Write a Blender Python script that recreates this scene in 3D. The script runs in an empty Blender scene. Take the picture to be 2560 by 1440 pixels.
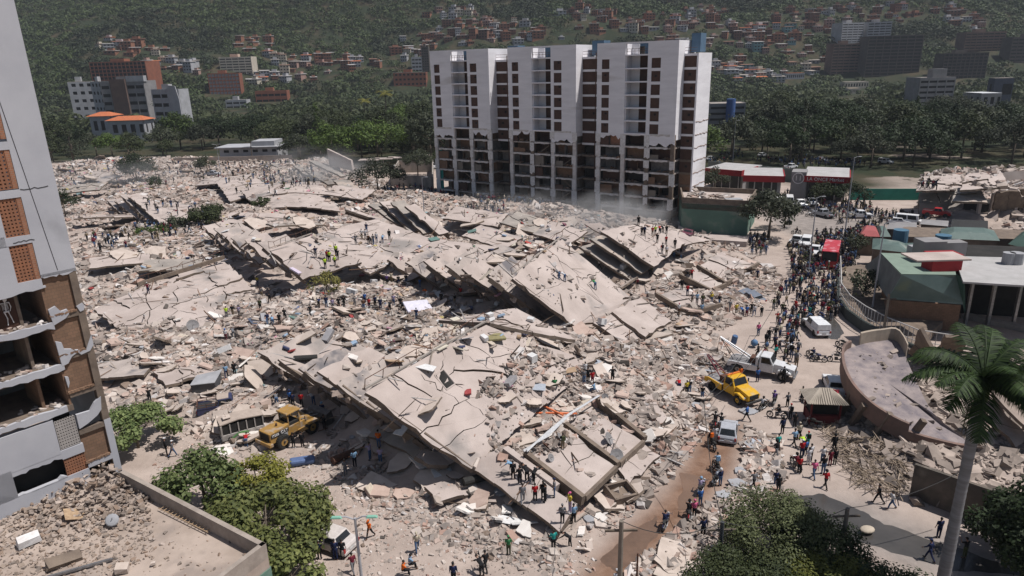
import bpy, math, random
import numpy as np
from mathutils import Vector, Matrix, Euler
from mathutils.bvhtree import BVHTree
R=math.radians; PI=math.pi
S=bpy.context.scene; C=S.collection
random.seed(7); NR=np.random.RandomState(11)
# ---------------- camera, world, sun, exposure ----------------
F=1707.; PITCH=R(17.9); ROLL=R(1.5); H=28.6
cd=bpy.data.cameras.new('camera'); cam=bpy.data.objects.new('camera',cd); C.objects.link(cam)
cd.sensor_width=36; cd.lens=36*F/2560; cd.clip_start=.5; cd.clip_end=6000
cam.matrix_world=Matrix.Translation((0,0,H))@Matrix.Rotation(PI/2-PITCH,4,'X')@Matrix.Rotation(-ROLL,4,'Z')
S.camera=cam
SUN_AZ,SUN_EL=R(-6),R(64)
w=bpy.data.worlds.new('World'); S.world=w; w.use_nodes=True
wn=w.node_tree.nodes; wl=w.node_tree.links
sky=wn.new('ShaderNodeTexSky'); sky.sky_type='NISHITA'; sky.sun_disc=False
sky.sun_elevation=SUN_EL; sky.sun_rotation=PI/2-SUN_AZ; sky.dust_density=1.2
wl.new(sky.outputs[0],wn['Background'].inputs[0]); wn['Background'].inputs[1].default_value=.058
sd=bpy.data.lights.new('sun','SUN'); sd.energy=4.8; sd.angle=R(.5); sd.color=(1,.965,.93)
so=bpy.data.objects.new('sun',sd); C.objects.link(so)
sv=Vector((math.cos(SUN_EL)*math.cos(SUN_AZ),math.cos(SUN_EL)*math.sin(SUN_AZ),math.sin(SUN_EL)))
so.rotation_euler=sv.to_track_quat('Z','Y').to_euler(); so.location=(60,40,200)
vs=S.view_settings; vs.view_transform='Standard'; vs.look='None'; vs.gamma=1; vs.exposure=.15
S.cycles.max_bounces=5; S.cycles.diffuse_bounces=2; S.cycles.glossy_bounces=2; S.cycles.transparent_max_bounces=6; S.cycles.volume_bounces=0
# ---------------- survey helpers (photo pixel -> place) ----------------
def ray(px,py):
    u=(px-1280)/F; v=(720-py)/F; c,s=math.cos(ROLL),math.sin(ROLL)
    u2=c*u+s*v; v2=-s*u+c*v; cp,sp=math.cos(PITCH),math.sin(PITCH)
    return Vector((u2,cp+sp*v2,-sp+cp*v2))
def G(px,py,z=0):
    r=ray(px,py); t=(z-H)/r.z; return Vector((r.x*t,r.y*t,z))
def proj(p):
    z=p[2]-H; cp,sp=math.cos(PITCH),math.sin(PITCH)
    d=p[1]*cp-z*sp; v2=(p[1]*sp+z*cp)/d; u2=p[0]/d; c,s=math.cos(ROLL),math.sin(ROLL)
    return 1280+(c*u2-s*v2)*F, 720-(s*u2+c*v2)*F, d
def inpoly(px,py,poly):
    n=len(poly); r=np.zeros(np.shape(px),bool); j=n-1
    for i in range(n):
        xi,yi=poly[i][0],poly[i][1]; xj,yj=poly[j][0],poly[j][1]
        r^=((yi>py)!=(yj>py))&(px<(xj-xi)*(py-yi)/((yj-yi) or 1e-9)+xi); j=i
    return r
def _h(i,j,s):
    n=(i.astype(np.int64)*374761393+j.astype(np.int64)*668265263+s*974634777)&0x7fffffff
    n=((n^(n>>13))*1274126177)&0x7fffffff
    return ((n^(n>>16))&0xffff)/65535.
def vn(x,y,s=0):
    x=np.asarray(x,float); y=np.asarray(y,float); i=np.floor(x).astype(np.int64); j=np.floor(y).astype(np.int64)
    f=x-i; g=y-j; f=f*f*(3-2*f); g=g*g*(3-2*g)
    return (_h(i,j,s)*(1-f)+_h(i+1,j,s)*f)*(1-g)+(_h(i,j+1,s)*(1-f)+_h(i+1,j+1,s)*f)*g
def fbm(x,y,o=4,s=0):
    t=0;a=.5
    for k in range(o): t=t+a*vn(x*2**k,y*2**k,s+k); a*=.5
    return t/(1-.5**o)*2-1
# ---------------- materials ----------------
MATS={}
def lin(c): return tuple(((x/12.92) if x<=.04045 else ((x+.055)/1.055)**2.4) for x in c)
def mat(name,c1,c2=None,rough=.9,sc=.6,det=6,bump=0,bsc=8,island=0,metal=0,c3=None,sc3=.08,th3=.55,spec=.3,stretch=None,coord='Object'):
    """procedural: two tones mixed by noise, optional third tone in large patches, per-island variation"""
    if name in MATS: return MATS[name]
    m=bpy.data.materials.new(name); m.use_nodes=True; nt=m.node_tree; N=nt.nodes; L=nt.links
    b=N['Principled BSDF']; b.inputs['Roughness'].default_value=rough; b.inputs['Metallic'].default_value=metal
    b.inputs['Specular IOR Level'].default_value=spec
    geo=N.new('ShaderNodeNewGeometry')
    if coord=='Position': co=geo.outputs['Position']
    else: co=N.new('ShaderNodeTexCoord').outputs['Object']
    if stretch:
        mp=N.new('ShaderNodeMapping'); mp.inputs['Scale'].default_value=stretch; L.new(co,mp.inputs[0]); co=mp.outputs[0]
    c2=c2 or tuple(x*.8 for x in c1)
    n1=N.new('ShaderNodeTexNoise'); n1.inputs['Scale'].default_value=sc; n1.inputs['Detail'].default_value=det; n1.inputs['Roughness'].default_value=.62
    L.new(co,n1.inputs['Vector'])
    r=N.new('ShaderNodeValToRGB'); r.color_ramp.elements[0].position=.36; r.color_ramp.elements[1].position=.64
    r.color_ramp.elements[0].color=(*c2,1); r.color_ramp.elements[1].color=(*c1,1); L.new(n1.outputs['Fac'],r.inputs[0])
    col=r.outputs[0]
    if c3:
        n3=N.new('ShaderNodeTexNoise'); n3.inputs['Scale'].default_value=sc3; n3.inputs['Detail'].default_value=5; L.new(co,n3.inputs['Vector'])
        r3=N.new('ShaderNodeValToRGB'); r3.color_ramp.elements[0].position=th3; r3.color_ramp.elements[1].position=th3+.1
        L.new(n3.outputs['Fac'],r3.inputs[0]); mx=N.new('ShaderNodeMixRGB'); L.new(r3.outputs[0],mx.inputs[0]); L.new(col,mx.inputs[1]); mx.inputs[2].default_value=(*c3,1); col=mx.outputs[0]
    if island:
        hs=N.new('ShaderNodeHueSaturation'); L.new(col,hs.inputs['Color'])
        mr=N.new('ShaderNodeMapRange'); mr.inputs['To Min'].default_value=1-island; mr.inputs['To Max'].default_value=1+island
        L.new(geo.outputs['Random Per Island'],mr.inputs[0]); L.new(mr.outputs[0],hs.inputs['Value']); col=hs.outputs[0]
    L.new(col,b.inputs['Base Color'])
    if bump:
        nb=N.new('ShaderNodeTexNoise'); nb.inputs['Scale'].default_value=bsc; nb.inputs['Detail'].default_value=4; L.new(co,nb.inputs['Vector'])
        bp=N.new('ShaderNodeBump'); bp.inputs['Strength'].default_value=bump; bp.inputs['Distance'].default_value=.05; L.new(nb.outputs['Fac'],bp.inputs['Height']); L.new(bp.outputs[0],b.inputs['Normal'])
    MATS[name]=m; return m
def ramp_mat(name,cols,rough=.9,src='island',pos=None,bump=0):
    """many constant tones picked per loose piece"""
    if name in MATS: return MATS[name]
    m=bpy.data.materials.new(name); m.use_nodes=True; nt=m.node_tree; N=nt.nodes; L=nt.links; b=N['Principled BSDF']
    b.inputs['Roughness'].default_value=rough; b.inputs['Specular IOR Level'].default_value=.25
    geo=N.new('ShaderNodeNewGeometry'); r=N.new('ShaderNodeValToRGB'); cr=r.color_ramp; cr.interpolation='CONSTANT'
    n=len(cols); pos=pos or [i/n for i in range(n)]
    cr.elements[0].position=pos[0]; cr.elements[0].color=(*cols[0],1); cr.elements[1].position=pos[1]; cr.elements[1].color=(*cols[1],1)
    for i in range(2,n): e=cr.elements.new(pos[i]); e.color=(*cols[i],1)
    if src=='island': L.new(geo.outputs['Random Per Island'],r.inputs[0])
    else:
        oi=N.new('ShaderNodeObjectInfo'); L.new(oi.outputs['Random'],r.inputs[0])
    nz=N.new('ShaderNodeTexNoise'); nz.inputs['Scale'].default_value=2.5; nz.inputs['Detail'].default_value=5; L.new(geo.outputs['Position'],nz.inputs['Vector'])
    mr=N.new('ShaderNodeMapRange'); mr.inputs['To Min'].default_value=.72; mr.inputs['To Max'].default_value=1.25; L.new(nz.outputs['Fac'],mr.inputs[0])
    n9=N.new('ShaderNodeTexNoise'); n9.inputs['Scale'].default_value=.16; n9.inputs['Detail'].default_value=4; L.new(geo.outputs['Position'],n9.inputs['Vector']); m9=N.new('ShaderNodeMapRange'); m9.inputs['From Min'].default_value=.35; m9.inputs['From Max'].default_value=.65; m9.inputs['To Min'].default_value=.68; m9.inputs['To Max'].default_value=1.06; L.new(n9.outputs['Fac'],m9.inputs[0]); q9=N.new('ShaderNodeMath'); q9.operation='MULTIPLY'; L.new(mr.outputs[0],q9.inputs[0]); L.new(m9.outputs[0],q9.inputs[1])
    hs=N.new('ShaderNodeHueSaturation'); L.new(r.outputs[0],hs.inputs['Color']); L.new(q9.outputs[0],hs.inputs['Value']); L.new(hs.outputs[0],b.inputs['Base Color'])
    MATS[name]=m; return m
def brickmat(name,c1,c2,mortar,scale,rough=.9,bump=.3,w=.5,h=.25,msize=.02):
    if name in MATS: return MATS[name]
    m=bpy.data.materials.new(name); m.use_nodes=True; nt=m.node_tree; N=nt.nodes; L=nt.links; b=N['Principled BSDF']; b.inputs['Roughness'].default_value=rough
    tc=N.new('ShaderNodeTexCoord'); sp=N.new('ShaderNodeSeparateXYZ'); L.new(tc.outputs['Object'],sp.inputs[0])
    ad=N.new('ShaderNodeMath'); ad.operation='ADD'; L.new(sp.outputs[0],ad.inputs[0]); L.new(sp.outputs[1],ad.inputs[1])
    cb=N.new('ShaderNodeCombineXYZ'); L.new(ad.outputs[0],cb.inputs[0]); L.new(sp.outputs[2],cb.inputs[1])
    t=N.new('ShaderNodeTexBrick'); L.new(cb.outputs[0],t.inputs['Vector']); t.inputs['Color1'].default_value=(*c1,1); t.inputs['Color2'].default_value=(*c2,1); t.inputs['Mortar'].default_value=(*mortar,1)
    t.inputs['Scale'].default_value=scale; t.inputs['Brick Width'].default_value=w; t.inputs['Row Height'].default_value=h; t.inputs['Mortar Size'].default_value=msize
    nz=N.new('ShaderNodeTexNoise'); nz.inputs['Scale'].default_value=1.3; nz.inputs['Detail'].default_value=6; L.new(tc.outputs['Object'],nz.inputs['Vector'])
    mr=N.new('ShaderNodeMapRange'); mr.inputs['To Min'].default_value=.65; mr.inputs['To Max'].default_value=1.35; L.new(nz.outputs['Fac'],mr.inputs[0])
    hs=N.new('ShaderNodeHueSaturation'); L.new(t.outputs['Color'],hs.inputs['Color']); L.new(mr.outputs[0],hs.inputs['Value']); L.new(hs.outputs[0],b.inputs['Base Color'])
    MATS[name]=m; return m
CON=mat('dusty_concrete',(.455,.385,.35),(.36,.30,.27),sc=.35,bump=.25,c3=(.24,.215,.20),sc3=.16,th3=.6,coord='Position')
CON2=mat('grey_concrete',(.34,.30,.265),(.23,.205,.185),sc=.5,bump=.3,c3=(.40,.33,.28),sc3=.3,coord='Position')
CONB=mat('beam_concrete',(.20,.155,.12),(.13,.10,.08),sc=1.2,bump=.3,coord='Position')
FLOORM=mat('stained_floor_deck',(.42,.36,.325),(.31,.265,.24),sc=.4,bump=.25,c3=(.15,.14,.145),sc3=.3,th3=.56,coord='Position')
WHITE=mat('white_paint',(.80,.78,.80),(.70,.68,.70),sc=.4,rough=.75,c3=(.58,.55,.54),sc3=.15,th3=.6,stretch=(.4,.4,2.2))
WHITE2=mat('white_plaster',(.72,.70,.69),(.55,.52,.5),sc=2.5,rough=.85)
WPLAIN=mat('white_gloss',(.75,.75,.76),(.68,.68,.7),sc=3,rough=.35,spec=.5)
SCREEN=brickmat('brown_block',(.115,.055,.040),(.09,.045,.033),(.05,.028,.02),3.2,w=.5,h=.5,msize=.09)
BRICK=brickmat('red_brick',(.30,.125,.065),(.24,.10,.055),(.26,.19,.14),2.2)
BRICKB=brickmat('brown_clay_block',(.21,.12,.075),(.17,.10,.062),(.13,.085,.055),2.1,w=.6,h=.42,msize=.03)
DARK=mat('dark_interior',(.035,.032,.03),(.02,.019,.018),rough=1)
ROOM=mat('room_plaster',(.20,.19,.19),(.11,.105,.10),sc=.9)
GLASS=mat('dark_glass',(.025,.028,.032),(.018,.02,.022),rough=.2,spec=.35,sc=.5)
STEEL=mat('steel',(.35,.35,.36),(.24,.24,.25),rough=.4,metal=.7,sc=4)
RUST=mat('rusty_steel',(.12,.055,.035),(.07,.04,.03),rough=.85,sc=6)
BLACK=mat('black_rubber',(.022,.022,.022),(.03,.028,.026),rough=.8,sc=6)
GREENW=mat('green_wall',(.12,.21,.165),(.10,.17,.135),rough=.85,sc=.4,c3=(.2,.24,.2),sc3=.4)
GREENR=mat('green_roof',(.10,.145,.13),(.075,.11,.10),rough=.6,sc=.5,c3=(.25,.27,.24),sc3=.3)
BARK=mat('bark',(.16,.13,.10),(.09,.07,.055),sc=3,bump=.5)
WOOD=mat('raw_wood',(.42,.30,.19),(.28,.19,.12),sc=4)
def paint(name,c,rough=.4,metal=0): return mat(name,c,tuple(x*.82 for x in c),rough=rough,sc=3,spec=.5,metal=metal)
# ---------------- mesh building ----------------
class MB:
    def __init__(s): s.v=[]; s.f=[]; s.m=[]
    def add(s,vs,fs,mi=0):
        o=len(s.v); s.v+= [tuple(v) for v in vs]; s.f+=[tuple(o+i for i in f) for f in fs]; s.m+=[mi]*len(fs); return s
    def hexa(s,p,mi=0): # 8 pts: bottom 0-3, top 4-7
        return s.add(p,[(0,3,2,1),(4,5,6,7),(0,1,5,4),(1,2,6,5),(2,3,7,6),(3,0,4,7)],mi)
    def box(s,x0,x1,y0,y1,z0,z1,mi=0):
        return s.hexa([(x0,y0,z0),(x1,y0,z0),(x1,y1,z0),(x0,y1,z0),(x0,y0,z1),(x1,y0,z1),(x1,y1,z1),(x0,y1,z1)],mi)
    def obox(s,c,size,rot=(0,0,0),mi=0,taper=1,jit=0):
        M=Euler(rot).to_matrix(); c=Vector(c); a,b,h=size[0]/2,size[1]/2,size[2]/2; P=[]
        for z in (-h,h):
            k=taper if z>0 else 1
            for x,y in ((-a,-b),(a,-b),(a,b),(-a,b)):
                v=Vector((x*k,y*k,z))
                if jit: v=Vector((v.x*(1+random.uniform(-jit,jit)),v.y*(1+random.uniform(-jit,jit)),v.z*(1+random.uniform(-jit,jit))))
                P.append(c+M@v)
        return s.hexa(P,mi)
    def tube(s,pts,r,n=8,mi=0,cap=True,sy=1):
        pts=[Vector(p) for p in pts]; rs=r if isinstance(r,(list,tuple)) else [r]*len(pts); o=len(s.v); ref=None
        for i,p in enumerate(pts):
            t=(pts[min(i+1,len(pts)-1)]-pts[max(i-1,0)])
            t=t.normalized() if t.length>1e-9 else Vector((0,0,1))
            if ref is None: ref=Vector((1,0,0)) if abs(t.x)<.8 else Vector((0,1,0))
            a=(ref-t*ref.dot(t)).normalized(); b=t.cross(a); ref=a
            for k in range(n):
                an=2*PI*k/n; s.v.append(tuple(p+a*(rs[i]*math.cos(an))+b*(rs[i]*sy*math.sin(an))))
        for i in range(len(pts)-1):
            for k in range(n):
                s.f.append((o+i*n+k,o+i*n+(k+1)%n,o+(i+1)*n+(k+1)%n,o+(i+1)*n+k)); s.m.append(mi)
        if cap:
            s.f.append(tuple(o+k for k in range(n))[::-1]); s.m.append(mi); q=o+(len(pts)-1)*n; s.f.append(tuple(q+k for k in range(n))); s.m.append(mi)
        return s
    def ball(s,c,r,nu=8,nv=6,mi=0):
        r=(r,r,r) if not isinstance(r,(tuple,list)) else r; o=len(s.v); V=[(c[0],c[1],c[2]-r[2])]
        for j in range(1,nv):
            a=PI*j/nv
            for i in range(nu): b=2*PI*i/nu; V.append((c[0]+r[0]*math.sin(a)*math.cos(b),c[1]+r[1]*math.sin(a)*math.sin(b),c[2]-r[2]*math.cos(a)))
        V.append((c[0],c[1],c[2]+r[2])); Fc=[]
        for i in range(nu): Fc.append((0,1+(i+1)%nu,1+i)); Fc.append((len(V)-1,1+(nv-2)*nu+i,1+(nv-2)*nu+(i+1)%nu))
        for j in range(nv-2):
            for i in range(nu): Fc.append((1+j*nu+i,1+j*nu+(i+1)%nu,1+(j+1)*nu+(i+1)%nu,1+(j+1)*nu+i))
        return s.add(V,Fc,mi)
    def ext(s,poly,off,mi=0): # polygon of 3d points extruded by vector off
        n=len(poly); off=Vector(off); P=[Vector(p) for p in poly]; V=P+[p+off for p in P]
        return s.add(V,[tuple(range(n))[::-1],tuple(range(n,2*n))]+[(i,(i+1)%n,n+(i+1)%n,n+i) for i in range(n)],mi)
    def side(s,prof,x0,x1,mi=0): # profile in (y,z) across x
        return s.ext([(x0,y,z) for y,z in prof],(x1-x0,0,0),mi)
    def wheel(s,c,r,wd,mt=0,mr=1,n=18):
        x,y,z=c; pr=[(-wd/2,r*.55),(-wd/2,r*.9),(-wd*.36,r),(wd*.36,r),(wd/2,r*.9),(wd/2,r*.55)]; o=len(s.v)
        for k in range(n):
            a=2*PI*k/n
            for (u,q) in pr: s.v.append((x+u,y+q*math.cos(a),z+q*math.sin(a)))
        m=len(pr)
        for k in range(n):
            for j in range(m-1): s.f.append((o+k*m+j,o+((k+1)%n)*m+j,o+((k+1)%n)*m+j+1,o+k*m+j+1)); s.m.append(mt)
        s.tube([(x-wd*.38,y,z),(x+wd*.38,y,z)],r*.56,n,mr); s.tube([(x-wd*.5,y,z),(x+wd*.5,y,z)],r*.16,8,mt)
        return s
    def build(s,name,mats,parent=None,smooth=False,bevel=0,loc=None,rot=None):
        me=bpy.data.meshes.new(name); me.from_pydata(s.v,[],s.f)
        if not isinstance(mats,(list,tuple)): mats=[mats]
        for m in mats: me.materials.append(m)
        if len(mats)>1: me.polygons.foreach_set('material_index',s.m)
        if smooth: me.polygons.foreach_set('use_smooth',[True]*len(s.f))
        me.update(); o=bpy.data.objects.new(name,me); C.objects.link(o)
        if parent: o.parent=parent
        if loc is not None: o.location=loc
        if rot is not None: o.rotation_euler=rot if hasattr(rot,'__len__') else (0,0,rot)
        if bevel:
            b=o.modifiers.new('edge','BEVEL'); b.width=bevel; b.segments=2; b.limit_method='ANGLE'; b.angle_limit=R(35)
        return o
def npmesh(name,V,Fq,mats,parent=None,smooth=False):
    me=bpy.data.meshes.new(name); V=np.asarray(V,np.float32); Fq=np.asarray(Fq,np.int32); k=Fq.shape[1]
    me.vertices.add(len(V)); me.vertices.foreach_set('co',V.ravel()); me.loops.add(Fq.size); me.loops.foreach_set('vertex_index',Fq.ravel())
    me.polygons.add(len(Fq)); me.polygons.foreach_set('loop_start',np.arange(len(Fq),dtype=np.int32)*k)
    for m in (mats if isinstance(mats,(list,tuple)) else [mats]): me.materials.append(m)
    me.polygons.foreach_set('use_smooth',np.full(len(Fq),bool(smooth)))
    me.update(calc_edges=True); o=bpy.data.objects.new(name,me); C.objects.link(o)
    if parent: o.parent=parent
    return o
def thing(name,label,cat,loc=(0,0,0),rz=0,group=None,rot=None):
    o=bpy.data.objects.new(name,None); C.objects.link(o); o.location=loc; o.rotation_euler=rot or (0,0,rz); o.empty_display_size=.3
    o['label']=label; o['category']=cat
    if group: o['group']=group
    return o
def tag(o,label=None,cat=None,group=None,kind=None):
    if label: o['label']=label
    if cat: o['category']=cat
    if group: o['group']=group
    if kind: o['kind']=kind
    return o
KIDS={}
def kids(o): return [c for c in KIDS.get(o.name,[])]
def proto(root,*ch):
    KIDS[root.name]=list(ch); return root
def copy_tree(o,loc=None,rz=None,colors=None,scale=None,pick=None):
    r=o.copy(); C.objects.link(r)
    if loc is not None: r.location=loc
    if rz is not None: r.rotation_euler=(0,0,rz)
    if scale: r.scale=(scale,)*3
    if colors: recol(r,o,colors)
    for c in kids(o):
        if pick and not pick(c): continue
        d=c.copy(); C.objects.link(d); d.parent=r
        if colors: recol(d,c,colors)
        for g in kids(c): e=g.copy(); C.objects.link(e); e.parent=d
    return r
def recol(d,src,colors):
    k=src.name.split('.')[0]
    if k in colors and d.type=='MESH':
        d.material_slots[0].link='OBJECT'; d.material_slots[0].material=colors[k]
# automatic labels that single out repeats by what they stand nearest to
AUTO=[]
def auto(o,desc,cat,group,marks,rel='near'): o['category']=cat; o['group']=group; AUTO.append((o,desc,marks,rel))
ORD=['','second','third','fourth','fifth','sixth','seventh','eighth','ninth','tenth']
def ordn(i):
    if i<10: return ORD[i]
    n=i+1; return str(n)+({1:'st',2:'nd',3:'rd'}.get(n%10,'th') if n%100 not in (11,12,13) else 'th')
def resolve():
    D={}
    for o,desc,marks,rel in AUTO:
        p=o.location; k=min(marks,key=lambda q:(Vector(q[1][:2])-p.xy).length); D.setdefault((desc,k[0]),[]).append((o,(Vector(k[1][:2])-p.xy).length,rel))
    for (desc,lm),L in D.items():
        L.sort(key=lambda t:t[1])
        for i,(o,_,rel) in enumerate(L):
            o['label']=f'{desc} {rel} {lm}' if len(L)==1 else (f'{desc}, closest to {lm}' if i==0 else f'{desc}, {ordn(i)} closest to {lm}')
# ---------------- terrain ----------------
def PP(l,z=0): return [tuple(G(a,b,z)[:2]) for a,b in l]
RUB=PP([(120,640),(120,420),(400,398),(720,398),(900,430),(1060,485),(1400,540),(1690,560),(1900,640),(1965,700),(1905,760),(1800,830),(1835,900),(1770,980),(1795,1040),(1715,1150),(1580,1290),(1430,1400),(1250,1350),(1100,1262),(930,1190),(830,1120),(800,1060),(640,1130),(520,1110),(440,1070),(250,1060),(150,800)])
RUBR=PP([(2290,580),(2300,440),(2620,430),(2700,600)])
RUB2=PP([(1860,1060),(1940,1100),(1960,1200),(1900,1330),(1650,1440),(1560,1440),(1700,1320),(1850,1200)])
RUB3=PP([(2060,1010),(2140,960),(2400,900),(2700,1000),(2700,1300),(2280,1260),(2100,1130)])
MUD=PP([(1400,1480),(1540,1345),(1660,1235),(1725,1130),(1745,1050),(1855,1060),(1835,1180),(1760,1270),(1640,1400),(1600,1480)])
WET=PP([(1960,1225),(2150,1250),(2330,1320),(2560,1400),(2560,1500),(2300,1440),(2150,1370),(1990,1330)])
JUNC=PP([(1930,560),(1900,535),(1960,505),(2440,560),(2440,640),(2150,590),(2080,660),(2000,600)])
VEG=[(-900,255),(-95,250),(-60,222),(-15,205),(60,190),(75,152),(150,168),(400,200),(900,300),(900,1500),(-900,1500)]
def seg_d(x,y,poly):
    d=np.full(np.shape(x),1e9)
    for i in range(len(poly)):
        ax,ay=poly[i-1]; bx,by=poly[i]; vx,vy=bx-ax,by-ay; t=np.clip(((x-ax)*vx+(y-ay)*vy)/(vx*vx+vy*vy),0,1); d=np.minimum(d,np.hypot(x-ax-t*vx,y-ay-t*vy))
    return d
MOUND=[(900,760,1.8,12),(1080,790,1.3,9),(750,830,1.5,8),(1330,980,1.6,9),(1290,860,1.6,8),(450,620,1.5,14),(1250,560,2.2,14),(1480,545,2.5,10),(1330,640,2.2,9),(1000,520,2.5,14),(700,460,2.5,18),(620,560,2,12),(1000,1130,1.2,7),(1450,900,1.5,8),(1560,700,1.3,8),(230,430,2.5,22),(820,430,3,16),(1340,760,1.2,6),(1080,1100,.6,5),(330,900,.9,8)]
MOUND=[(*G(a,b,0)[:2],z,r) for a,b,z,r in MOUND]
def ter(x,y):
    x=np.asarray(x,float); y=np.asarray(y,float)
    ins=inpoly(x,y,RUB)
    e=np.where(ins,np.clip(seg_d(x,y,RUB)/5,0,1),0); e=e*e*(3-2*e)
    m=0
    for (a,b,z,r) in MOUND: m=m+z*np.exp(-((x-a)**2+(y-b)**2)/(2*r*r*.55))
    h=e*(.45+np.minimum(m,3.2)*.85+1.0*fbm(x/5,y/5,4,3)+.3)
    for P,a in ((RUBR,3.0),(RUB3,1.6),(RUB2,.35)):
        i2=inpoly(x,y,P); e2=np.where(i2,np.clip(seg_d(x,y,P)/4,0,1),0); h=h+e2*a*(.6+.5*fbm(x/4,y/4,4,9))
    y0=575+45*fbm(x/260+3,y*0+.5,2,21)-30*np.exp(-((x+430)/200)**2)
    s=np.maximum(0,y-y0+ 0.10*np.abs(x+50)*0)
    hz=.36*s*(1-np.exp(-s/90))*(1+.30*fbm(x/230,y/330,3,5))+np.clip(s/150,0,1)*16*fbm(x/95,y/95,4,6)
    return h+np.maximum(hz,0)
def T(x,y): return float(ter(x,y))
def axis(a,b,c,d,st,g=1.09):
    L=list(np.arange(a,b,st)); s=st; p=b
    while p<d: L.append(p); s*=g; p+=min(s,22 if abs(p)<1000 else 120)
    s=st; p=a-st; M=[]
    while p>c: M.append(p); s*=g; p-=min(s,22 if abs(p)<1000 else 120)
    return np.array(M[::-1]+L)
gx=axis(-75,110,-2600,2600,.8); gy=axis(26,215,-300,3600,.8)
X,Y=np.meshgrid(gx,gy); Z=ter(X.ravel(),Y.ravel()); nx,ny=len(gx),len(gy)
Vt=np.stack([X.ravel(),Y.ravel(),Z],1); idx=np.arange(nx*ny).reshape(ny,nx)
Ft=np.stack([idx[:-1,:-1].ravel(),idx[:-1,1:].ravel(),idx[1:,1:].ravel(),idx[1:,:-1].ravel()],1)
def soft(poly,w): 
    x,y=Vt[:,0],Vt[:,1]; d=seg_d(x,y,poly); i=inpoly(x,y,poly); return np.clip(.5+np.where(i,d,-d)/(2*w),0,1)
mR=np.maximum(soft(JUNC,1.5),soft(WET,1.2)); OUTR=[(128,168),(94,112),(70,78),(52,45),(52,-60),(500,-60),(500,210),(150,175)]; OUTL=[(-125,150),(-95,112),(-70,70),(-70,-60),(-500,-60),(-500,255),(-230,250)]; mG=np.maximum(np.maximum(soft(VEG,6),soft(OUTR,5)),soft(OUTL,5)); mB=soft(MUD,.8)
park=soft(PP([(1760,430),(1900,385),(2200,360),(2560,400),(2600,470),(2250,475),(2170,440),(1900,440)]),4)
grd=bpy.data.materials.new('ground_surface'); grd.use_nodes=True; N=grd.node_tree.nodes; L=grd.node_tree.links
at=N.new('ShaderNodeVertexColor'); at.layer_name='zone'; sp=N.new('ShaderNodeSeparateColor'); L.new(at.outputs[0],sp.inputs[0])
geo=N.new('ShaderNodeNewGeometry')
def nz(sc,a,b,det=8,p0=.35,p1=.65):
    n=N.new('ShaderNodeTexNoise'); n.inputs['Scale'].default_value=sc; n.inputs['Detail'].default_value=det; n.inputs['Roughness'].default_value=.65; L.new(geo.outputs['Position'],n.inputs['Vector'])
    r=N.new('ShaderNodeValToRGB'); r.color_ramp.elements[0].position=p0; r.color_ramp.elements[1].position=p1; r.color_ramp.elements[0].color=(*a,1); r.color_ramp.elements[1].color=(*b,1); L.new(n.outputs['Fac'],r.inputs[0]); return r.outputs[0],n
def mixc(f,a,b,amt=1):
    m=N.new('ShaderNodeMixRGB'); L.new(f,m.inputs[0]); L.new(a,m.inputs[1]); L.new(b,m.inputs[2]); return m.outputs[0]
dust,_=nz(.35,(.31,.25,.215),(.42,.345,.30)); asp,_=nz(.6,(.20,.175,.16),(.30,.26,.235)); mud,_=nz(.9,(.15,.085,.055),(.24,.15,.105)); veg,_=nz(.045,(.022,.030,.014),(.085,.058,.036),10,.45,.78)
c=mixc(sp.outputs[0],dust,asp); c=mixc(sp.outputs[2],c,mud); c=mixc(sp.outputs[1],c,veg); b=N['Principled BSDF']; L.new(c,b.inputs['Base Color']); b.inputs['Roughness'].default_value=.95; b.inputs['Specular IOR Level'].default_value=.2
_,bn=nz(3.5,(0,0,0),(1,1,1)); bp=N.new('ShaderNodeBump'); bp.inputs['Strength'].default_value=.5; bp.inputs['Distance'].default_value=.12; L.new(bn.outputs['Fac'],bp.inputs['Height']); L.new(bp.outputs[0],b.inputs['Normal'])
ground=npmesh('ground',Vt,Ft,grd); tag(ground,'dusty ground with rubble mounds rising to green hills','ground',kind='structure')
col=ground.data.color_attributes.new('zone','FLOAT_COLOR','POINT')
col.data.foreach_set('color',np.stack([np.clip(mR+.0,0,1),mG*(1-.65*park*(fbm(Vt[:,0]/30,Vt[:,1]/30,3,8)>.05)),mB,np.ones(len(mR))],1).ravel().astype(np.float32))
def sheet(name,pts,z,m,label,cat,wob=.1,kind='structure'):
    W=[];n=len(pts)
    for i in range(n):
        a=Vector(G(*pts[i],0)); b2=Vector(G(*pts[(i+1)%n],0))
        for k in range(6):
            p=a.lerp(b2,k/6); W.append((p.x+random.uniform(-wob,wob),p.y+random.uniform(-wob,wob),z))
    o=MB().add(W,[tuple(range(len(W)))[::-1]]).build(name,m)
    if o.data.polygons[0].normal.z<0: o.data.flip_normals()
    return tag(o,label,cat,kind=kind)
WATER=mat('muddy_water',(.20,.125,.085),(.15,.095,.065),rough=.12,spec=.5,sc=.3)
WATERD=mat('dark_wet_asphalt',(.075,.068,.062),(.05,.046,.042),rough=.25,spec=.5,sc=.4)
sheet('puddle',[(1700,1180),(1755,1190),(1760,1230),(1720,1275),(1690,1275),(1705,1225)],.012,WATER,'brown puddle in the muddy track beside the motorcycles','puddle')
sheet('puddle',[(2040,800),(2080,785),(2110,830),(2095,850),(2060,845)],.008,WATERD,'dark puddle beside the white covered pickup','puddle')
sheet('puddle',[(1975,1240),(2060,1235),(2150,1275),(2210,1310),(2330,1350),(2480,1400),(2560,1440),(2380,1425),(2200,1370),(2080,1340),(2000,1290)],.008,WATERD,'long dark wet patch on the road by the perimeter wall','puddle')
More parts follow.
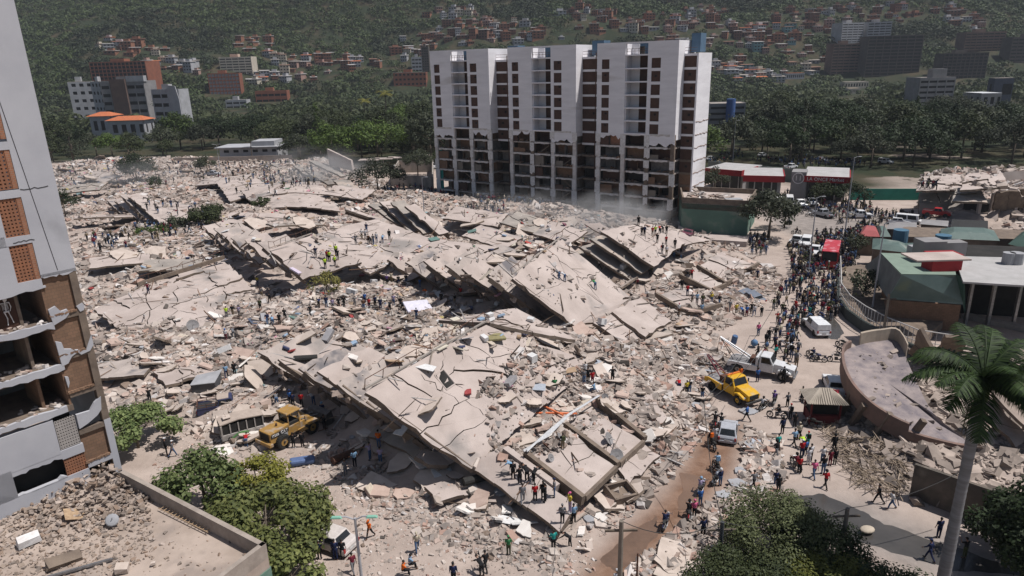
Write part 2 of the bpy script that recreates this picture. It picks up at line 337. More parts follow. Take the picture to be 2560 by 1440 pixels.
sheet('puddle',[(1500,1400),(1560,1345),(1640,1290),(1650,1330),(1600,1390),(1540,1430)],.008,mat('wet_mud',(.11,.07,.05),(.16,.10,.07),rough=.45,sc=.8),'wet brown mud at the low end of the track','puddle')
# ---------------- collapsed blocks ----------------
def polycut(poly,seedr,jag=.05):
    n=len(poly); P=[Vector(p) for p in poly]
    L=[(P[(i+1)%n]-P[i]).length for i in range(n)]
    ca=sum(P,Vector((0,0)))/n; sxx=sum((p.x-ca.x)**2 for p in P); syy=sum((p.y-ca.y)**2 for p in P); lx=sxx>syy; i=max(range(n),key=lambda k:(abs((P[(k+1)%n]-P[k])[0 if lx else 1])/(L[k]+1e-6)-.25*abs(((P[k]+P[(k+1)%n])/2-ca)[0 if lx else 1])/(max(sxx,syy)/n)**.5)*seedr.uniform(.6,1)); cand=[k for k in range(n) if k!=i and (k-i)%n not in ((1,n-1) if n>4 else ())]
    c=sum(P,Vector((0,0)))/n; mi=P[i].lerp(P[(i+1)%n],seedr.uniform(.3,.7))
    j=max(cand,key=lambda k:(abs(((P[k].x+P[(k+1)%n].x)/2-mi.x)*(P[(i+1)%n].y-P[i].y)-((P[k].y+P[(k+1)%n].y)/2-mi.y)*(P[(i+1)%n].x-P[i].x)))/max(L[i],.01)/max(.5,(((P[k]+P[(k+1)%n])/2-mi).length))*seedr.uniform(.7,1))
    a=mi; b=P[j].lerp(P[(j+1)%n],seedr.uniform(.3,.7)); d=b-a; per=Vector((-d.y,d.x)); k=max(3,int(d.length/.06)); jg=[]
    k=min(14,max(3,int(d.length/.7)))
    for q in range(1,k): jg.append(a+d*(q/k)+per*seedr.uniform(-jag,jag))
    if i>j: i,j=j,i; a,b=b,a; jg=jg[::-1]
    A=P[i+1:j+1]+[b]+jg[::-1]+[a]; B=P[j+1:]+P[:i+1]+[a]+jg+[b]
    return A,B
def slab(name,Q,th,m,parent,pieces=1,gap=.04,bow=0,jit=.06,edge=.2,seed=0,holes=(),mi_side=None,tilt=.25,label=None):
    """cracked concrete deck: unit-square plates mapped on the quad Q (4 places), each a solid plate"""
    rr=random.Random(seed*77+len(name)); Q=[Vector(q) for q in Q]
    def mp(u,v,z=0):
        p=Q[0]*(1-u)*(1-v)+Q[1]*u*(1-v)+Q[2]*u*v+Q[3]*(1-u)*v; p=p.copy(); p.z+=z+bow*(1-(2*u-1)**2)*(1-(2*v-1)**2*.5)-bow*.5; return p
    W=((Q[1]-Q[0]).length+(Q[2]-Q[3]).length)/2; Hh=((Q[3]-Q[0]).length+(Q[2]-Q[1]).length)/2; ms=lambda q:[Vector((p.x*W,p.y*Hh)) for p in q]; um=lambda q:[Vector((p.x/W,p.y/Hh)) for p in q]
    out=[]; cs=[(0,0),(1,0),(1,1),(0,1)]
    for i in range(4):
        a=Vector(cs[i]); b=Vector(cs[(i+1)%4]); ln=W if i%2==0 else Hh; k=max(2,int(ln/.9)); d=b-a
        for q in range(k):
            p=a+d*(q/k); out.append(Vector((min(1,max(0,p.x)),min(1,max(0,p.y))))+ (Vector((rr.uniform(-edge,edge)/W,rr.uniform(-edge,edge)/Hh)) if q else Vector((0,0))))
    P=[out]
    while len(P)<pieces:
        P.sort(key=lambda q:-sum((q[i].x*q[(i+1)%len(q)].y-q[(i+1)%len(q)].x*q[i].y) for i in range(len(q))))
        q=P.pop(0); P+=[um(z) for z in polycut(ms(q),rr,.045)]
    mb=MB(); th0=th; nrm=(Q[2]-Q[0]).cross(Q[3]-Q[1]); nrm=nrm.normalized() if nrm.length else Vector((0,0,1)); nrm=nrm if nrm.z>0 else -nrm
    for q in P:
        c=sum(q,Vector((0,0)))/len(q); dz=rr.uniform(-jit,jit); tx,ty=rr.uniform(-tilt,tilt)*.12,rr.uniform(-tilt,tilt)*.12
        top=[]
        for p in q:
            d=p-c; l=Vector((d.x*W,d.y*Hh)); k=max(0,1-gap/max(l.length,.3)); pp=c+d*k
            top.append(mp(pp.x,pp.y,dz+tx*l.x+ty*l.y))
        o=len(mb.v); n=len(top); cm=sum(top,Vector())/n
        mb.v+=[tuple(v) for v in top]+[tuple(v-nrm*th0) for v in top]+[tuple(cm)]
        for i in range(n):
            j=(i+1)%n; mb.f.append((o+2*n,o+i,o+j)); mb.m.append(0)
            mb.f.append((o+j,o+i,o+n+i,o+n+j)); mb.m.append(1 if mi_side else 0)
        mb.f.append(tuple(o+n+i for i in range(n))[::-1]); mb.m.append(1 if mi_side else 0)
    if label and not parent: pass
    o=mb.build(name,[m,mi_side] if mi_side else m,parent)
    # make sure plate tops face up
    if sum(p.normal.z*p.area for p in o.data.polygons if len(p.vertices)==3)<0: o.data.flip_normals()
    SOLID.append(o); return o
SOLID=[]
RUBM0=mat('crushed_masonry',(.30,.235,.20),(.19,.15,.125),sc=2,island=.4,coord='Position')
def PZ(l): return [G(a,b,z) for a,b,z in l]
def fan(name,label,c,last,n,f=.45,th=.32,pieces=10,bow=.4,seed=1,lower=None,m=CON):
    """a pancaked block: the roof deck and the floors below it, each slid farther out"""
    c=PZ(c); t=thing(name,label,'collapsed building',(0,0,0)); L=G(*last); sh=(L-c[0])/n
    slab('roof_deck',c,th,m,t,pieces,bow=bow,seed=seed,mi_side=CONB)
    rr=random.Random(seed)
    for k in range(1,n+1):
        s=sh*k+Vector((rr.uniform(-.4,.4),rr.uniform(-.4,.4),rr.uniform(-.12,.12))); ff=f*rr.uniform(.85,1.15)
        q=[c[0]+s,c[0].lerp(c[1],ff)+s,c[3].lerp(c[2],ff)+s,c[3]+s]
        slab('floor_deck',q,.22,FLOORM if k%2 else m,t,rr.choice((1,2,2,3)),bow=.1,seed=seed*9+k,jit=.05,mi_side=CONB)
        mb=MB(); a=c[0]+s; b=c[3]+s; d=b-a; ax=d.normalized(); inn=((c[1]-c[0]).normalized()); 
        # edge beam and crushed wall pieces squeezed between the floors
        kk=int(d.length/2.2)
        for q in range(kk):
            p=a.lerp(b,(q+.5)/kk)+inn*rr.uniform(.12,.4)-Vector((0,0,.42+rr.uniform(0,.1))); mb.obox(p,(rr.uniform(1.7,2.3),.3,rr.uniform(.3,.5)),(rr.uniform(-.12,.12),-math.asin(max(-1,min(1,d.z/d.length)))+rr.uniform(-.05,.05),math.atan2(d.y,d.x)+rr.uniform(-.06,.06)),0)
        mb.build('edge_beam',CONB,t)
        m2=MB()
        for q in range(int(d.length/1.6)):
            p=a.lerp(b,rr.random())+inn*rr.uniform(-.1,.7)-Vector((0,0,rr.uniform(.5,.95))); m2.obox(p,(rr.uniform(.5,1.6),rr.uniform(.1,.3),rr.uniform(.3,.7)),(rr.gauss(0,.35),rr.gauss(0,.3),rr.uniform(0,3)),0,jit=.3)
        tag(m2.build('crushed_walls',RUBM0,t),kind='stuff')
    # kerb and bent rail along the upper end of the roof
    a=c[0]+Vector((0,0,.1)); b=c[1]+Vector((0,0,.1)); d=b-a; mb=MB(); mb.obox((a+b)/2,(d.length,.16,.12),(0,-math.asin(d.z/d.length),math.atan2(d.y,d.x))); mb.build('roof_kerb',CON2,t)
    mb=MB(); pts=[a.lerp(b,k/8)+Vector((rr.uniform(-.15,.15),rr.uniform(-.15,.15),.75+rr.uniform(-.25,.15))) for k in range(9)]; mb.tube(pts,.03,5)
    for k in range(9): mb.tube([a.lerp(b,k/8),pts[k]],.03,5)
    mb.build('bent_rail',RUST,t)
    # top edge beam of roof
    mb=MB(); a=c[0]; b=c[3]; d=b-a; inn=(c[1]-c[0]).normalized(); kk=max(2,int(d.length/4))
    for q in range(kk):
        p=a.lerp(b,(q+.5)/kk)+inn*.35-Vector((0,0,.58)); mb.obox(p,(d.length/kk*.97,.3,.45),(0,-math.asin(d.z/d.length),math.atan2(d.y,d.x)))
    mb.build('edge_beam',CONB,t)
    return t,c,sh
A,cA,sA=fan('collapsed_block','pancaked apartment block in front with layered floors fanned toward the wheel loader',[(912,975,7.8),(1215,806,8.2),(1500,905,2.4),(1178,1165,2.2)],(652,880,4.4),5,.42,pieces=20,bow=.6,seed=3,th=.3)
slab('lower_deck',PZ([(1168,1165,1.9),(1243,1122,2.6),(1445,1262,1.3),(1399,1332,.8)]),.35,CON,A,4,seed=5,mi_side=CONB)
slab('tilted_wall_panel',PZ([(1130,1090,2.2),(1160,1040,2.9),(1260,1120,2.4),(1235,1150,1.8)]),.3,CON,A,2,seed=6,mi_side=CONB)
slab('roof_strip',PZ([(1095,800,6.0),(1290,772,6.4),(1440,850,4.6),(1225,808,7.8)]),.3,CON,A,5,seed=16,mi_side=CONB)
B_,cB,sB=fan('collapsed_block','pancaked block in the middle with seven floors stepped like stair treads',[(1280,688,9.0),(1405,592,8.8),(1575,738,2.8),(1437,808,3.6)],(975,645,6.0),6,.5,pieces=7,bow=.5,seed=4)
slab('lower_deck',PZ([(1440,808,3.4),(1500,760,3.6),(1575,745,3.4),(1500,805,2.4)]),.3,CON,B_,3,seed=7,mi_side=CONB)
Cc_,cC,sC=fan('collapsed_block','pancaked block with floors fanned out behind the heap of household goods',[(673,622,7.6),(780,585,8.0),(905,655,5.6),(757,698,4.2)],(512,566,5.0),6,.6,pieces=4,bow=.2,seed=5)
slab('roof_deck',PZ([(775,590,7.8),(940,545,7.4),(1095,597,6.2),(925,682,4.6)]),.3,CON,Cc_,6,bow=.4,seed=8,mi_side=CONB)
slab('roof_deck',PZ([(905,665,4.8),(1085,595,6.2),(1248,612,5.6),(1010,705,3.2)]),.3,CON,Cc_,6,bow=.3,seed=9,mi_side=CONB)
# parallel leaning floor strips behind
D_=thing('collapsed_block','block broken into parallel leaning floor strips behind the middle block','collapsed building')
for k,(a,b,wd) in enumerate([((943,505,5.4),(1033,564,2.6),2.6),((978,500,5.6),(1062,573,2.6),2.4),((1010,500,5.8),(1092,577,2.8),2.6),((1037,508,5.8),(1123,580,2.8),2.2),((938,553,4.6),(1000,598,2.4),2.4),((975,560,4.6),(1047,603,2.4),2.6),((1010,565,4.6),(1075,605,2.6),1.8),((862,517,4.6),(950,545,3),2.2)]):
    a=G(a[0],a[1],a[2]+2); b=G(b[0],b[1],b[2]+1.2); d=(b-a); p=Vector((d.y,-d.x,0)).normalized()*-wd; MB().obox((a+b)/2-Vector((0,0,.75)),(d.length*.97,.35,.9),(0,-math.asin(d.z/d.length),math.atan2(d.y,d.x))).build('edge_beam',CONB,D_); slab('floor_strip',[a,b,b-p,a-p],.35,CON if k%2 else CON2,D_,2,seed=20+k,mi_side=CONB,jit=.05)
E_=thing('collapsed_block','block tipped over beside the low green building with rescuers on its roof','collapsed building')
slab('roof_deck',PZ([(1503,577,7.5),(1585,556,7.5),(1715,607,3.6),(1635,664,3.4)]),.35,CON,E_,6,bow=.3,seed=30,mi_side=CONB)
slab('roof_deck',PZ([(1585,556,7.2),(1650,560,6),(1775,600,2.6),(1712,612,3.2)]),.3,CON,E_,5,bow=.2,seed=31,mi_side=CONB)
for k in (1,2,3):
    s=Vector((-1.5*k,-.2*k,-1.0*k)); slab('floor_deck',[p+s for p in PZ([(1503,577,7.5),(1540,566,7.5),(1665,640,3.6),(1633,662,3.4)])],.3,CON2,E_,2,seed=32+k,mi_side=CONB)
slab('floor_deck',PZ([(1460,560,5),(1500,556,5.4),(1560,600,4),(1510,590,4)]),.3,CON,E_,2,seed=38,mi_side=CONB)
F_=thing('collapsed_block','flat fallen roof decks with upstand beams at the edge of the street crowd','collapsed building')
for k,q in enumerate(([(1743,667,2.4),(1805,630,2.4),(1895,662,1.2),(1815,712,1.0)],[(1698,690,2.2),(1741,670,2.6),(1815,714,1.3),(1778,730,1.0)],[(1640,738,2.2),(1702,715,2.4),(1800,765,1.2),(1722,788,1.0)])):
    q=PZ(q); slab('roof_deck',q,.3,CON,F_,4,seed=40+k,mi_side=CONB,bow=.15)
    for a,b in ((0,3),(3,2)): d=q[b]-q[a]; MB().obox((q[a]+q[b])/2+Vector((0,0,.12)),(d.length,.35,.5),(0,-math.asin(d.z/d.length),math.atan2(d.y,d.x))).build('upstand_beam',CONB,F_)
G_=thing('collapsed_block','small broken roof split in two pieces over a dark crushed floor','collapsed building')
slab('roof_deck',PZ([(1529,779,3.6),(1603,742,3.4),(1680,802,2.2),(1614,842,2.4)]),.35,CON,G_,2,seed=50,mi_side=CONB)
slab('roof_deck',PZ([(1482,806,3.6),(1527,783,3.4),(1612,846,2.0),(1580,876,1.8)]),.35,CON,G_,2,seed=51,mi_side=CONB)
slab('floor_deck',PZ([(1476,826,2.2),(1530,805,2.0),(1662,880,1.0),(1650,914,.9)]),.3,CON2,G_,3,seed=52,mi_side=CONB)
slab('floor_deck',PZ([(1585,860,1.2),(1664,815,1.3),(1712,880,.8),(1658,908,.8)]),.3,CON2,G_,3,seed=53,mi_side=CONB)
# front roof with satellite dishes
H_=thing('collapsed_block','low fallen roof in three steps dotted with satellite dishes beside the muddy track','collapsed building')
HS=[[(1312,1138,2.3),(1410,1068,2.4),(1545,1168,1.5),(1458,1252,1.3)],[(1413,1066,2.0),(1476,1018,2.0),(1612,1105,1.2),(1545,1166,1.2)],[(1492,1002,1.9),(1630,985,1.6),(1668,1043,1.0),(1613,1102,1.0)],[(1545,1170,1.1),(1612,1107,1.1),(1652,1135,.7),(1570,1215,.7)]]
for k,q in enumerate(HS):
    q=PZ(q); slab('roof_deck',q,.32,CON,H_,(4,3,4,2)[k],seed=60+k,mi_side=CONB,bow=.1)
    if k<3: d=q[3]-q[0]; MB().obox((q[0]+q[3])/2+Vector((0,0,.02)),(d.length,.35,.75),(0,-math.asin(d.z/d.length),math.atan2(d.y,d.x))).build('step_beam',CONB,H_)
    if k<2: d=q[2]-q[3]; MB().obox((q[2]+q[3])/2+Vector((0,0,.06)),(d.length*.9,.25,.4),(0,-math.asin(d.z/d.length),math.atan2(d.y,d.x))).build('edge_beam',CONB,H_)
slab('lower_deck',PZ([(1250,1140,1.3),(1310,1142,1.3),(1455,1255,.8),(1400,1325,.7)]),.3,CON,H_,3,seed=66,mi_side=CONB)
a,b=G(1262,1130,2.2),G(1392,1226,1.4); d=b-a; MB().obox((a+b)/2,(d.length,.5,.9),(0,-math.asin(d.z/d.length),math.atan2(d.y,d.x))).build('fallen_beam',CON,H_)
cond=MB()
for k in range(5):
    pts=[G(1308+k*2,1128,2.8+.05*k),G(1370,1090-k*3,2.9),G(1420+k,1040-k*2,2.75),G(1455,1015,2.6),G(1494+k,990,2.4)]; cond.tube([p+Vector((random.uniform(-.1,.1),random.uniform(-.1,.1),0)) for p in pts],.055,5)
cond.build('roof_conduit',paint('conduit_grey',(.55,.55,.56)),H_)
I_=thing('collapsed_block','wide fallen roof with a bent railing between the tall damaged tower and the goods heap','collapsed building')
slab('roof_deck',PZ([(232,768,2.6),(560,645,3.0),(652,738,1.8),(345,862,1.4)]),.3,CON,I_,18,bow=.5,seed=70,mi_side=CONB,gap=.08,jit=.18)
slab('lower_deck',PZ([(300,888,1.6),(440,815,1.8),(570,862,1.2),(420,935,1.0)]),.3,CON,I_,7,bow=.3,seed=71,mi_side=CONB,jit=.15)
q=PZ([(343,712,3.2),(560,643,3.4)]); mb=MB(); mb.tube([q[0]+Vector((0,0,1)),q[0].lerp(q[1],.5)+Vector((0,0,.8)),q[1]+Vector((0,0,1))],.04,6)
for k in range(9): p=q[0].lerp(q[1],k/8); mb.tube([p-Vector((0,0,.3)),p+Vector((0,0,.95))],.04,6)
mb.build('railing',RUST,I_)
d=q[1]-q[0]; MB().obox((q[0]+q[1])/2,(d.length,.3,.5),(0,-math.asin(d.z/d.length),math.atan2(d.y,d.x))).build('parapet_beam',CONB,I_)
J_,_,_=fan('collapsed_block','far leaning stack of floors beside the palm bush',[(318,487,5.5),(355,480,5.5),(470,560,2),(425,575,2)],(268,502,3),3,.6,pieces=3,seed=12)
slab('roof_deck',PZ([(355,520,4),(440,500,4),(520,530,3),(440,560,2.5)]),.3,CON,J_,5,bow=.5,seed=73,mi_side=CONB)
J2=thing('collapsed_block','far flat roof under the line of rescuers near the white villa','collapsed building')
slab('roof_deck',PZ([(600,470,4.6),(800,450,4.2),(850,520,3),(640,515,3.4)]),.3,CON,J2,9,bow=1,seed=74,mi_side=CONB,jit=.2)
slab('roof_deck',PZ([(540,455,3.6),(640,440,3.8),(690,475,3),(575,500,3)]),.3,CON,J2,5,bow=.3,seed=75,mi_side=CONB,jit=.2)
K_=thing('collapsed_block','smoking broken slabs with a long wall panel standing behind the round tree','collapsed building')
for k,(a,b,wd) in enumerate([((757,410,4.6),(810,448,2.5),2.8),((785,400,6.5),(865,438,3.2),1.8),((820,462,3.5),(760,425,4.5),2.4),((870,445,5.0),(930,500,2.6),3.5),((700,405,4),(760,440,2.5),3)]):
    a=G(*a); b=G(*b); d=(b-a); p=Vector((d.y,-d.x,0)).normalized()*wd; slab('floor_strip',[a,b,b+p,a+p],.4,CON2,K_,2,seed=80+k,mi_side=CONB,jit=.05)
a,b=G(823,412,3.5),G(882,428,3.0); MB().hexa([a,b,b+Vector((.4,.5,0)),a+Vector((.4,.5,0)),a+Vector((-.5,1,4.4)),b+Vector((-.5,1,2.8)),b+Vector((-.1,1.5,2.8)),a+Vector((-.1,1.5,4.4))]).build('wall_panel',CON,K_)
# rubble building on the upper side at the street end
L_=thing('collapsed_block','pale collapsed building across the junction with floors hanging open','collapsed building')
for k,q in enumerate(([(2295,545,.5),(2300,478,4.5),(2400,470,5),(2420,535,1)],[(2400,470,8),(2420,430,8.6),(2500,424,8.6),(2525,466,7.6)],[(2480,520,3),(2490,475,6.5),(2600,470,6.5),(2600,515,3)],[(2290,475,6),(2305,438,6.6),(2400,434,6.6),(2408,470,6)],[(2380,500,6),(2390,470,6.6),(2450,468,6.6),(2470,505,5.4)],[(2430,545,1),(2440,500,3),(2500,520,3),(2490,560,1)])):
    slab('floor_deck',PZ(q),.35,CON if k%2 else CON2,L_,4,seed=90+k,mi_side=CONB,bow=.2,jit=.2)
mb=MB()
for px in (2440,2470,2500,2530,2555):
    p=G(px,560,0); mb.box(p.x-.25,p.x+.25,p.y-.25,p.y+.25,0,5.5)
for k in range(4): p=G(2430+k*35,448-k*3,7); mb.obox(p,(3.5,.25,1.6),(random.uniform(-.3,.3),random.uniform(-.2,.2),random.uniform(-.6,.6)))
[MB().add([mb.v[i] for i in range(k*8,k*8+8)],[(0,3,2,1),(4,5,6,7),(0,1,5,4),(1,2,6,5),(2,3,7,6),(3,0,4,7)]).build('broken_frame',CON,L_) for k in range(len(mb.v)//8)]
p=G(2485,555,0); MB().box(p.x-4,p.x+4,p.y-1,p.y+3,.2,3.6).build('dark_void_block',DARK,L_)  # solid block, near-black colour stands in for the shade of an open storey
for (px,py,z,kind) in ((1112,950,6.6,'hatch'),(1276,938,5.2,'hole')):
    tt=G(px,py,z); bv=BVHTree.FromPolygons([tuple(v.co) for v in SOLID[0].data.vertices],[tuple(p.vertices) for p in SOLID[0].data.polygons]); h=bv.ray_cast(Vector((0,0,H)),ray(px,py).normalized())[0] or tt
    n=4 if kind=='hatch' else 9; m=MB(); R0=[(.75 if kind=='hatch' else random.uniform(.4,.75)) for _ in range(n)]; q=[h+Vector((R0[i]*math.cos(2*PI*i/n+.2),R0[i]*math.sin(2*PI*i/n+.2),.0)) for i in range(n)]
    sl=[(bv.ray_cast(v+Vector((0,0,5)),Vector((0,0,-1)))[0] or v) for v in q]; m.ext([v+Vector((0,0,.012)) for v in sl],(0,0,.01)); m.build('dark_hole_sheet',DARK,A)  # thin near-black sheet on the deck, the shade of a hole put into its colour
    if kind=='hatch':
        for i in range(4): a,b=sl[i],sl[(i+1)%4]; MB().tube([a,b],.07,5).build('hatch_kerb',CON,A)
PLT=[]
for i,(px,py,z,w_,h_,rz,tx,ty) in enumerate([(560,800,1.6,9,6,.3,.05,.04),(300,920,1.5,6,4,.1,.06,-.05),(480,925,1.3,6,4.5,.7,-.05,.08),(200,470,3,11,7,.2,.12,-.05),(260,540,2.6,10,6,.5,-.1,.08),(250,440,3,10,6,-.4,.15,.1),(640,545,3,10,6,.2,.12,.1),(740,560,3,9,6,.6,-.1,.12),(870,480,4,10,6,-.3,.14,.1),(560,450,3.4,12,7,.1,.1,-.06),(1230,590,4,8,5,-.6,.15,.15),(1330,560,4,9,6,-.5,.12,.2),(1400,580,4.2,7,5,-.7,.2,.1),(1270,640,3.6,7,5,-.6,.1,.2),(1190,540,4,10,6,-.3,.15,.1),(430,660,2.6,8,5,.3,.08,.1),(300,650,2.4,8,5,.5,.1,.08),(1740,880,.9,5,3.4,-.5,.06,.1),(1640,960,1.0,5,4,-.5,.08,.08),(1560,905,1.6,5,4,-.6,.12,.1),(880,600,3.4,6,4,-.6,.3,.1),(370,780,1.9,6,4,.4,.1,.1),(1330,850,3.2,5,3.5,-.7,.25,.1),(1010,1080,2.0,5,3.2,-.6,.35,.1),(1120,1225,.7,2.8,2,.5,.12,.08),(820,600,4,5,3,-.6,.2,.3)]):
    c_=G(px,py,z); M=Euler((tx,ty,rz)).to_matrix(); o=slab('floor_plate',[c_+M@Vector((a*w_/2,b*h_/2,0)) for a,b in ((-1,-1),(1,-1),(1,1),(-1,1))],.28,(CON,FLOORM,CON,CON2)[i%4],None,max(2,int(w_*h_/11)),seed=200+i,mi_side=CONB,bow=.15,jit=.08); PLT.append(o)
bpy.context.view_layer.update()
def bvh_all():
    V=[];Fq=[]
    nearx=(Vt[:,0]>-90)&(Vt[:,0]<125)&(Vt[:,1]>24)&(Vt[:,1]<235)
    for o in SOLID:
        off=len(V); V+=[tuple(v.co) for v in o.data.vertices]; Fq+=[tuple(off+i for i in p.vertices) for p in o.data.polygons]
    off=len(V); V+=[tuple(v) for v in Vt]; k=nearx[Ft].all(1); Fq+=[tuple(off+i for i in f) for f in Ft[k]]
    return BVHTree.FromPolygons(V,Fq)
def hit(px,py):
    """the place on ground or debris that the photo shows at this pixel"""
    r=ray(px,py).normalized(); h=BV.ray_cast(Vector((0,0,H)),r,300)
    if h[0] is not None: return h[0]
    t=np.linspace(30,2500,5000); x=r.x*t; y=r.y*t; z=H+r.z*t; g=ter(x,y); k=np.argmax(z<g)
    return Vector((x[k],y[k],g[k])) if z[k]<g[k] else Vector((x[-1],y[-1],g[-1]))
def zat(x,y):
    h=BV.ray_cast(Vector((x,y,60)),Vector((0,0,-1)))
    return h[0].z if h[0] is not None else T(x,y)
BV=bvh_all()
# ---------------- loose rubble ----------------
BASE=np.array([(-1,-1,-1),(1,-1,-1),(1,1,-1),(-1,1,-1),(-1,-1,1),(1,-1,1),(1,1,1),(-1,1,1)],float)*.5
BF=np.array([(0,3,2,1),(4,5,6,7),(0,1,5,4),(1,2,6,5),(2,3,7,6),(3,0,4,7)])
def rotm(a,b,c):
    ca,sa,cb,sb,cc,sc=np.cos(a),np.sin(a),np.cos(b),np.sin(b),np.cos(c),np.sin(c)
    M=np.empty((len(a),3,3)); M[:,0,0]=cb*cc; M[:,0,1]=sa*sb*cc-ca*sc; M[:,0,2]=ca*sb*cc+sa*sc; M[:,1,0]=cb*sc; M[:,1,1]=sa*sb*sc+ca*cc; M[:,1,2]=ca*sb*sc-sa*cc; M[:,2,0]=-sb; M[:,2,1]=sa*cb; M[:,2,2]=ca*cb
    return M
def chips(name,P,S3,m,tilt=.45,skew=.35):
    n=len(P); V=BASE[None]*(1+NR.uniform(-skew,skew,(n,8,3)))*S3[:,None,:]
    M=rotm(NR.normal(0,tilt,n),NR.normal(0,tilt,n),NR.uniform(0,2*PI,n)); V=np.einsum('nij,nkj->nki',M,V)+P[:,None,:]
    Fq=(BF[None]+np.arange(n)[:,None,None]*8).reshape(-1,4)
    return npmesh(name,V.reshape(-1,3),Fq,m)
RUBM=ramp_mat('rubble_mix',[(.43,.36,.315),(.36,.30,.26),(.52,.45,.40),(.29,.25,.225),(.42,.28,.225),(.48,.37,.315),(.58,.535,.51),(.22,.165,.13),(.10,.085,.075)],pos=[0,.27,.48,.62,.73,.79,.87,.94,.98])
CLOTH=ramp_mat('household_trash',[(.50,.46,.43),(.66,.63,.61),(.12,.15,.26),(.36,.07,.06),(.30,.22,.15),(.07,.065,.065),(.25,.36,.38),(.50,.24,.30),(.14,.22,.15),(.5,.42,.18),(.35,.31,.30)],pos=[0,.22,.42,.49,.53,.64,.73,.77,.81,.84,.87])
def scatter(poly,n,dens=None,yl=(-9e9,9e9)):
    xs=[p[0] for p in poly]; ys=[min(max(p[1],yl[0]),yl[1]) for p in poly]; out=[]
    x=NR.uniform(min(xs),max(xs),n*3); y=NR.uniform(min(ys),max(ys),n*3); k=inpoly(x,y,poly)
    if dens is not None: k&=NR.uniform(0,1,len(x))<dens(x,y)
    return x[k][:n],y[k][:n]
def ground_chips(name,poly,n,smin,smax,m,flat=(.08,.5),on_slab=.04,dens=None,tilt=.4,sink=.15,elong=(.35,1),yl=(-9e9,9e9),pw=2.2):
    x,y=scatter(poly,n,dens,yl); P=[];Sz=[]
    t0=ter(x,y); cl=fbm(x/2.3,y/2.3,3,31); rnd=NR.uniform(0,1,len(x)); sz=smin*(smax/smin)**(NR.uniform(0,1,len(x))**pw)
    for i in range(len(x)):
        z=zat(x[i],y[i])
        if z-t0[i]>.35:
            if rnd[i]>on_slab*(4.5 if cl[i]>.25 else .35): continue
        P.append((x[i],y[i],z+sz[i]*.08-sink*sz[i]*.3)); Sz.append(sz[i])
    P=np.array(P); Sz=np.array(Sz); k=len(P)
    S3=np.stack([Sz,Sz*NR.uniform(*elong,k),Sz*NR.uniform(*flat,k)],1)
    return chips(name,P,S3,m,tilt)
PATCH=lambda x,y: np.clip(.62+1.1*fbm(x/6,y/6,3,71),.12,1)
o=ground_chips('rubble',RUB,46000,.13,.95,RUBM,yl=(0,66),pw=1.7,tilt=.36,dens=PATCH)
o2=ground_chips('rubble',RUB,30000,.05,.16,RUBM,yl=(0,64),pw=1); tag(o2,'fine masonry crumbs between the near blocks','rubble',kind='stuff'); tag(o,'loose broken concrete and brick over the near heaps','rubble',kind='stuff')
o=ground_chips('rubble',RUB,34000,.16,1.1,RUBM,yl=(66,90),pw=1.8,tilt=.36,dens=PATCH); tag(o,'loose broken concrete and brick over the middle heaps','rubble',kind='stuff')
o=ground_chips('rubble',PP([(1190,1010),(1330,900),(1500,880),(1540,960),(1420,1060),(1260,1120)],4),5200,.08,.7,RUBM,on_slab=.6,pw=1.6); tag(o,'pinkish broken brick covering the lower part of the big front roof','rubble',kind='stuff')
o=ground_chips('rubble',RUB,66000,.2,1.5,RUBM,yl=(90,400),pw=2.0,tilt=.36,dens=PATCH); tag(o,'loose broken concrete and brick over the far heaps','rubble',kind='stuff')
o=ground_chips('rubble',RUB2,5200,.1,.9,RUBM); tag(o,'broken concrete strewn between the muddy track and the street','rubble',kind='stuff')
o=ground_chips('rubble',RUB3,5000,.12,1.2,mat('dim_rubble',(.33,.27,.23),(.22,.18,.155),island=.4,coord='Position')); tag(o,'brown broken masonry under and around the fallen round roof','rubble',kind='stuff')
o=ground_chips('rubble',RUBR,4500,.3,1.9,RUBM,on_slab=.4); tag(o,'pale broken masonry around the collapsed building across the junction','rubble',kind='stuff')
EDGE=PP([(380,1180),(420,1060),(900,1150),(1250,1300),(1500,1400),(1420,1560),(900,1560),(700,1300)])
o=ground_chips('gravel',EDGE,5000,.05,.32,RUBM); tag(o,'crumbs of masonry strewn over the dirt in front','gravel',kind='stuff')
o=ground_chips('rubble',PP([(760,1110),(830,1100),(930,1170),(1100,1240),(1250,1330),(1430,1380),(1430,1440),(1250,1410),(1050,1340),(870,1240)]),3600,.08,.6,RUBM,pw=1.8); tag(o,'broken masonry thinning out at the near edge of the heaps','rubble',kind='stuff')
TR=[(PP([(690,720),(900,690),(1150,700),(1440,860),(1260,850),(1000,900),(760,850)],1),3800,.12,.6),(PP([(330,600),(560,560),(640,610),(560,650),(330,700)],1),900,.2,.8),(PP([(530,860),(760,840),(800,1000),(560,1000)],0),600,.12,.6),(PP([(150,410),(400,400),(400,520),(150,520)]),900,.4,1.4),(PP([(600,440),(860,420),(1100,480),(1100,560),(700,560)],2),700,.3,1.0),(PP([(1150,560),(1500,540),(1500,640),(1200,620)],2),700,.3,1.0)]
for k,(pl,n,a,b) in enumerate(TR):
    o=ground_chips('household_trash',pl,n,a,b,CLOTH,flat=(.1,.5),on_slab=.15); tag(o,['clothes and broken furniture strewn over the central goods heap','clothes and boards strewn by the far railing roof','trash and cloth around the crushed pickup','pale boards and sheets on the far heap by the trees','boards and cloth on the far smoking heap','boards and sheets on the heap before the white tower'][k],'trash',kind='stuff')
x,y=scatter(PP([(2050,1060),(2110,1080),(2260,1160),(2270,1250),(2150,1230),(2090,1150)]),330); P=np.stack([x,y,ter(x,y)+.25],1)
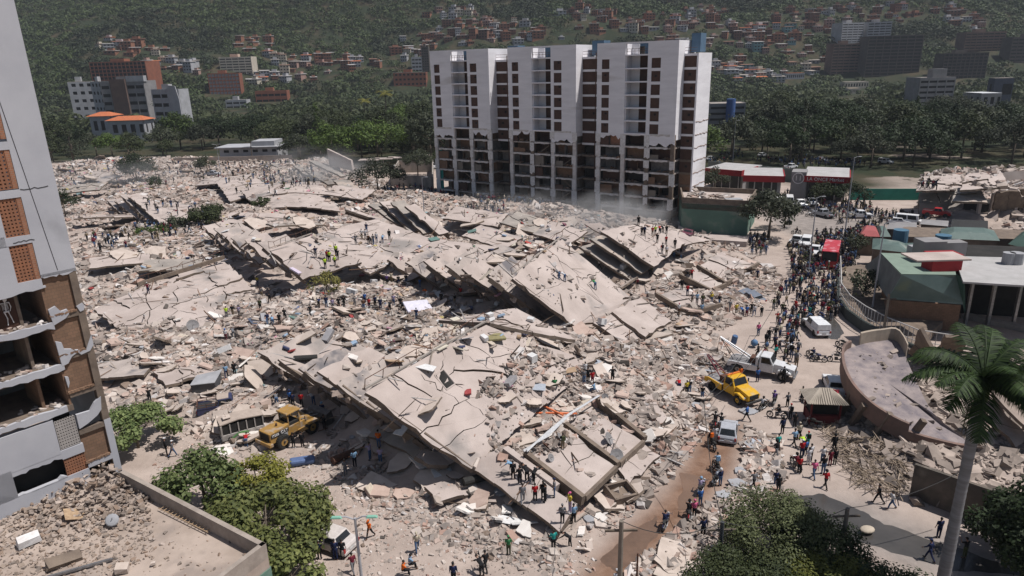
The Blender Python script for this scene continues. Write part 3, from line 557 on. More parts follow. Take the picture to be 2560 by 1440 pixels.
o=chips('broken_sticks',P,np.stack([NR.uniform(.5,2.2,len(x)),NR.uniform(.02,.05,len(x)),NR.uniform(.02,.05,len(x))],1),mat('dusty_wood',(.33,.26,.20),(.18,.14,.10),island=.4,coord='Position'),.25); tag(o,'splintered sticks and battens heaped beside the perimeter wall','debris',kind='stuff')
# ---------------- larger fragments, one object each ----------------
LM=[('the yellow tow truck',(1840,985)),('the grey wrecker truck',(1905,920)),('the red bus',(2060,660)),('the silver hatchback',(1822,1110)),('the wheel loader',(715,1080)),('the crushed minibus',(580,1065)),('the blue pickup wreck',(560,1000)),('the green street lamp',(897,1440)),('the dished roof',(1500,1120)),('the white covered pickup',(2040,830)),('the tiled kiosk',(2060,1000)),('the perimeter wall',(2330,1230)),('the muddy puddle',(1720,1240)),('the green annexe',(1800,600)),('the railing roof',(440,720)),('the white mattress',(1045,800)),('the palm bush',(500,560)),('the broken split roof',(1590,830)),('the blue tarpaulin bale',(757,1165)),('the standing wall panel',(850,440)),('the far leaning stack',(380,570)),('the stair-like floors',(1110,690)),('the smoke plume',(1540,560)),('the far tree',(345,450)),('the orange board',(1452,612)),('the big front roof',(1200,960))]
LM=[(n,G(*p)) for n,p in LM]
for o_ in PLT:
    v=sum((q.co for q in o_.data.vertices),Vector())/len(o_.data.vertices); off=v.copy(); o_.data.transform(Matrix.Translation(-off)); o_.location=off; auto(o_,'broad cracked floor plate lying on the heap','floor plate','broad floor plates on the heaps',LM)
def frag(size,th,m,seed):
    rr=random.Random(seed); n=rr.choice((4,5,5,6,7)); P=[]
    for k in range(n):
        a=2*PI*(k+rr.uniform(-.28,.28))/n; r=rr.uniform(.7,1.05)
        P.append(Vector((math.cos(a)*r*size*.5*1.25,math.sin(a)*r*size*.5,0)))
    Q=[]
    for i in range(n):
        a,b=P[i],P[(i+1)%n]; d=b-a; Q.append(a)
        for q in (1,2,3): Q.append(a.lerp(b,q/4)+Vector((rr.uniform(-1,1),rr.uniform(-1,1),0))*size*.022)
    n=len(Q); mb=MB(); mb.v=[tuple(q) for q in Q]+[(q.x*1.02+rr.uniform(-.05,.05),q.y*1.02+rr.uniform(-.05,.05),-th*rr.uniform(.85,1.15)) for q in Q]
    mb.f=[tuple(range(n)),tuple(range(n,2*n))[::-1]]+[(i,n+i,n+(i+1)%n,(i+1)%n) for i in range(n)]; mb.m=[0,1]+[1]*n
    return mb
PALE=mat('pale_slab_face',(.52,.44,.385),(.42,.35,.30),sc=.9,bump=.2,coord='Position'); GREYF=mat('grey_tile_face',(.33,.33,.345),(.26,.26,.27),sc=.9,coord='Position'); PINKF=mat('pink_brick_face',(.46,.35,.295),(.38,.28,.235),sc=1.4,bump=.3,coord='Position'); WHF=mat('white_plaster_face',(.68,.64,.60),(.56,.51,.47),sc=1.2,coord='Position')
FR=[]
for i in range(26):
    kind=[PALE,PALE,GREYF,PINKF,WHF][i%5]; s=[1.6,2.4,1.3,1.8,1.5][i%5]*(1+.12*(i//5)); ob=frag(s,.15+.04*(i%3),None,100+i).build('concrete_fragment',[kind,CONB if kind is PALE else kind]); ob['tone']=i%5; ob['used']=0; FR.append(ob)
TN=['pale','dusty','blue-grey','brick pink','white plastered']
def put_frag(k,px,py,rot=None,sc=1):
    b=FR[k]; p=hit(px,py)
    o=b if not b['used'] else b.copy()
    if b['used']: C.objects.link(o)
    b['used']=1; tl=rot[0] if rot else random.gauss(0,.22); t2=rot[1] if rot else random.gauss(0,.22)
    o.location=p+Vector((0,0,.12+abs(tl)*.5+abs(t2)*.5)); o.rotation_euler=(tl,t2,rot[2] if rot else random.uniform(0,6.28)); o.scale=(sc,)*3
    pos='upended' if max(abs(tl),abs(t2))>.5 else ('tilted' if max(abs(tl),abs(t2))>.2 else 'flat-lying')
    sz='small' if b.dimensions.x*sc<1.7 else ('large' if b.dimensions.x*sc>2.6 else 'mid-sized')
    auto(o,f'{sz} {TN[b["tone"]]} {pos} concrete fragment','rubble fragment','larger concrete fragments on the heaps',LM)
for (k,px,py,rot,sc) in [(1,1100,1150,(.15,.3,.9),1.9),(6,1090,1200,(.3,-.1,.3),1.3),(7,1905,1108,(0,.05,.2),1.3),(2,1880,1115,(.05,.1,.6),1.5),(12,1770,925,(0,.05,0),1.5),(17,1760,945,(0,0,1),1.2),(9,1165,1280,(.2,.3,1),1.3),(4,1190,1275,(.1,.3,0),1.0),(2,1850,1180,(.1,0,0),1),(7,1845,1215,(.2,.1,0),1.1),(12,1810,1240,(0,.1,.5),1),(16,1700,1400,(.1,.1,.4),1.5),(11,1680,1420,(0,.1,.9),1.3),(22,1870,1030,(.1,0,0),1),(8,950,1235,(.1,.2,.5),1.3),(21,935,1215,(.3,.1,.2),1.1),(3,1010,1240,(.1,.1,.2),1.1),(1,1375,955,(.3,0,.3),1.2),(0,1420,860,(.2,.2,1),1.3),(5,1330,1010,(.1,.2,.8),1.4),(10,1260,1000,(.2,0,0),1.2),(15,660,935,(.9,.2,.2),1.6),(6,640,960,(.2,.9,0),1.2),(1,1420,1020,(0,.1,.3),1.3),(19,555,1130,(.1,.1,0),1.2),(13,1560,990,(.1,.2,.7),1.2)]: put_frag(k,px,py,rot,sc*.72)
cnt=0; rp=np.array(RUB)
while cnt<215:
    px=random.uniform(200,1900); py=random.choice([random.uniform(560,1340),random.uniform(760,1340)]); g=G(px,py,1)
    if not inpoly(np.array([g.x]),np.array([g.y]),RUB)[0]: continue
    h=hit(px,py)
    if h.z-T(h.x,h.y)>.4 and random.random()<.94: continue
    put_frag(random.choice([q for q in range(26) if q%5 in (0,1,0,1,3,4) or q<4]),px,py,None,random.choice((.5,.6,.75,.9,1.0))*(.85 if py>900 else (1 if py>800 else 1.3))); cnt+=1
for px,py,s in [(170,430,2),(230,445,2.4),(290,470,2),(180,500,2.2),(420,440,2),(250,400,2),(215,520,2),(470,430,2),(520,470,2.2),(700,430,2.4),(590,540,2),(640,560,2),(720,540,2.2),(760,560,2),(560,520,2),(830,500,2.2),(1180,560,1.8),(1260,600,2),(1310,590,1.8),(1350,560,2),(1420,560,2.2),(1290,640,1.8),(1240,650,1.6),(1330,620,1.6),(1390,550,2),(290,570,1.8),(390,640,1.6),(240,700,1.6),(260,600,1.8),(310,640,1.6),(560,620,1.5),(1560,720,1.5),(1600,700,1.6),(880,850,1.2),(1030,880,1.2),(820,840,1.3),(760,850,1.2),(620,900,1.1),(1470,905,1.3),(1720,690,1.3)]: put_frag(random.choice((0,1,5,6,10,11,15,16)),px,py,(random.gauss(0,.25),random.gauss(0,.25),random.uniform(0,6)),s*.8)
o=None
x,y=scatter(RUB,900,None,(0,120)); P=np.array([(a,b,zat(a,b)+.12) for a,b in zip(x,y)]); k=len(x)
o=chips('bent_bars',P,np.stack([NR.uniform(.8,3.4,k),NR.uniform(.035,.11,k),NR.uniform(.03,.09,k)],1),ramp_mat('bar_mix',[(.10,.07,.05),(.30,.25,.21),(.50,.47,.45),(.20,.12,.08)]),.4); tag(o,'thin bars, battens and pipes poking out of the heaps','debris',kind='stuff')
# ---------------- recognisable debris ----------------
def place(mb,name,mats,px,py,rot,label,cat,dz=0,bevel=0,smooth=False,group=None):
    p=hit(px,py); o=mb.build(name,mats,smooth=smooth,bevel=bevel,loc=p+Vector((0,0,dz)),rot=rot); return tag(o,label,cat,group)
P_=lambda n,c,r=.7: paint(n,c,r)
WF=P_('white_fabric',(.62,.60,.68)); 
place(MB().obox((0,0,0),(3.0,2.0,.28),jit=.03),'mattress',[WF],1045,778,(.35,.1,.5),'white double mattress propped up on the central goods heap','mattress',.6,.08)
place(MB().obox((0,0,0),(1.6,1.2,.25),jit=.05),'cushion',[P_('olive_cushion',(.24,.21,.10))],1238,847,(.05,.1,.4),'olive square cushion lying on the big front roof','cushion',.15,.08)
place(MB().obox((0,0,0),(1.9,.8,.5),jit=.08),'wrapped_bundle',[P_('blue_tarp',(.09,.14,.28))],757,1160,(0,0,.25),'bundle wrapped in blue tarpaulin lying on the dark road','bundle',.28,.18)
place(MB().obox((0,0,0),(3.4,.7,.06)),'board',[P_('orange_board',(.75,.22,.05))],1452,612,(.1,.25,-.75),'orange plank lying on the bare sloping middle roof','board',.2)
for i,(px,py,rz,l) in enumerate([(1358,1022,-.75,4.2),(1387,1040,0,3.6)]): place(MB().tube([(-l/2,0,0),(0,0,.03),(l/2,0,0)],.08,8),'pipe',[P_('orange_pipe',(.72,.18,.06))],px,py,(0,.05,rz),['orange plastic pipe lying slantwise on the pink rubble','orange plastic pipe lying crosswise below the slanting one'][i],'pipe',.25)
for i,(px,py,s,rz) in enumerate([(a_,b_,c_*.62,d_) for a_,b_,c_,d_ in [(1520,1105,.8,1),(1540,1150,.9,.3),(1363,1120,.5,2),(1376,1150,.5,.8),(1512,997,.5,0),(1487,1002,.5,2),(1572,1072,.4,1),(483,822,1.1,.5),(1332,1130,.5,2.6),(1398,1098,.55,1.3)]]):
    mb=MB(); n=14; o0=0
    for (r,z) in ((.15,0),(.6,.06),(1,.2)):
        for k in range(n): mb.v.append((r*s*math.cos(2*PI*k/n),r*s*math.sin(2*PI*k/n),z*s))
    for j in range(2):
        for k in range(n): mb.f.append((j*n+k,j*n+(k+1)%n,(j+1)*n+(k+1)%n,(j+1)*n+k)); mb.m.append(0)
    mb.f.append(tuple(range(n))[::-1]); mb.m.append(0); mb.tube([(0,0,.05*s),(.1*s,0,.75*s)],.02,5); mb.tube([(0,0,0),(0,.2*s,-.7*s)],.03,6)
    p=hit(px,py); o=mb.build('satellite_dish',[mat('dish_grey',(.26,.25,.25),(.18,.17,.17),sc=3)] if i!=2 else [P_('dish_brown',(.20,.10,.07))],loc=p+Vector((0,0,.55*s)),rot=(1.0,.2,rz)); o.modifiers.new('t','SOLIDIFY').thickness=.02
    auto(o,['grey','large grey','small rusty','small grey','small grey','small grey','tiny grey','large toppled grey','small grey','dark small'][i]+' satellite dish on the fallen roof','satellite dish','satellite dishes on the fallen roofs',LM)
hp=lambda n:[(random.uniform(700,1340),random.uniform(715,880)) for _ in range(n)]+[(random.uniform(330,640),random.uniform(600,680)) for _ in range(n//3)]+[(random.uniform(1180,1480),random.uniform(560,640)) for _ in range(n//3)]
items=[('crate',(.9,.6,.5),'white_enamel',(.66,.65,.64),'white','box',hp(14)),('drawer',(.9,.5,.25),'tan_board',(.40,.28,.18),'tan','drawer',hp(9)),('wooden_board',(1.8,.5,.05),'pale_board',(.55,.47,.38),'narrow pale','wooden board',hp(12)),('cloth_heap',(.9,.7,.25),'navy_cloth',(.05,.06,.13),'dark blue','cloth heap',hp(8)),('cloth_heap',(.9,.7,.25),'lightblue_cloth',(.28,.38,.50),'light blue','cloth heap',hp(7)),('foam_slab',(1.6,.9,.15),'cream_foam',(.60,.55,.45),'cream','foam slab',hp(8)),('washing_machine',(1.0,.9,.9),'white_enamel',(.66,.65,.64),'white','washing machine',[(935,712),(1330,905),(310,690),(1505,812)]),
('refrigerator',(1.8,.8,.8),'white_enamel',(.66,.65,.64),'white','refrigerator',[(300,695),(1560,670),(562,880),(880,735)]),
('wooden_board',(2.2,1.2,.1),'pale_board',(.55,.47,.38),'pale','wooden panel',[(460,845),(935,1240),(1000,700),(640,600),(1450,1010),(870,790),(1215,690),(1130,830)]),
('wooden_board',(2.0,1.3,.1),'tan_board',(.40,.28,.18),'tan','wooden panel',[(1705,812),(520,610),(1420,930),(620,455),(330,640),(985,905)]),
('loose_panel',(2.4,1.2,.08),'white_enamel',(.66,.65,.64),'white','flat panel',[(870,710),(1165,770),(560,580),(480,640),(520,645),(1100,740),(1310,1310),(1275,1305),(1060,920),(500,635),(1010,1070),(1110,1180)]),
('sofa_seat',(1.9,.9,.5),'grey_cloth',(.30,.29,.30),'grey','sofa',[(660,800),(1275,960),(820,845)]),
('mattress',(2.0,1.2,.25),'lilac_cloth',(.55,.48,.58),'lilac','mattress',[(968,725),(740,680)]),
('tarpaulin',(2.4,1.8,.12),'blue_sheet',(.08,.10,.15),'dark blue','tarpaulin sheet',[(640,805),(440,465),(600,545)]),
('sheet_metal',(2.2,1.2,.05),'blue_steel',(.36,.39,.44),'blue-grey','metal sheet',[(1905,1112),(1762,922),(1480,905),(1340,970),(270,960),(1160,850)]),
('red_cloth',(1.0,.7,.2),'red_cloth',(.32,.05,.05),'red','blanket',[(880,795),(228,723),(1170,985),(730,880),(905,690)]),
('pink_cloth',(1.0,.8,.2),'pink_cloth',(.55,.30,.38),'pink','blanket',[(975,825),(1245,740),(960,720),(1270,965)]),
('green_wall_piece',(1.9,1.5,.15),'teal_plaster',(.13,.22,.19),'teal','curved wall piece',[(1085,600),(735,795),(1180,580)])]
for nm,sz,mn,c,tone,cat,L in items:
    m=P_(mn,c,.5); b0=None
    for px,py in L:
        if b0 is None:
            mb=MB().obox((0,0,0),sz,jit=.04)
            if nm in('refrigerator','washing_machine'): mb.obox((sz[0]*.25,-sz[1]*.5-.012,0),(sz[0]*.4,.02,sz[2]*.8),mi=1)
            b0=o=mb.build(nm,[m,GREYF],bevel=.02)
        else: o=b0.copy(); C.objects.link(o)
        o.scale=(.72,)*3; o.location=hit(px,py)+Vector((0,0,sz[2]*.3+.1)); o.rotation_euler=(random.gauss(0,.25),random.gauss(0,.25),random.uniform(0,6)); auto(o,f'{tone} {cat} lying on the rubble',cat,cat+'s in the debris',LM)
place(MB().obox((0,0,-.35),(1.9,1.3,.5)).obox((-.9,0,0),(.15,1.4,.8)).obox((.9,0,0),(.15,1.4,.8)).obox((0,.65,0),(1.9,.15,.8)).obox((0,-.65,0),(1.9,.15,.8)),'concrete_box',[CONB],1550,1248,(.25,.1,.5),'open concrete tank box lying beside the muddy track','concrete box',.45)
for i,(px,py,l,rz,c) in enumerate([(1200,1205,2.6,.5,BLACK),(765,905,2,.2,BLACK),(860,1150,2.0,.8,RUST)]): place(MB().tube([(-l/2,0,0),(l/2,0,.1)],.3,12),'metal_drum',[c],px,py,(0,.1,rz),['black roll lying below the big front roof','dark drum in the shade of the layered floors','rusty long drum near the blue bundle'][i],'drum',.3)
place(MB().tube([(0,0,-.5),(0,0,-.4),(0,0,.4),(0,0,.5)],[.28,.3,.3,.26],14),'plastic_barrel',[P_('blue_barrel',(.06,.12,.24))],1835,860,(.2,.1,0),'dark blue plastic barrel standing in the rubble above the grey wrecker','barrel',.5)
place(MB().ball((0,0,0),.38,12,8),'water_tank',[P_('blue_barrel2',(.07,.16,.30))],1885,868,(.3,0,0),'round blue water tank tipped over above the grey wrecker','water tank',.5,smooth=True)
place(MB().ball((0,0,0),(.5,.36,.16),12,8),'basket',[P_('straw',(.45,.38,.3),.8)],2167,1332,(0,0,.3),'pale straw hat shaped basket lying in the wet road','basket',.25,smooth=True)
# ---------------- central white tower ----------------
rr=random.Random(5)
def jagstrip(mb,x0,x1,y,zt,zb,amp,mi=0,n=None,th=.12,top=False):
    """plaster sheet with a broken lower (or upper) edge"""
    n=n or max(3,int((x1-x0)/.5)); pts=[(x0,zt),(x1,zt)]; 
    for k in range(n,-1,-1): pts.append((x0+(x1-x0)*k/n,zb+rr.uniform(-amp,amp)*(1 if 0<k<n else .4)))
    if len(pts)>3: mb.ext([(a,y,b) for a,b in pts],(0,th,0),mi)
def tower():
    T0=thing('apartment_tower','tall white apartment tower with brown block screens and its lower floors ripped open','building',(-17,161,0),R(-34.9))
    zk=[30.2-2.37*k for k in range(13)]; V0=[0,21.1,41.9]; Wd=16.2; D=13
    win=[(1.0,2.6),(11.1,12.9)]; bay=(5.9,10.4)
    core=MB(); core.box(.3,58,8.5,D,0,30.3); core.build('rear_wall',ROOM,T0)
    for vi,x0 in enumerate(V0):
        mb=MB() # intact upper facade, six floors
        xs=[0,.6 if 0 else win[0][0],win[0][1],bay[0],bay[1],win[1][0],win[1][1],Wd]
        zt=32.5; zlow=16.0
        mb.box(x0,x0+xs[1],0,.3,zlow,zt); mb.box(x0+xs[2],x0+xs[3],0,.3,zlow,zt); mb.box(x0+xs[4],x0+xs[5],0,.3,zlow,zt); mb.box(x0+xs[6],x0+xs[7],0,.3,zlow,zt)
        mb.box(x0+xs[1],x0+xs[2],.003,.3,29.6,zt); mb.box(x0+xs[5],x0+xs[6],.003,.3,29.6,zt); mb.box(x0+xs[3],x0+xs[4],.003,.3,32.2,zt)
        for k in range(6):
            z=zk[k]
            if k: mb.box(x0+xs[1],x0+xs[2],.003,.3,z-.5,z+.02+.0); mb.box(x0+xs[5],x0+xs[6],.003,.3,z-.5,z+.02)
            mb.box(x0+xs[3],x0+xs[4],-.02,2.4,z-.12,z+.12)
        mb.box(x0+xs[3],x0+xs[4],-.02,2.4,zk[6]-.12,zk[6]+.12)
        mb.box(x0+xs[3]-.02,x0+xs[3]+.18,.3,2.6,zlow,32.2); mb.box(x0+xs[4]-.18,x0+xs[4]+.02,.3,2.6,zlow,32.2)
        # side walls of the projecting volume and its parapet
        mb.box(x0+.003,x0+.3,.3,8.5,zlow,zt-.01); mb.box(x0+Wd-.3,x0+Wd-.003,.3,8.5,zlow-1,zt-.01); mb.box(x0+.3,x0+Wd-.3,8.2,8.5,30.4,zt)
        jagstrip(mb,x0,x0+xs[3]-.1,.02,zlow+.01,zlow-.5-(1.6 if vi==0 else rr.uniform(0,1.4)),.55); jagstrip(mb,x0+xs[4],x0+Wd,.02,zlow+.01,zlow-.4-rr.uniform(0,1.6),.5)
        mb.build('white_facade',WHITE,T0)
        rf=MB(); rf.box(x0+.3,x0+Wd-.3,2.6,8.2,30.2,30.4); rf.build('roof_slab',CON2,T0)
        for k in range(6):
            z=zk[k+1]
            for a,b in win:
                hh=zk[k]-.5-z if k else 29.6-z; m=MB(); m.box(x0+a,x0+b,.12,.25,z+.02,z+.02+hh-.02)
                hole=rr.random()<.4
                m.build('block_screen',SCREEN,T0)
                if hole: cx=x0+rr.uniform(a+.3,b-.6); cz=z+rr.uniform(.8,1.4); MB().box(cx,cx+.42,.05,.11,cz,cz+.35).build('dark_vent_plate',DARK,T0)  # solid near-black plate on the screen, its colour stands for a hole's shade
            MB().box(x0+bay[0]+1.9,x0+bay[1]-.18,2.35,2.5,z+.12,zk[k]-.12).build('block_screen',SCREEN,T0)
            MB().box(x0+bay[0]+.18,x0+bay[0]+1.9,2.3,2.45,z+.12,zk[k]-.12).build('balcony_wall',WHITE,T0)
        # roof opening with tank
        MB().box(x0+bay[0]+.18,x0+bay[0]+1.7,2.35,2.5,30.35,32.2).build('balcony_wall',WHITE,T0)
        m=MB(); 
        for z in (30.9,31.3): m.tube([(x0+bay[0]+.2,.1,z),(x0+bay[1]-.2,.1,z)],.035,5)
        for q in range(6): xx=x0+bay[0]+.3+q*.75; m.tube([(xx,.1,30.3),(xx,.1,31.3)],.03,5)
        m.build('roof_railing',RUST,T0)
        # ripped open lower frame
        cols=[(0,.75),(5.3,6.1),(10.35,11.1),(15.45,16.2)]
        for ci,(a,b) in enumerate(cols):
            m=MB(); m.box(x0+a,x0+b,.05,.6,-.5,zlow,0)
            m.build('column',CONB if (ci==3 and vi==2) or rr.random()<.15 else mat('dusty_plaster',(.66,.62,.60),(.46,.42,.39),sc=1.2),T0)
            m=MB()
            for k in range(6,12): # peeling plaster
                if rr.random()<.75: jagstrip(m,x0+a-rr.uniform(0,.25),x0+b+rr.uniform(0,.3),-.02,zk[k]-.1,zk[k]-rr.uniform(1.4,2.4),.3,n=3,th=.08)
            if m.v: m.build('peeling_plaster',WHITE2,T0)
        for k in range(6,13):
            z=zk[k]; m=MB(); m.box(x0+.1,x0+Wd-.1,.1,8.4,z-.24,z,0); o=m.build('floor_slab',mat('tower_slab_edge',(.44,.39,.35),(.27,.22,.18),sc=1.1),T0)
            m=MB()
            for a in range(3):
                xa=x0+[.75,6.1,11.1][a]; xb=x0+[5.3,10.35,15.45][a]
                if rr.random()<.8: m=MB(); jagstrip(m,xa+rr.uniform(0,.5),xb-rr.uniform(0,.6),-.01,z+.08,z-.28,.1,th=.12); m.build('slab_edge',mat('dusty_plaster',(0,0,0)),T0)
            if k>=6: # rooms
                m=MB(); bk=z-2.37 if k<12 else -.5
                for a in range(3):
                    xa=x0+[.75,6.1,11.1][a]; xb=x0+[5.3,10.35,15.45][a]; t=rr.random(); top=z-.25
                    if k==6 and a==1 : continue
                    m.box(xa,xb,rr.uniform(1.3,3.6),5.2,bk,top,rr.choice((0,0,2,3,2,6,1)))
                    if rr.random()<.35: xm=rr.uniform(xa+1,xb-1); m.box(xa+.02,xm,.3,.5,bk,top-rr.uniform(0,1.2),rr.choice((2,6,3)))
                    if rr.random()<.7: xx=rr.uniform(xa+.6,xb-.6); m.box(xx,xx+.15,rr.uniform(.8,2.5),3.2,bk,top-rr.uniform(0,.8),rr.choice((0,1,2)))
                    for q in range(3): m.obox((rr.uniform(xa+.4,xb-.4),rr.uniform(.4,1.6),bk+.2),(rr.uniform(.4,1.2),.5,rr.uniform(.15,.5)),(rr.uniform(-.3,.3),rr.uniform(-.3,.3),rr.uniform(0,3)),rr.choice((2,4)),jit=.3)
                    if rr.random()<.3: m.obox((rr.uniform(xa+1,xb-1),.9,bk+.9),(2.8,.12,.2),(0,rr.choice((-.6,.6)),.1),4)
                if vi==0 and k in (6,8,9,10,11): m.box(x0+.76,x0+1.6,.5,.6,bk,z-.25,5)
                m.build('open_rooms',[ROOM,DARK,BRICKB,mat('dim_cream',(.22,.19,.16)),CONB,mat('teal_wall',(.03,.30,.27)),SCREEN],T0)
        if vi==0: MB().box(x0+.8,x0+2,.1,.3,zk[7]+.02,zk[6]-.26).build('block_screen',SCREEN,T0)
        MB().box(x0+6.2,x0+10.3,2.4,2.55,zk[7]+.02,zk[6]-.26).build('block_screen',SCREEN,T0)
        if vi==2:
            MB().box(x0+.8,x0+2.7,.1,.3,zk[7]+.02,zk[6]-.26).build('block_screen',SCREEN,T0); MB().box(x0+2.8,x0+5.2,.6,.8,zk[7]+.02,zk[6]-.4).build('brick_wall',BRICK,T0)
    # recesses between the volumes
    for ri,(a,b) in enumerate(((16.2,21.1),(37.3,41.9),(58.1,60.4))):
        a+=.02;b-=.02; y=2.7 if ri<2 else 3.0
        for k in range(12):
            z0,z1=zk[k+1],zk[k]
            if k<7 or ri==2: MB().box(a,b-.0,y,y+.2,z0+.02,z1-.42).build('block_screen',SCREEN if k<9 else BRICKB,T0)
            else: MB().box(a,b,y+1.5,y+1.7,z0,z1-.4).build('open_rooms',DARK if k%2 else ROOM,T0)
            if rr.random()<.7: xx=rr.uniform(a+.4,b-.9); MB().box(xx,xx+.5,y-.06,y-.01,z0+.9,z0+1.35).build('dark_vent_plate',DARK,T0)  # same near-black plate, hole shade put into the colour
        m=MB()
        for k in range(13): MB().box(a,b,y-.1,y+3,zk[k]-.4,zk[k],0).build('floor_band',WHITE if k<8 else CONB,T0)
        m=MB(); 
        for z in (30.7,31.2): m.tube([(a,y,z),(b,y,z)],.035,5)
        m.build('roof_railing',RUST,T0)
        if ri<2: MB().tube([(a+3.2,y-.5,31),(a+3.1,y-.5,15),(a+3.2,y-.5,3)],.1,6).build('drain_pipe',RUST,T0)
    m=MB(); jag=[(3.0,30.3),(10,30.3),(10,2.2),(8.6,2.6),(7.2,2.0),(6,3.4),(4.4,3.0),(3.0,4.4)]
    m.ext([(60.4,a,b) for a,b in jag],(.3,0,0)); m.build('end_wall',WHITE,T0)
    m=MB()
    for k in (5,6,7,8,9,10):
        z=zk[k]-.2; pts=[(60.72,3.2+q*.68,z+rr.uniform(-.14,.14)) for q in range(11)]; m.tube(pts,[.03+.05*abs(math.sin(q*2.1+k)) for q in range(11)],4)
    m.build('wall_crack',BRICKB,T0)
    m=MB(); m.box(60.3,60.69,3.2,9.8,.2,2.0); m.build('broken_end_floor',CONB,T0)
    BL=mat('blue_panel',(.10,.17,.25),(.08,.135,.20),sc=.6)
    for a,b,z in ((17.6,20.2,33.0),(38.0,40.6,33.2),(58.4,60.1,33.7)): MB().box(a,b,5.2,8,30.45,z).build('stair_tower',BL,T0)
    for x0 in V0: MB().box(x0+4.5,x0+11,6.2,7.8,30.45,32.55+(0 if x0 else .15)).build('roof_screen',BL,T0)
    MB().tube([(41.9+8.6,1.4,30.4),(41.9+8.6,1.4,31.7)],.5,12).build('water_tank',BLACK,T0)
    return T0
tower()
# ---------------- near damaged tower ----------------
hd=4.5; kf=(28.6-hd)/28.6; Cx,Cy=-25.55,38.68
NT=thing('apartment_tower','near white tower with a ripped corner exposing brick walls and perforated brick screens','building',(Cx,Cy,hd),R(50))
def S_(s,z): return s*kf,z*kf
def fbox(mb,s0,s1,z0,z1,y0=0,y1=.25,mi=0): a,c_=S_(s0,z0); b,d=S_(s1,z1); return mb.box(a,b,y0,y1,c_,d,mi)
def screenpanel(s0,s1,z0,z1,nx,nz,name='perforated_screen',white=False):
    """perforated clay block screen with real holes; solid strip of blocks along one side"""
    a,c_=S_(s0,z0); b,d=S_(s1,z1); mb=MB(); w=(b-a)/nx; h=(d-c_)/nz; t=.28
    for i in range(nx+1): x=a+i*w; mb.box(max(a,x-w*t),min(b,x+w*t),.06,.2,c_,d)
    for j in range(nz+1): z=c_+j*h; mb.box(a,b,.063,.197,max(c_,z-h*t),min(d,z+h*t))
    mb.build(name,mat('perforated_clay',(.28,.12,.065),(.21,.10,.06),sc=2) if not white else mat('grey_clay',(.36,.33,.31)),NT)
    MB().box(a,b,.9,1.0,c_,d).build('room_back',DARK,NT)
mb=MB(); zt=60
NTW=mat('white_wash_wall',(.44,.44,.465),(.37,.37,.40),sc=.25,rough=.8,c3=(.31,.31,.33),sc3=.22,th3=.58)
fbox(mb,-2.15,0,15.9,zt); 
fl=[18.35+3.04*k for k in range(14)]
a=-2.15
mb.box(-40,-12,0,.25,-2,60*kf)
fbox(mb,-40,-3.6,18.35,19.0)
for k,z in enumerate(fl): fbox(mb,-14.2,-2.151,z,z+.55) if k==0 else fbox(mb,-14.2,-2.151,z-.0,z+.5)
# lower jagged edge of white wall round the corner
def jag2(mb,s0,s1,zt,zb,amp,y=-.02,n=10,th=.2,top=None):
    pts=[(s0,zt),(s1,zt)] if top is None else [(s0,zt)]+[(s0+(s1-s0)*k/n,zt+rr.uniform(-top,top)) for k in range(1,n)]+[(s1,zt)]
    for k in range(n,-1,-1): pts.append((s0+(s1-s0)*k/n,zb+rr.uniform(-amp,amp)))
    P=[(S_(p,q)[0],y,S_(p,q)[1]) for p,q in pts]; mb.ext(P,(0,th,0))
jag2(mb,-2.15,0,16.1,15.85,.1,0,12,.25)
fbox(mb,-14,-2.152,15.2,15.85); jag2(mb,-14,-2.0,15.3,15.1,.1,.001,30,.24)
mb.build('white_wall',NTW,NT)
# side wall of tower running back (out of view, real)
MB().box(-.25,0,.25,14,-2,60*kf).build('side_wall',NTW,NT)
for k,(z0,z1) in enumerate([(25.1,27.9),(21.95,24.6),(18.9,21.5),(15.85,18.32)]):
    s1=-2.17; xs=s1-.28 if k else s1-.28
    screenpanel(-3.5 if k>1 else -4.6,xs,z0,z1,(5 if k<3 else 5) if k>1 else 9,11)
    m=MB(); fbox(m,xs,s1,z0,z1,.03,.22); m.build('brick_jamb',BRICK,NT)
    m=MB(); fbox(m,-14,-3.5 if k>1 else -4.6,z0,z1,.0,.24); m.build('white_wall',NTW,NT)
# cracks in the white wall
m=MB(); m.tube([(S_(-2.1+i*.2,21.85+rr.uniform(-.04,.04))[0],-.005,S_(0,21.85+rr.uniform(-.05,.05))[1]) for i in range(9)],.02,4); m.tube([(S_(-3.2+i*.15,18.5+rr.uniform(-.04,.04))[0],-.005,S_(0,18.55+rr.uniform(-.05,.05))[1]) for i in range(9)],.02,4)
m.tube([(S_(-2.6,34)[0],-.02,S_(0,34)[1]),(S_(-1.1,17)[0],-.02,S_(0,16.2)[1])],.012,4); m.build('wall_crack',DARK,NT)
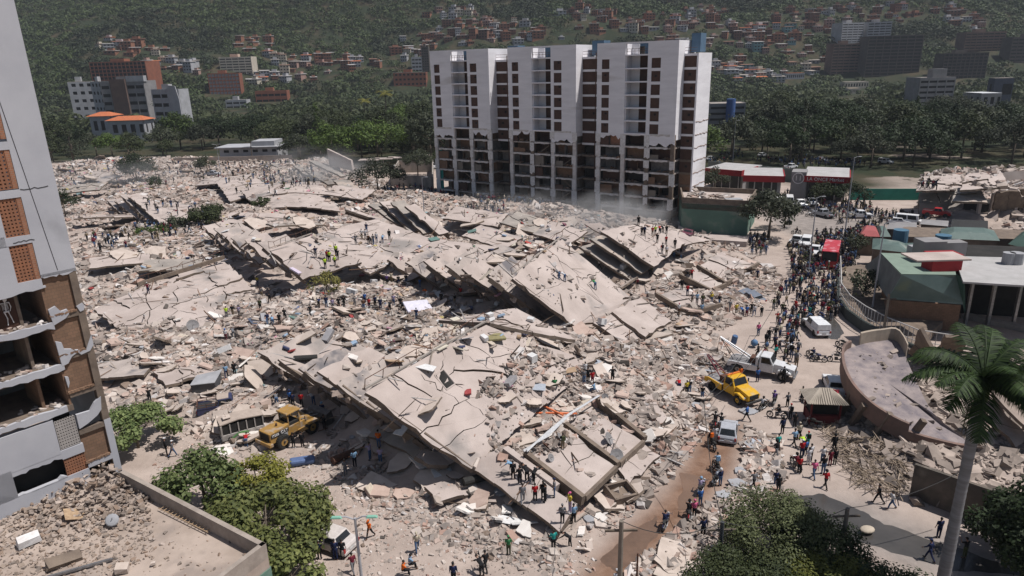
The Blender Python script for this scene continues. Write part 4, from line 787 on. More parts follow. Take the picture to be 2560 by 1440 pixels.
# open bays
rows=[(12.65,15.2),(9.5,12.1),(6.4,8.95),(3.2,5.6)]
for (z0,z1) in rows[:3]:
    m=MB(); fbox(m,-14,-2.1,z0-.45,z0,.05,7,0); m.build('floor_slab',CONB,NT)
    m=MB(); fbox(m,-2.3,-2.15,z0,z1,.1,5,0); m.build('brick_partition',BRICKB,NT)
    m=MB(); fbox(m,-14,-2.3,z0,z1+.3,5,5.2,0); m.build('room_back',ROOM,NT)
    m=MB(); fbox(m,-3.75,-3.55,z0,z1,.7,3.5,0); m.build('brick_partition',CONB if z0!=6.4 else BRICKB,NT)
    m=MB()
    for q in range(40): 
        x,z=S_(rr.uniform(-9,-2.4),z0+.08); m.obox((x,rr.uniform(.1,1.4),z),(rr.uniform(.1,.4),.2,rr.uniform(.06,.18)),(rr.uniform(-.3,.3),rr.uniform(-.3,.3),rr.uniform(0,3)),jit=.3)
    tag(m.build('floor_rubble',RUBM,NT),kind='stuff')
    m=MB(); jag2(m,-14,-2.08 if z0!=6.4 else -2.5,z0+.05,z0-.42,.1,-.02,26,.2,top=.06); m.build('broken_white_band',NTW,NT)
# upper open bay: painted skeleton on the brown wall
SKB=mat('brown_plaster_wall',(.07,.035,.025),(.05,.028,.02))
m=MB(); fbox(m,-14,-3.75,12.65,15.2,.75,.9); m.build('brown_wall',SKB,NT)
m=MB(); sx,sz=-4.35,14.35; k_=kf
def bone(p,q,w): 
    a=Vector((S_(sx+p[0],0)[0],.70,S_(0,sz+p[1])[1])); b=Vector((S_(sx+q[0],0)[0],.70,S_(0,sz+q[1])[1])); m.tube([a,a.lerp(b,.5),b],[w,w*.7,w],6)
m.ball((S_(sx+.08,0)[0],.69,S_(0,sz+.42)[1]),(.10,.03,.13),10,6)
bone((.05,.28),(0,-.42),.03); bone((-.25,.2),(.27,.18),.03)
for j in range(5): bone((-.17,.1-j*.085),(.18,.09-j*.085),.018)
bone((-.25,.2),(-.33,-.2),.026); bone((-.33,-.2),(-.5,-.42),.022); bone((.27,.18),(.32,-.15),.026); bone((.32,-.15),(.22,-.42),.022)
bone((-.14,-.42),(.16,-.42),.06); bone((-.1,-.45),(-.02,-.9),.032); bone((-.02,-.9),(-.08,-1.35),.028); bone((.12,-.45),(.2,-.88),.032); bone((.2,-.88),(.26,-1.25),.028)
m.build('skeleton_decoration',WHITE2,NT)
# corner frame, beams and brick infill beside the bays
m=MB(); fbox(m,-.48,-.02,-3,15.9,.02,.5); m.build('corner_column',CONB,NT)
for z in (13.05,10.1,7.25,4.25):
    m=MB(); fbox(m,-2.15,-.48,z-.45+.1,z+.02,.03,.4); m.build('edge_beam',CONB,NT)
for k,(z0,z1) in enumerate([(13.1,15.9),(10.15,12.62),(7.3,9.7),(1.6,3.85)]):
    m=MB(); fbox(m,-2.14,-.5,z0,z1,.16,.35); m.build('brick_infill',BRICKB,NT)
    m=MB(); 
    for q in range(9): x,z=S_(-2.1+q*.18,z0+.03); m.obox((x,.05,z),(.22,.16,.12),(0,rr.uniform(-.3,.3),.1),jit=.3)
    tag(m.build('brick_crumbs',BRICKB,NT),kind='stuff')
m=MB()
for pts in ([(-2.2,13.6),(-1.75,13.75),(-1.5,13.3),(-1.1,13.35),(-1.05,13.0),(-1.3,12.75),(-2.1,12.45)],[(-.5,13.4),(-.1,13.55),(0,13.3),(-.1,13.0),(-.35,12.95)],[(-2.25,11.3),(-1.9,11.1),(-1.85,10.6),(-1.4,10.45),(-1.1,10.1),(-1.5,9.9),(-1.8,9.5),(-2.2,9.4)],[(-1.2,10.3),(-.5,10.15),(0,11.1),(0,10.3),(-.3,9.95),(-.9,9.85)],[(-2.2,8.6),(-2.0,8.5),(-2.0,8.1),(-2.15,7.7)],[(-2.1,5.55),(-1.2,5.5),(-.8,6.0),(-.3,6.3),(-.45,5.3),(-.8,4.95),(-1.5,4.6),(-2.1,4.4)]):
    MB().ext([(S_(a,b)[0],-.03,S_(a,b)[1]) for a,b in pts[::-1]],(0,.18,0)).build('torn_plaster',NTW,NT)
m=MB(); fbox(m,-.45,0,-.2,4.4,0,.3); fbox(m,-2.1,-.451,1.15,1.6,.0,.3); m.build('white_wall',NTW,NT)
m=MB(); fbox(m,-9.5,-3.55,3.0,5.75,.0,.3); fbox(m,-3.551,-2.1,2.55,3.25,.0,.3); jag2(m,-9.5,-6.6,3.05,1.1,.06,0,12,.3); fbox(m,-12,-6.6,-.4,3.2,.0,.3); jag2(m,-6.6,-3.55,3.05,2.7,.12,0,12,.3); fbox(m,-6.6,-2.1,-.1,1.15,.0,.3); jag2(m,-6.6,-3.5,1.17,1.1,.05,0,9,.3,top=.2); m.build('white_wall',NTW,NT)
screenpanel(-3.5,-2.2,3.3,5.55,8,10,white=True); screenpanel(-3.5,-2.15,.2,2.5,8,10)
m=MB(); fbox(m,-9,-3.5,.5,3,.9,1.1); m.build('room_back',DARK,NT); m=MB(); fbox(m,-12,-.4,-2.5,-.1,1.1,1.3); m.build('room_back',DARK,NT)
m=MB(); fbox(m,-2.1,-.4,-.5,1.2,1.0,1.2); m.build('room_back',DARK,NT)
a=S_(-2,0); m=MB(); m.obox((S_(-1.2,0)[0],.3,S_(0,.7)[1]),(1.9,.2,.18),(0,-.7,0)); m.build('fallen_plank',WOOD,NT)
# ---------------- low roof deck in front of it ----------------
DK=thing('low_building','low flat-roofed building covered with brick rubble below the ripped tower','building')
P1=G(310,1175,5.4); P2=G(665,1358,5.4); P3=G(480,1500,5.4); 
u=(P2-P1).normalized(); v=(P3-P2).normalized(); n1=Vector((u.y,-u.x,0))
if n1.dot(Vector((0,-1,0)))<0: n1=-n1
Pm=lambda p,z: Vector((p.x,p.y,z))
back=[Pm(P1,0),Pm(P2,0),Pm(P2+v*14,0),Pm(P1-u*6+v*14,0),Pm(P1-u*16,0)]
m=MB(); m.ext([Pm(p,0) for p in back],(0,0,4.5)); dk=m.build('roof_deck',mat('dusty_roof',(.40,.325,.275),(.30,.24,.20),sc=.5,c3=(.27,.22,.19),sc3=.4,coord='Position'),DK)
if sum(p.normal.z for p in dk.data.polygons if p.center.z>4.4)<0: dk.data.flip_normals()
def wallseg(name,a,b,z0,z1,th,m_,parent,side=1):
    d=(b-a).normalized(); n=Vector((d.y,-d.x,0))*th*side; return MB().ext([Pm(a,z0),Pm(b,z0),Pm(b,z1),Pm(a,z1)],n,).build(name,m_,parent)
PAR=mat('parapet_concrete',(.34,.29,.25),(.25,.21,.18),sc=1.5,coord='Position',bump=.2)
for (a,b) in ((P1,P2),(P2-v*.0,P2+v*14)):
    d=(b-a).normalized(); n=Vector((d.y,-d.x,0)); n=n if n.dot(Vector((-25,20,0))-a)>0 else -n
    MB().ext([Pm(a,4.5),Pm(b,4.5),Pm(b,5.4),Pm(a,5.4)],n*.28).build('parapet',PAR,DK)
    MB().ext([Pm(a-n*.02,0),Pm(b-n*.02,0),Pm(b-n*.02,3.9),Pm(a-n*.02,3.9)],-n*.05).build('green_wall',GREENW,DK)
SOLID.append(dk); BV=bvh_all()
poly=[tuple(p[:2]) for p in (Pm(P1-u*.5,0),Pm(P1+u*2.5,0),Pm(P1+u*8+v*3,0),Pm(P1+u*6+v*14,0),Pm(P1-u*6+v*14,0),Pm(P1-u*14,0))]
x,y=scatter(poly,5200); d0=(Vector((Cx,Cy))); P=[];Sz=[]
for a,b in zip(x,y):
    t=max(0,1-math.hypot(a-Cx,b-Cy)/9); s=.08*(4.5**random.random())*(.7+.6*t); P.append((a,b,4.5+t*t*1.3*random.random()+s*.12)); Sz.append(s)
Sz=np.array(Sz); o=chips('brick_rubble',np.array(P),np.stack([Sz,Sz*.65,Sz*.4],1),ramp_mat('clay_rubble',[(.33,.26,.21),(.37,.295,.245),(.29,.21,.16),(.40,.33,.285),(.25,.205,.175)])); tag(o,'broken clay blocks spread over the low flat roof','rubble',kind='stuff')
x,y=scatter([tuple(p[:2]) for p in (P1+n1*-.6-u*2,P2-u*.6,P2-u*.8+v*13,P1-u*8+v*13)],900); P=[];Sz=[]
for a,b in zip(x,y): s=.05*(5**(random.random()**2)); P.append((a,b,4.5+s*.12)); Sz.append(s)
Sz=np.array(Sz); o=chips('brick_rubble',np.array(P),np.stack([Sz,Sz*.65,Sz*.4],1),MATS['clay_rubble']); tag(o,'stray crumbs on the bare part of the low flat roof','rubble',kind='stuff')
lad=MB(); a=G(405,1265,4.7); b=G(528,1325,4.7); d=(b-a).normalized(); n=Vector((d.y,-d.x,0))*.22
lad.tube([a-n,b-n],.03,6); lad.tube([a+n,b+n],.03,6)
for k in range(14): p=a.lerp(b,(k+.5)/14); lad.tube([p-n,p+n],.022,5)
tag(lad.build('ladder',WOOD),'wooden ladder lying along the parapet of the low flat roof','ladder')
def onz(px,py,z): return G(px,py,z)
for px,py,sz,rot,mm,nm,lb in [(195,1285,(1.5,.9,.05),(.3,.5,.9),WOOD,'board','warped board leaning on the roof rubble under the tower'),(160,1400,(1.5,.7,.25),(.25,.1,.7),CONB,'wall_piece','wedge of wall lying on the low roof'),(200,1420,(2.8,.12,.12),(0,0,.45),STEEL,'steel_angle','long dark steel angle lying on the low roof'),(305,1420,(.6,.5,.3),(.1,.2,.3),PALE,'concrete_lump','lump of pale concrete on the low roof'),(70,1350,(1,.6,.4),(.1,0,.8),WHITE2,'air_conditioner','dusty air conditioner lying on the low roof below the tower'),(383,1408,(.22,.16,.12),(0,0,.4),PALE,'concrete_lump','small stone on the bare part of the low roof')]:
    o=MB().obox((0,0,0),sz,jit=.12).build(nm,mm,loc=onz(px,py,4.62+sz[2]/2),rot=rot); tag(o,lb,'debris')
o=MB().ball((0,0,0),(.35,.35,.08),12,6).tube([(0,0,0),(0,.1,.3)],.02,5).tube([(-.1,0,0),(-.25,0,-.35)],.02,5).build('satellite_dish',[GREYF],loc=onz(280,1300,5.0),rot=(.9,.2,.4)); tag(o,'small grey satellite dish toppled on the low flat roof','satellite dish')
# ---------------- generic buildings ----------------
BW=[]
def bldg(name,label,px0,px1,pyb,pyt,floors,wall,kind='rows',depth=None,ang=0,z=None,cat='building',roofm=None,win=DARK,bays=None,extra=None,dist=None,roofbox=True,group=None):
    """a building standing where the photo shows its front base between px0 and px1"""
    if dist is None: p=hit((px0+px1)/2,pyb); 
    else:
        r=ray((px0+px1)/2,pyb); t=dist/r.y; p=Vector((r.x*t,dist,T(r.x*t,dist)))
    d=proj(p)[2]; W=(px1-px0)/F*d/max(.5,math.cos(ang+math.atan2((px0+px1)/2-1280,F)*.0)); 
    yb=proj(p)[1]; Ht=(yb-pyt)/F*d*1.02; depth=depth or W*.5
    t=thing(name,label,cat,p-Vector((0,0,.5)),ang,group); Ht+=.5; BW.append((px0-6,px1+6,pyt,yb,p.copy(),W)); fh=Ht/floors; x0,x1=-W/2,W/2
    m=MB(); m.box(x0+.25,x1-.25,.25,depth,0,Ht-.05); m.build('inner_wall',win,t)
    m=MB()
    if kind=='rows': # continuous bands with recessed windows
        for k in range(floors+1): z0=k*fh-(.45*fh if k else 0); z1=min(Ht+.6,k*fh+.15*fh); m.box(x0,x1,-.001*k,.4,max(z0,-1),z1)
        bays=bays or max(3,int(W/5)); 
        for b in range(bays+1): xx=x0+(x1-x0-.5)*b/bays; m.box(xx,xx+.5,-.1,.5,-1,Ht)
        m.box(x0-.02,x0+.3,.4,depth,-1,Ht+.5); m.box(x1-.3,x1+.02,.4,depth,-1,Ht+.5); m.box(x0,x1,depth,depth+.3,-1,Ht+.5)
    elif kind=='grid':
        bays=bays or max(3,int(W/4))
        for k in range(floors+1): m.box(x0,x1,0,.5,k*fh-.2,k*fh+.25*fh)
        for b in range(bays+1): xx=x0+(x1-x0-.6)*b/bays; m.box(xx,xx+.6,-.15,.6,-1,Ht+.3)
        m.box(x0-.02,x0+.3,.4,depth,-1,Ht+.5); m.box(x1-.3,x1+.02,.4,depth,-1,Ht+.5)
    elif kind=='punched':
        bays=bays or max(3,int(W/3.5)); bw=(x1-x0)/bays
        for k in range(floors):
            m.box(x0,x1,0,.4,k*fh-(1 if k==0 else 0),k*fh+fh*.4); m.box(x0,x1,0,.4,k*fh+fh*.8,k*fh+fh)
            for b in range(bays): m.box(x0+b*bw,x0+b*bw+bw*.45,.002,.4,k*fh+fh*.4,k*fh+fh*.8)
        m.box(x1-.4,x1,.003,.4,0,Ht); m.box(x0-.02,x0+.3,.4,depth,-1,Ht+.3); m.box(x1-.3,x1+.02,.4,depth,-1,Ht+.3)
        for k in range(floors):
            for q in range(max(1,int(depth/5))): m.box(x1+.02,x1+.06,2+q*5,3.4+q*5,k*fh+fh*.4,k*fh+fh*.8,1); m.box(x0-.06,x0-.02,2+q*5,3.4+q*5,k*fh+fh*.4,k*fh+fh*.8,1)
    m.build('wall',[wall,win],t)
    MB().box(x0,x1,0.1,depth,Ht,Ht+.3).build('roof',roofm or CON2,t)
    if roofbox: MB().box(x0+W*.3,x0+W*.55,depth*.3,depth*.7,Ht+.3,Ht+3).build('roof_house',wall,t)
    if extra: extra(t,x0,x1,depth,Ht,fh)
    return t
TERR=mat('terracotta_wall',(.26,.095,.055),(.20,.075,.045),sc=.3); TAN=mat('tan_wall',(.42,.33,.24),(.34,.27,.20),sc=.3); CREAM=mat('cream_wall',(.52,.46,.38),(.42,.38,.31),sc=.3); GREYW=mat('grey_wall',(.26,.25,.25),(.2,.19,.19),sc=.3); BRN=mat('brown_wall',(.16,.105,.085),(.12,.08,.065),sc=.3); WHW=mat('white_wall_paint',(.40,.40,.42),(.31,.31,.32),sc=.3); ORR=mat('orange_tile_roof',(.48,.15,.06),(.36,.11,.05),sc=1.2); DKB=mat('dark_bronze_wall',(.10,.085,.075),(.07,.06,.055),sc=.3); REDR=mat('red_fascia',(.30,.025,.03),(.24,.02,.025),sc=1)
bldg('slab_block','wide ten-storey terracotta brick block at the foot of the hills','',1,1,1,1,TERR) if 0 else None
bldg('slab_block','wide terracotta brick block with rows of balconies at the foot of the hills',237,380,243,162,10,TERR,'grid',depth=22,ang=-.06,bays=14)
bldg('apartment_block','white stepped apartment block beside the cypress trees below the terracotta block',182,232,252,212,6,WHW,'punched',ang=.25,dist=430)
bldg('apartment_block','white narrow apartment block just behind the grey central one',232,268,268,212,6,WHW,'punched',ang=-.5,dist=420)
bldg('apartment_block','grey and brown apartment block with a raised brown middle and white parapets',262,372,276,212,6,GREYW,'rows',ang=-.05,dist=410,extra=lambda t,a,b,d,h,f:(MB().box(a+(b-a)*.25,a+(b-a)*.6,-1.2,.2,0,h+1.5).build('brown_bay',BRN,t),MB().box(a+(b-a)*.62,b+.5,-.3,3,h,h+3.2).build('white_parapet',WHW,t)))
bldg('apartment_block','white apartment block with a scalloped white gable beside tall palms',388,462,306,232,5,WHW,'rows',ang=-.2,dist=370,extra=lambda t,a,b,d,h,f:MB().ext([(b-(b-a)*.4,-.6,0),(b,-.6,0),(b,-.6,h*.8),(b-1.2,-.6,h+2),(b-(b-a)*.3,-.6,h+2.4),(b-(b-a)*.4,-.6,h+.5)],(0,.5,0)).build('white_gable',WHW,t))
for a,b,yb,yt,ds,l in ((225,278,304,293,345,'low villa with an orange tiled roof at the edge of the park woods'),(272,360,318,303,335,'long low villa with an orange tiled roof and white garden wall')):
    def rf(t,x0,x1,d,h,f): m=MB(); m.add([(x0-1,-1,h),(x1+1,-1,h),(x1+1,d+1,h),(x0-1,d+1,h),(x0+3,d/2,h+1.8),(x1-3,d/2,h+1.8)],[(0,1,5,4),(1,2,5),(2,3,4,5),(3,0,4),(3,2,1,0)]); m.build('tiled_roof',ORR,t); MB().box(x0-4,x1+6,-6,-5.7,-1,2.2).build('garden_wall',WHW,t)
    bldg('villa',l,a,b,yb,yt,1,WHW,'punched',depth=10,dist=ds,extra=rf,roofbox=False,cat='house')
bldg('office_block','cream apartment block with an orange roof edge on the lower hillside',552,632,182,146,6,CREAM,'rows',ang=.0,roofm=ORR)
bldg('office_block','brick tower block with white window grid beside the forest',528,602,236,188,6,TERR,'grid',ang=.15,bays=9,win=mat('pale_window',(.3,.33,.36)))
bldg('villa','small white modern house in the woods below the brick tower block',566,618,270,252,2,WHW,'rows',depth=9,cat='house')
bldg('office_block','low terracotta office block half hidden by the forest',642,718,255,230,2,TERR,'rows',ang=.1)
bldg('office_block','long low brown brick building behind the forest near the white tower',985,1066,216,184,3,TERR,'punched')
bldg('apartment_block','thin dark tower block rising just behind the white tower',1056,1074,180,122,10,DKB,'rows',depth=10)
bldg('villa','white house with blue balcony near the thin dark tower block',1030,1056,178,146,4,WHW,'rows',depth=8,cat='house')
# right-hand background
bldg('tower_block','pale rounded tower with stacked balconies, the nearer of the twin towers',2098,2158,112,62,9,WHW,'rows',depth=16,ang=.2)
bldg('tower_block','pale rounded tower with stacked balconies, the farther of the twin towers',2166,2222,112,60,9,WHW,'rows',depth=16,ang=-.1)
bldg('tower_block','brown banded slab block with a tan end wall below the twin towers',2076,2150,182,115,10,BRN,'rows',depth=14,extra=lambda t,a,b,d,h,f:MB().box(b,b+3,0,d,0,h+1).build('tan_end',TAN,t))
bldg('tower_block','broad dark slab block with eight pale vertical ribs',2160,2296,188,98,12,DKB,'grid',depth=16,bays=7,roofbox=False)
bldg('tower_block','dark ribbed slab block beyond the grey office building',2352,2462,196,138,8,DKB,'grid',depth=14,bays=10)
bldg('tower_block','brown banded slab block high on the slope behind the dark ribbed one',2408,2508,128,84,7,BRN,'rows',depth=14)
bldg('tower_block','dark banded slab block at the frame edge on the slope',2520,2640,160,98,8,DKB,'rows',depth=14)
bldg('office_block','grey six-storey office with white bands and a blind roof tower',2292,2380,258,200,6,GREYW,'rows',dist=400,depth=14,roofbox=False,extra=lambda t,a,b,d,h,f:MB().box(a+(b-a)*.35,a+(b-a)*.75,1,6,h,h+5).build('roof_house',GREYW,t))
bldg('apartment_block','white balconied block with a round blue stair tower behind the white tower',1772,1858,322,264,5,GREYW,'rows',dist=300,depth=12,ang=-.12,roofbox=False,bays=2,extra=lambda t,a,b,d,h,f:MB().tube([(a+(b-a)*.58,-.8,0),(a+(b-a)*.58,-.8,h+2.2)],1.9,20).build('stair_tower',mat('cobalt_panel',(.06,.12,.30)),t))
bldg('warehouse','dark blue-grey windowless building beyond the park trees',2480,2528,242,200,1,mat('slate_panel',(.07,.08,.11)),'punched',dist=420,bays=1,roofbox=False)
bldg('warehouse','low shed with a ribbed white roof beyond the park trees',2450,2500,262,236,1,GREYW,'punched',dist=380,depth=16,roofm=WPLAIN,roofbox=False)
for i,(a,b,yb,yt,ds,wm,l) in enumerate([(2110,2170,222,206,400,CREAM,'low cream building at the wood edge below the banded slab block'),(1965,2010,200,184,470,WHW,'white low house above the park beside the brown slab block'),(2120,2150,235,222,380,CREAM,'small cream pavilion by the park clearing')]): bldg('villa',l,a,b,yb,yt,1,wm,'punched',depth=9,roofbox=False,cat='house',roofm=[CON2,ORR,TAN][i],bays=9)
# white villa on stilts
def villa(t,x0,x1,d,h,f):
    MB().box(x0-1,x1+.6,-1.5,d,h+.3,h+.6).build('roof_canopy',WHW,t); MB().box(x0+(x1-x0)*.55,x1-1,1,d-1,h+.6,h+2.2).build('roof_house',WHW,t); MB().box(x0-14,x1+6,-4,-3.7,-1,2.2).build('garden_wall',mat('dim_cream_wall',(.36,.30,.26)),t)
bldg('white_villa','white modern villa with broad flat roof canopies behind the far heap',552,696,402,372,2,WHW,'punched',dist=235,depth=11,bays=6,extra=villa,roofbox=False)
# smashed concrete enclosures behind the round tree and before the tower
t=thing('low_building','roofless low concrete courtyard beside the base of the white tower','building'); q=PZ([(980,470,0),(1082,478,0),(1082,430,0),(1000,432,0)])
for i in range(4): a,b=q[i],q[(i+1)%4]; wallseg('courtyard_wall',a,b,-.5,3.6,.3,CON2,t)
t=thing('bus_shelter','row of pale slatted carport roofs with vans parked below','carport'); 
for k in range(5): p=G(925+k*35,425-k*3,0); MB().box(p.x-3,p.x+3,p.y-2,p.y+2,3,3.2).build('canopy_roof',CON,t); MB().tube([(p.x,p.y,-.5),(p.x,p.y,3)],.15,6).build('canopy_post',STEEL,t)
# green annexe
AN=thing('green_annexe','low green-walled annexe with rubble on its flat roof beside the white tower','building')
q=[G(1702,578,0),G(1866,590,0)]; a=q[0]; b=q[1]; d=(b-a).normalized(); nn=Vector((-d.y,d.x,0)); ht=5.6
c=b+nn*12; e=a+nn*12-d*3
zz=lambda p,z:Vector((p.x,p.y,z))
m=MB(); m.ext([zz(a,-.5),zz(b,-.5),zz(c,-.5),zz(e,-.5)],(0,0,ht)); m.build('wall',GREENW,AN)
m=MB(); m.ext([zz(a,ht-.5),zz(b,ht-.5),zz(c,ht-.5),zz(e,ht-.5)],(0,0,.12)); m.build('roof_deck',CON,AN)
for p,r_ in ((a,b),(b,c),(c,e),(e,a)):
    dd=(r_-p).normalized(); n=Vector((dd.y,-dd.x,0)); MB().ext([zz(p,ht-1.5),zz(r_,ht-1.5),zz(r_,ht+.5),zz(p,ht+.5)],-n*.25+Vector((0,0,.0))).build('parapet',CONB,AN)
m=MB()
for k in range(60): s=random.random()**1.6; p=a+d*(.5+7*s)+nn*random.uniform(1,9); m.obox((p.x,p.y,ht-.3+(1-s)*.8*random.random()),(random.uniform(.3,1.4),random.uniform(.3,.9),.25),(random.gauss(0,.2),random.gauss(0,.2),random.uniform(0,3)),jit=.3)
tag(m.build('roof_rubble',RUBM,AN),kind='stuff')
for s,tt in ((.45,4),(.8,6)): p=a+d*(18*s)+nn*tt; MB().box(p.x-1.4,p.x+1.4,p.y-.9,p.y+.9,ht-.37,ht).build('roof_hatch',GREYF,AN)
q=PZ([(1690,595,0),(1872,604,0),(1866,618,0),(1700,607,0)]); m=MB(); m.ext(q,(0,0,.9)); o=m.build('loading_platform',CON); tag(o,'low concrete platform at the foot of the green annexe','platform')
# red shops
def shopsign(t,txt,loc,rz,size,m_,rx=PI/2,name='lettering'):
    cu=bpy.data.curves.new('lettering','FONT'); cu.body=txt; cu.size=size; cu.extrude=.03; cu.align_x='CENTER'; cu.align_y='CENTER'; o=bpy.data.objects.new('lettering',cu); C.objects.link(o); bpy.context.view_layer.update(); me=bpy.data.meshes.new_from_object(o.evaluated_get(bpy.context.evaluated_depsgraph_get())); me.materials.clear(); me.materials.append(m_); bpy.data.objects.remove(o); o=bpy.data.objects.new(name,me); C.objects.link(o); o.parent=t; o.location=loc; o.rotation_euler=(rx,0,rz); return o
def shop(name,label,pa,pb,h,depth,sign=None,rot=0):
    a,b=G(*pa),G(*pb); d=(b-a); W=d.length; t=thing(name,label,'shop',a,math.atan2(d.y,d.x))
    MB().box(0,W,0,depth,-.3,h-.8).build('wall',GREYW,t); MB().box(.5,W-.5,-.06,-.01,.2,h-1.5).build('shop_window',GLASS,t)
    MB().box(-.6,W+.6,-2.6,depth,h-.75,h-.5).build('roof',mat('pale_metal_roof',(.40,.385,.38),(.33,.32,.31),sc=.6),t); MB().box(-.7,W+.7,-2.8,-2.6,h-1.7,h-.4).build('red_fascia',REDR,t); MB().box(W+.6,W+.8,-2.8,depth*.7,h-1.7,h-.4).build('red_fascia',REDR,t)
    for k in range(5): MB().tube([(W*k/4,-2.4,-.3),(W*k/4,-2.4,h-.75)],.12,6).build('post',STEEL,t)
    if sign: shopsign(t,sign,(W*.48,-2.84,h-1.05),0,.95,WHITE2)
    return t,W
shop('red_shop','grey shop with a projecting red-edged flat roof by the filling yard',(1862,505),(1945,508),6.5,10)
t,W=shop('red_shop','red-fronted shop with white lettering and a round eleven emblem',(2012,500),(2108,505),6,12,'LA ONCE Market')
m=MB(); n=24
for r0,r1 in ((1.15,1.0),(.0,.0)):
    if r0: 
        for k in range(n): a0,a1=2*PI*k/n,2*PI*(k+1)/n; m.hexa([(-1.6+r1*math.cos(a0),-2.9,5+r1*math.sin(a0)),(-1.6+r1*math.cos(a1),-2.9,5+r1*math.sin(a1)),(-1.6+r0*math.cos(a1),-2.9,5+r0*math.sin(a1)),(-1.6+r0*math.cos(a0),-2.9,5+r0*math.sin(a0)),(-1.6+r1*math.cos(a0),-2.8,5+r1*math.sin(a0)),(-1.6+r1*math.cos(a1),-2.8,5+r1*math.sin(a1)),(-1.6+r0*math.cos(a1),-2.8,5+r0*math.sin(a1)),(-1.6+r0*math.cos(a0),-2.8,5+r0*math.sin(a0))])
m.build('round_emblem',WHITE2,t); MB().box(-3,-.1,-2.75,2,-.3,6.3).build('pylon_wall',GREYW,t); shopsign(t,'11',(-1.6,-2.9,5),0,1.5,WHITE2)
shop('grey_shop','grey workshop with a pale flat roof between the white tower and the red-roofed shop',(1775,470),(1855,478),5.5,9)
a,b=G(1770,432),G(2120,470); o=wallseg('perimeter_wall',a,b,-.3,3.2,.3,mat('green_grey_wall',(.13,.15,.14)),None); tag(o,'long dark wall with a pale coping behind the red shops','wall')
a,b=G(2120,500),G(2300,500); o=wallseg('perimeter_wall',a,b,-.3,2.4,.2,mat('teal_hoarding',(.03,.20,.15)),None); tag(o,'teal hoarding wall beyond the red-fronted shop','wall')
# hillside houses
HM=[mat('hollow_brick',(.27,.125,.075),(.21,.10,.065),sc=.5),mat('hollow_brick_dark',(.19,.095,.065),sc=.5),WHW,CREAM,mat('pink_house',(.38,.24,.20)),mat('teal_house',(.20,.34,.36)),mat('ochre_house',(.42,.30,.12))]
HN=['red brick','dark brick','white','cream','pink','blue-green','ochre']; RM=[mat('zinc_roof',(.40,.38,.37)),mat('rust_roof',(.22,.12,.085)),CON2,ORR]; RN=['grey','rusty','concrete','orange']
HPR={}
for i in range(7):
    for j in range(4):
        m=MB(); r3=random.Random(i*9+j); w_,d_,h_=r3.uniform(6,9),r3.uniform(6,8),r3.choice((3,5.6,5.6,8.4)); m.box(-w_/2,w_/2,0,d_,-4,h_,0); 
        for k in range(int(h_/2.8)):
            for q in range(3): x=-w_/2+w_*(q+.3)/3; m.box(x,x+w_*.16,-.05,.02,k*2.8+1,k*2.8+2.2,2); 
            m.box(-w_/2-.3,w_/2+.3,-.5,.0,k*2.8+2.6,k*2.8+2.8,0)
        m.hexa([(-w_/2-.5,-.6,h_),(w_/2+.5,-.6,h_),(w_/2+.5,d_+.4,h_+.1),(-w_/2-.5,d_+.4,h_+.1),(-w_/2-.5,-.6,h_+.25),(w_/2+.5,-.6,h_+.25),(w_/2+.5,d_+.4,h_+.9),(-w_/2-.5,d_+.4,h_+.9)],1)
        if r3.random()<.4: m.box(-w_/4,w_/4,d_*.3,d_*.8,h_+.4,h_+2.6,0)
        HPR[i,j]=(m,h_)
HLM=[(n,(G(a,b) if 0 else None),a,b) for n,a,b in [('the terracotta block',310,240),('the cream block',590,182),('the brick tower block',565,236),('the thin dark tower block',1065,175),('the white tower roof',1400,110),('the twin pale towers',2160,110),('the brown banded slab block',2110,180),('the ribbed slab block',2230,185),('the grey six-storey office',2335,255),('the blue stair tower',1815,250),('the hill scree',900,85),('the low terracotta office',680,250)]]
HMK=[]
for n,_,a,b in HLM: h=hit(a,b); HMK.append((n,h))
clusters=[(330,130,60,14,10,(2,3,0)),(420,165,40,18,14,(2,3,0)),(620,112,50,10,8,(0,0,3)),(720,160,70,14,12,(0,0,2,4)),(860,165,60,12,10,(0,0,1,2)),(680,200,60,10,8,(2,3,0)),(980,60,30,8,0,(0,1)),(1140,40,45,10,10,(2,0,3)),(1200,70,70,12,20,(0,0,1,2)),(1160,95,90,10,26,(0,0,1)),(1290,95,60,10,14,(0,0,1,2)),(1560,75,60,10,10,(2,0,0)),(1650,60,80,14,14,(0,0,4,2)),(1760,40,60,14,10,(0,0,1)),(1840,90,60,25,14,(0,1,2,4)),(1950,110,60,30,22,(0,0,2,4,5)),(1820,175,50,14,12,(2,2,3,5)),(1900,195,60,12,12,(2,2,3,6)),(2020,60,50,25,10,(0,1,0)),(2240,40,60,20,10,(0,1,2)),(2400,60,60,20,8,(1,2)),(2030,170,40,14,6,(2,3)),(300,120,50,8,4,(2,3)),(1035,140,40,12,5,(0,2))]
HO={}
placed=[]
clusters=[(a,b,c,d,int(n*1.22),p) for a,b,c,d,n,p in clusters]+[(1480,40,60,12,8,(0,2)),(1700,110,50,14,10,(0,0,2)),(2100,30,60,12,8,(0,1,2))]
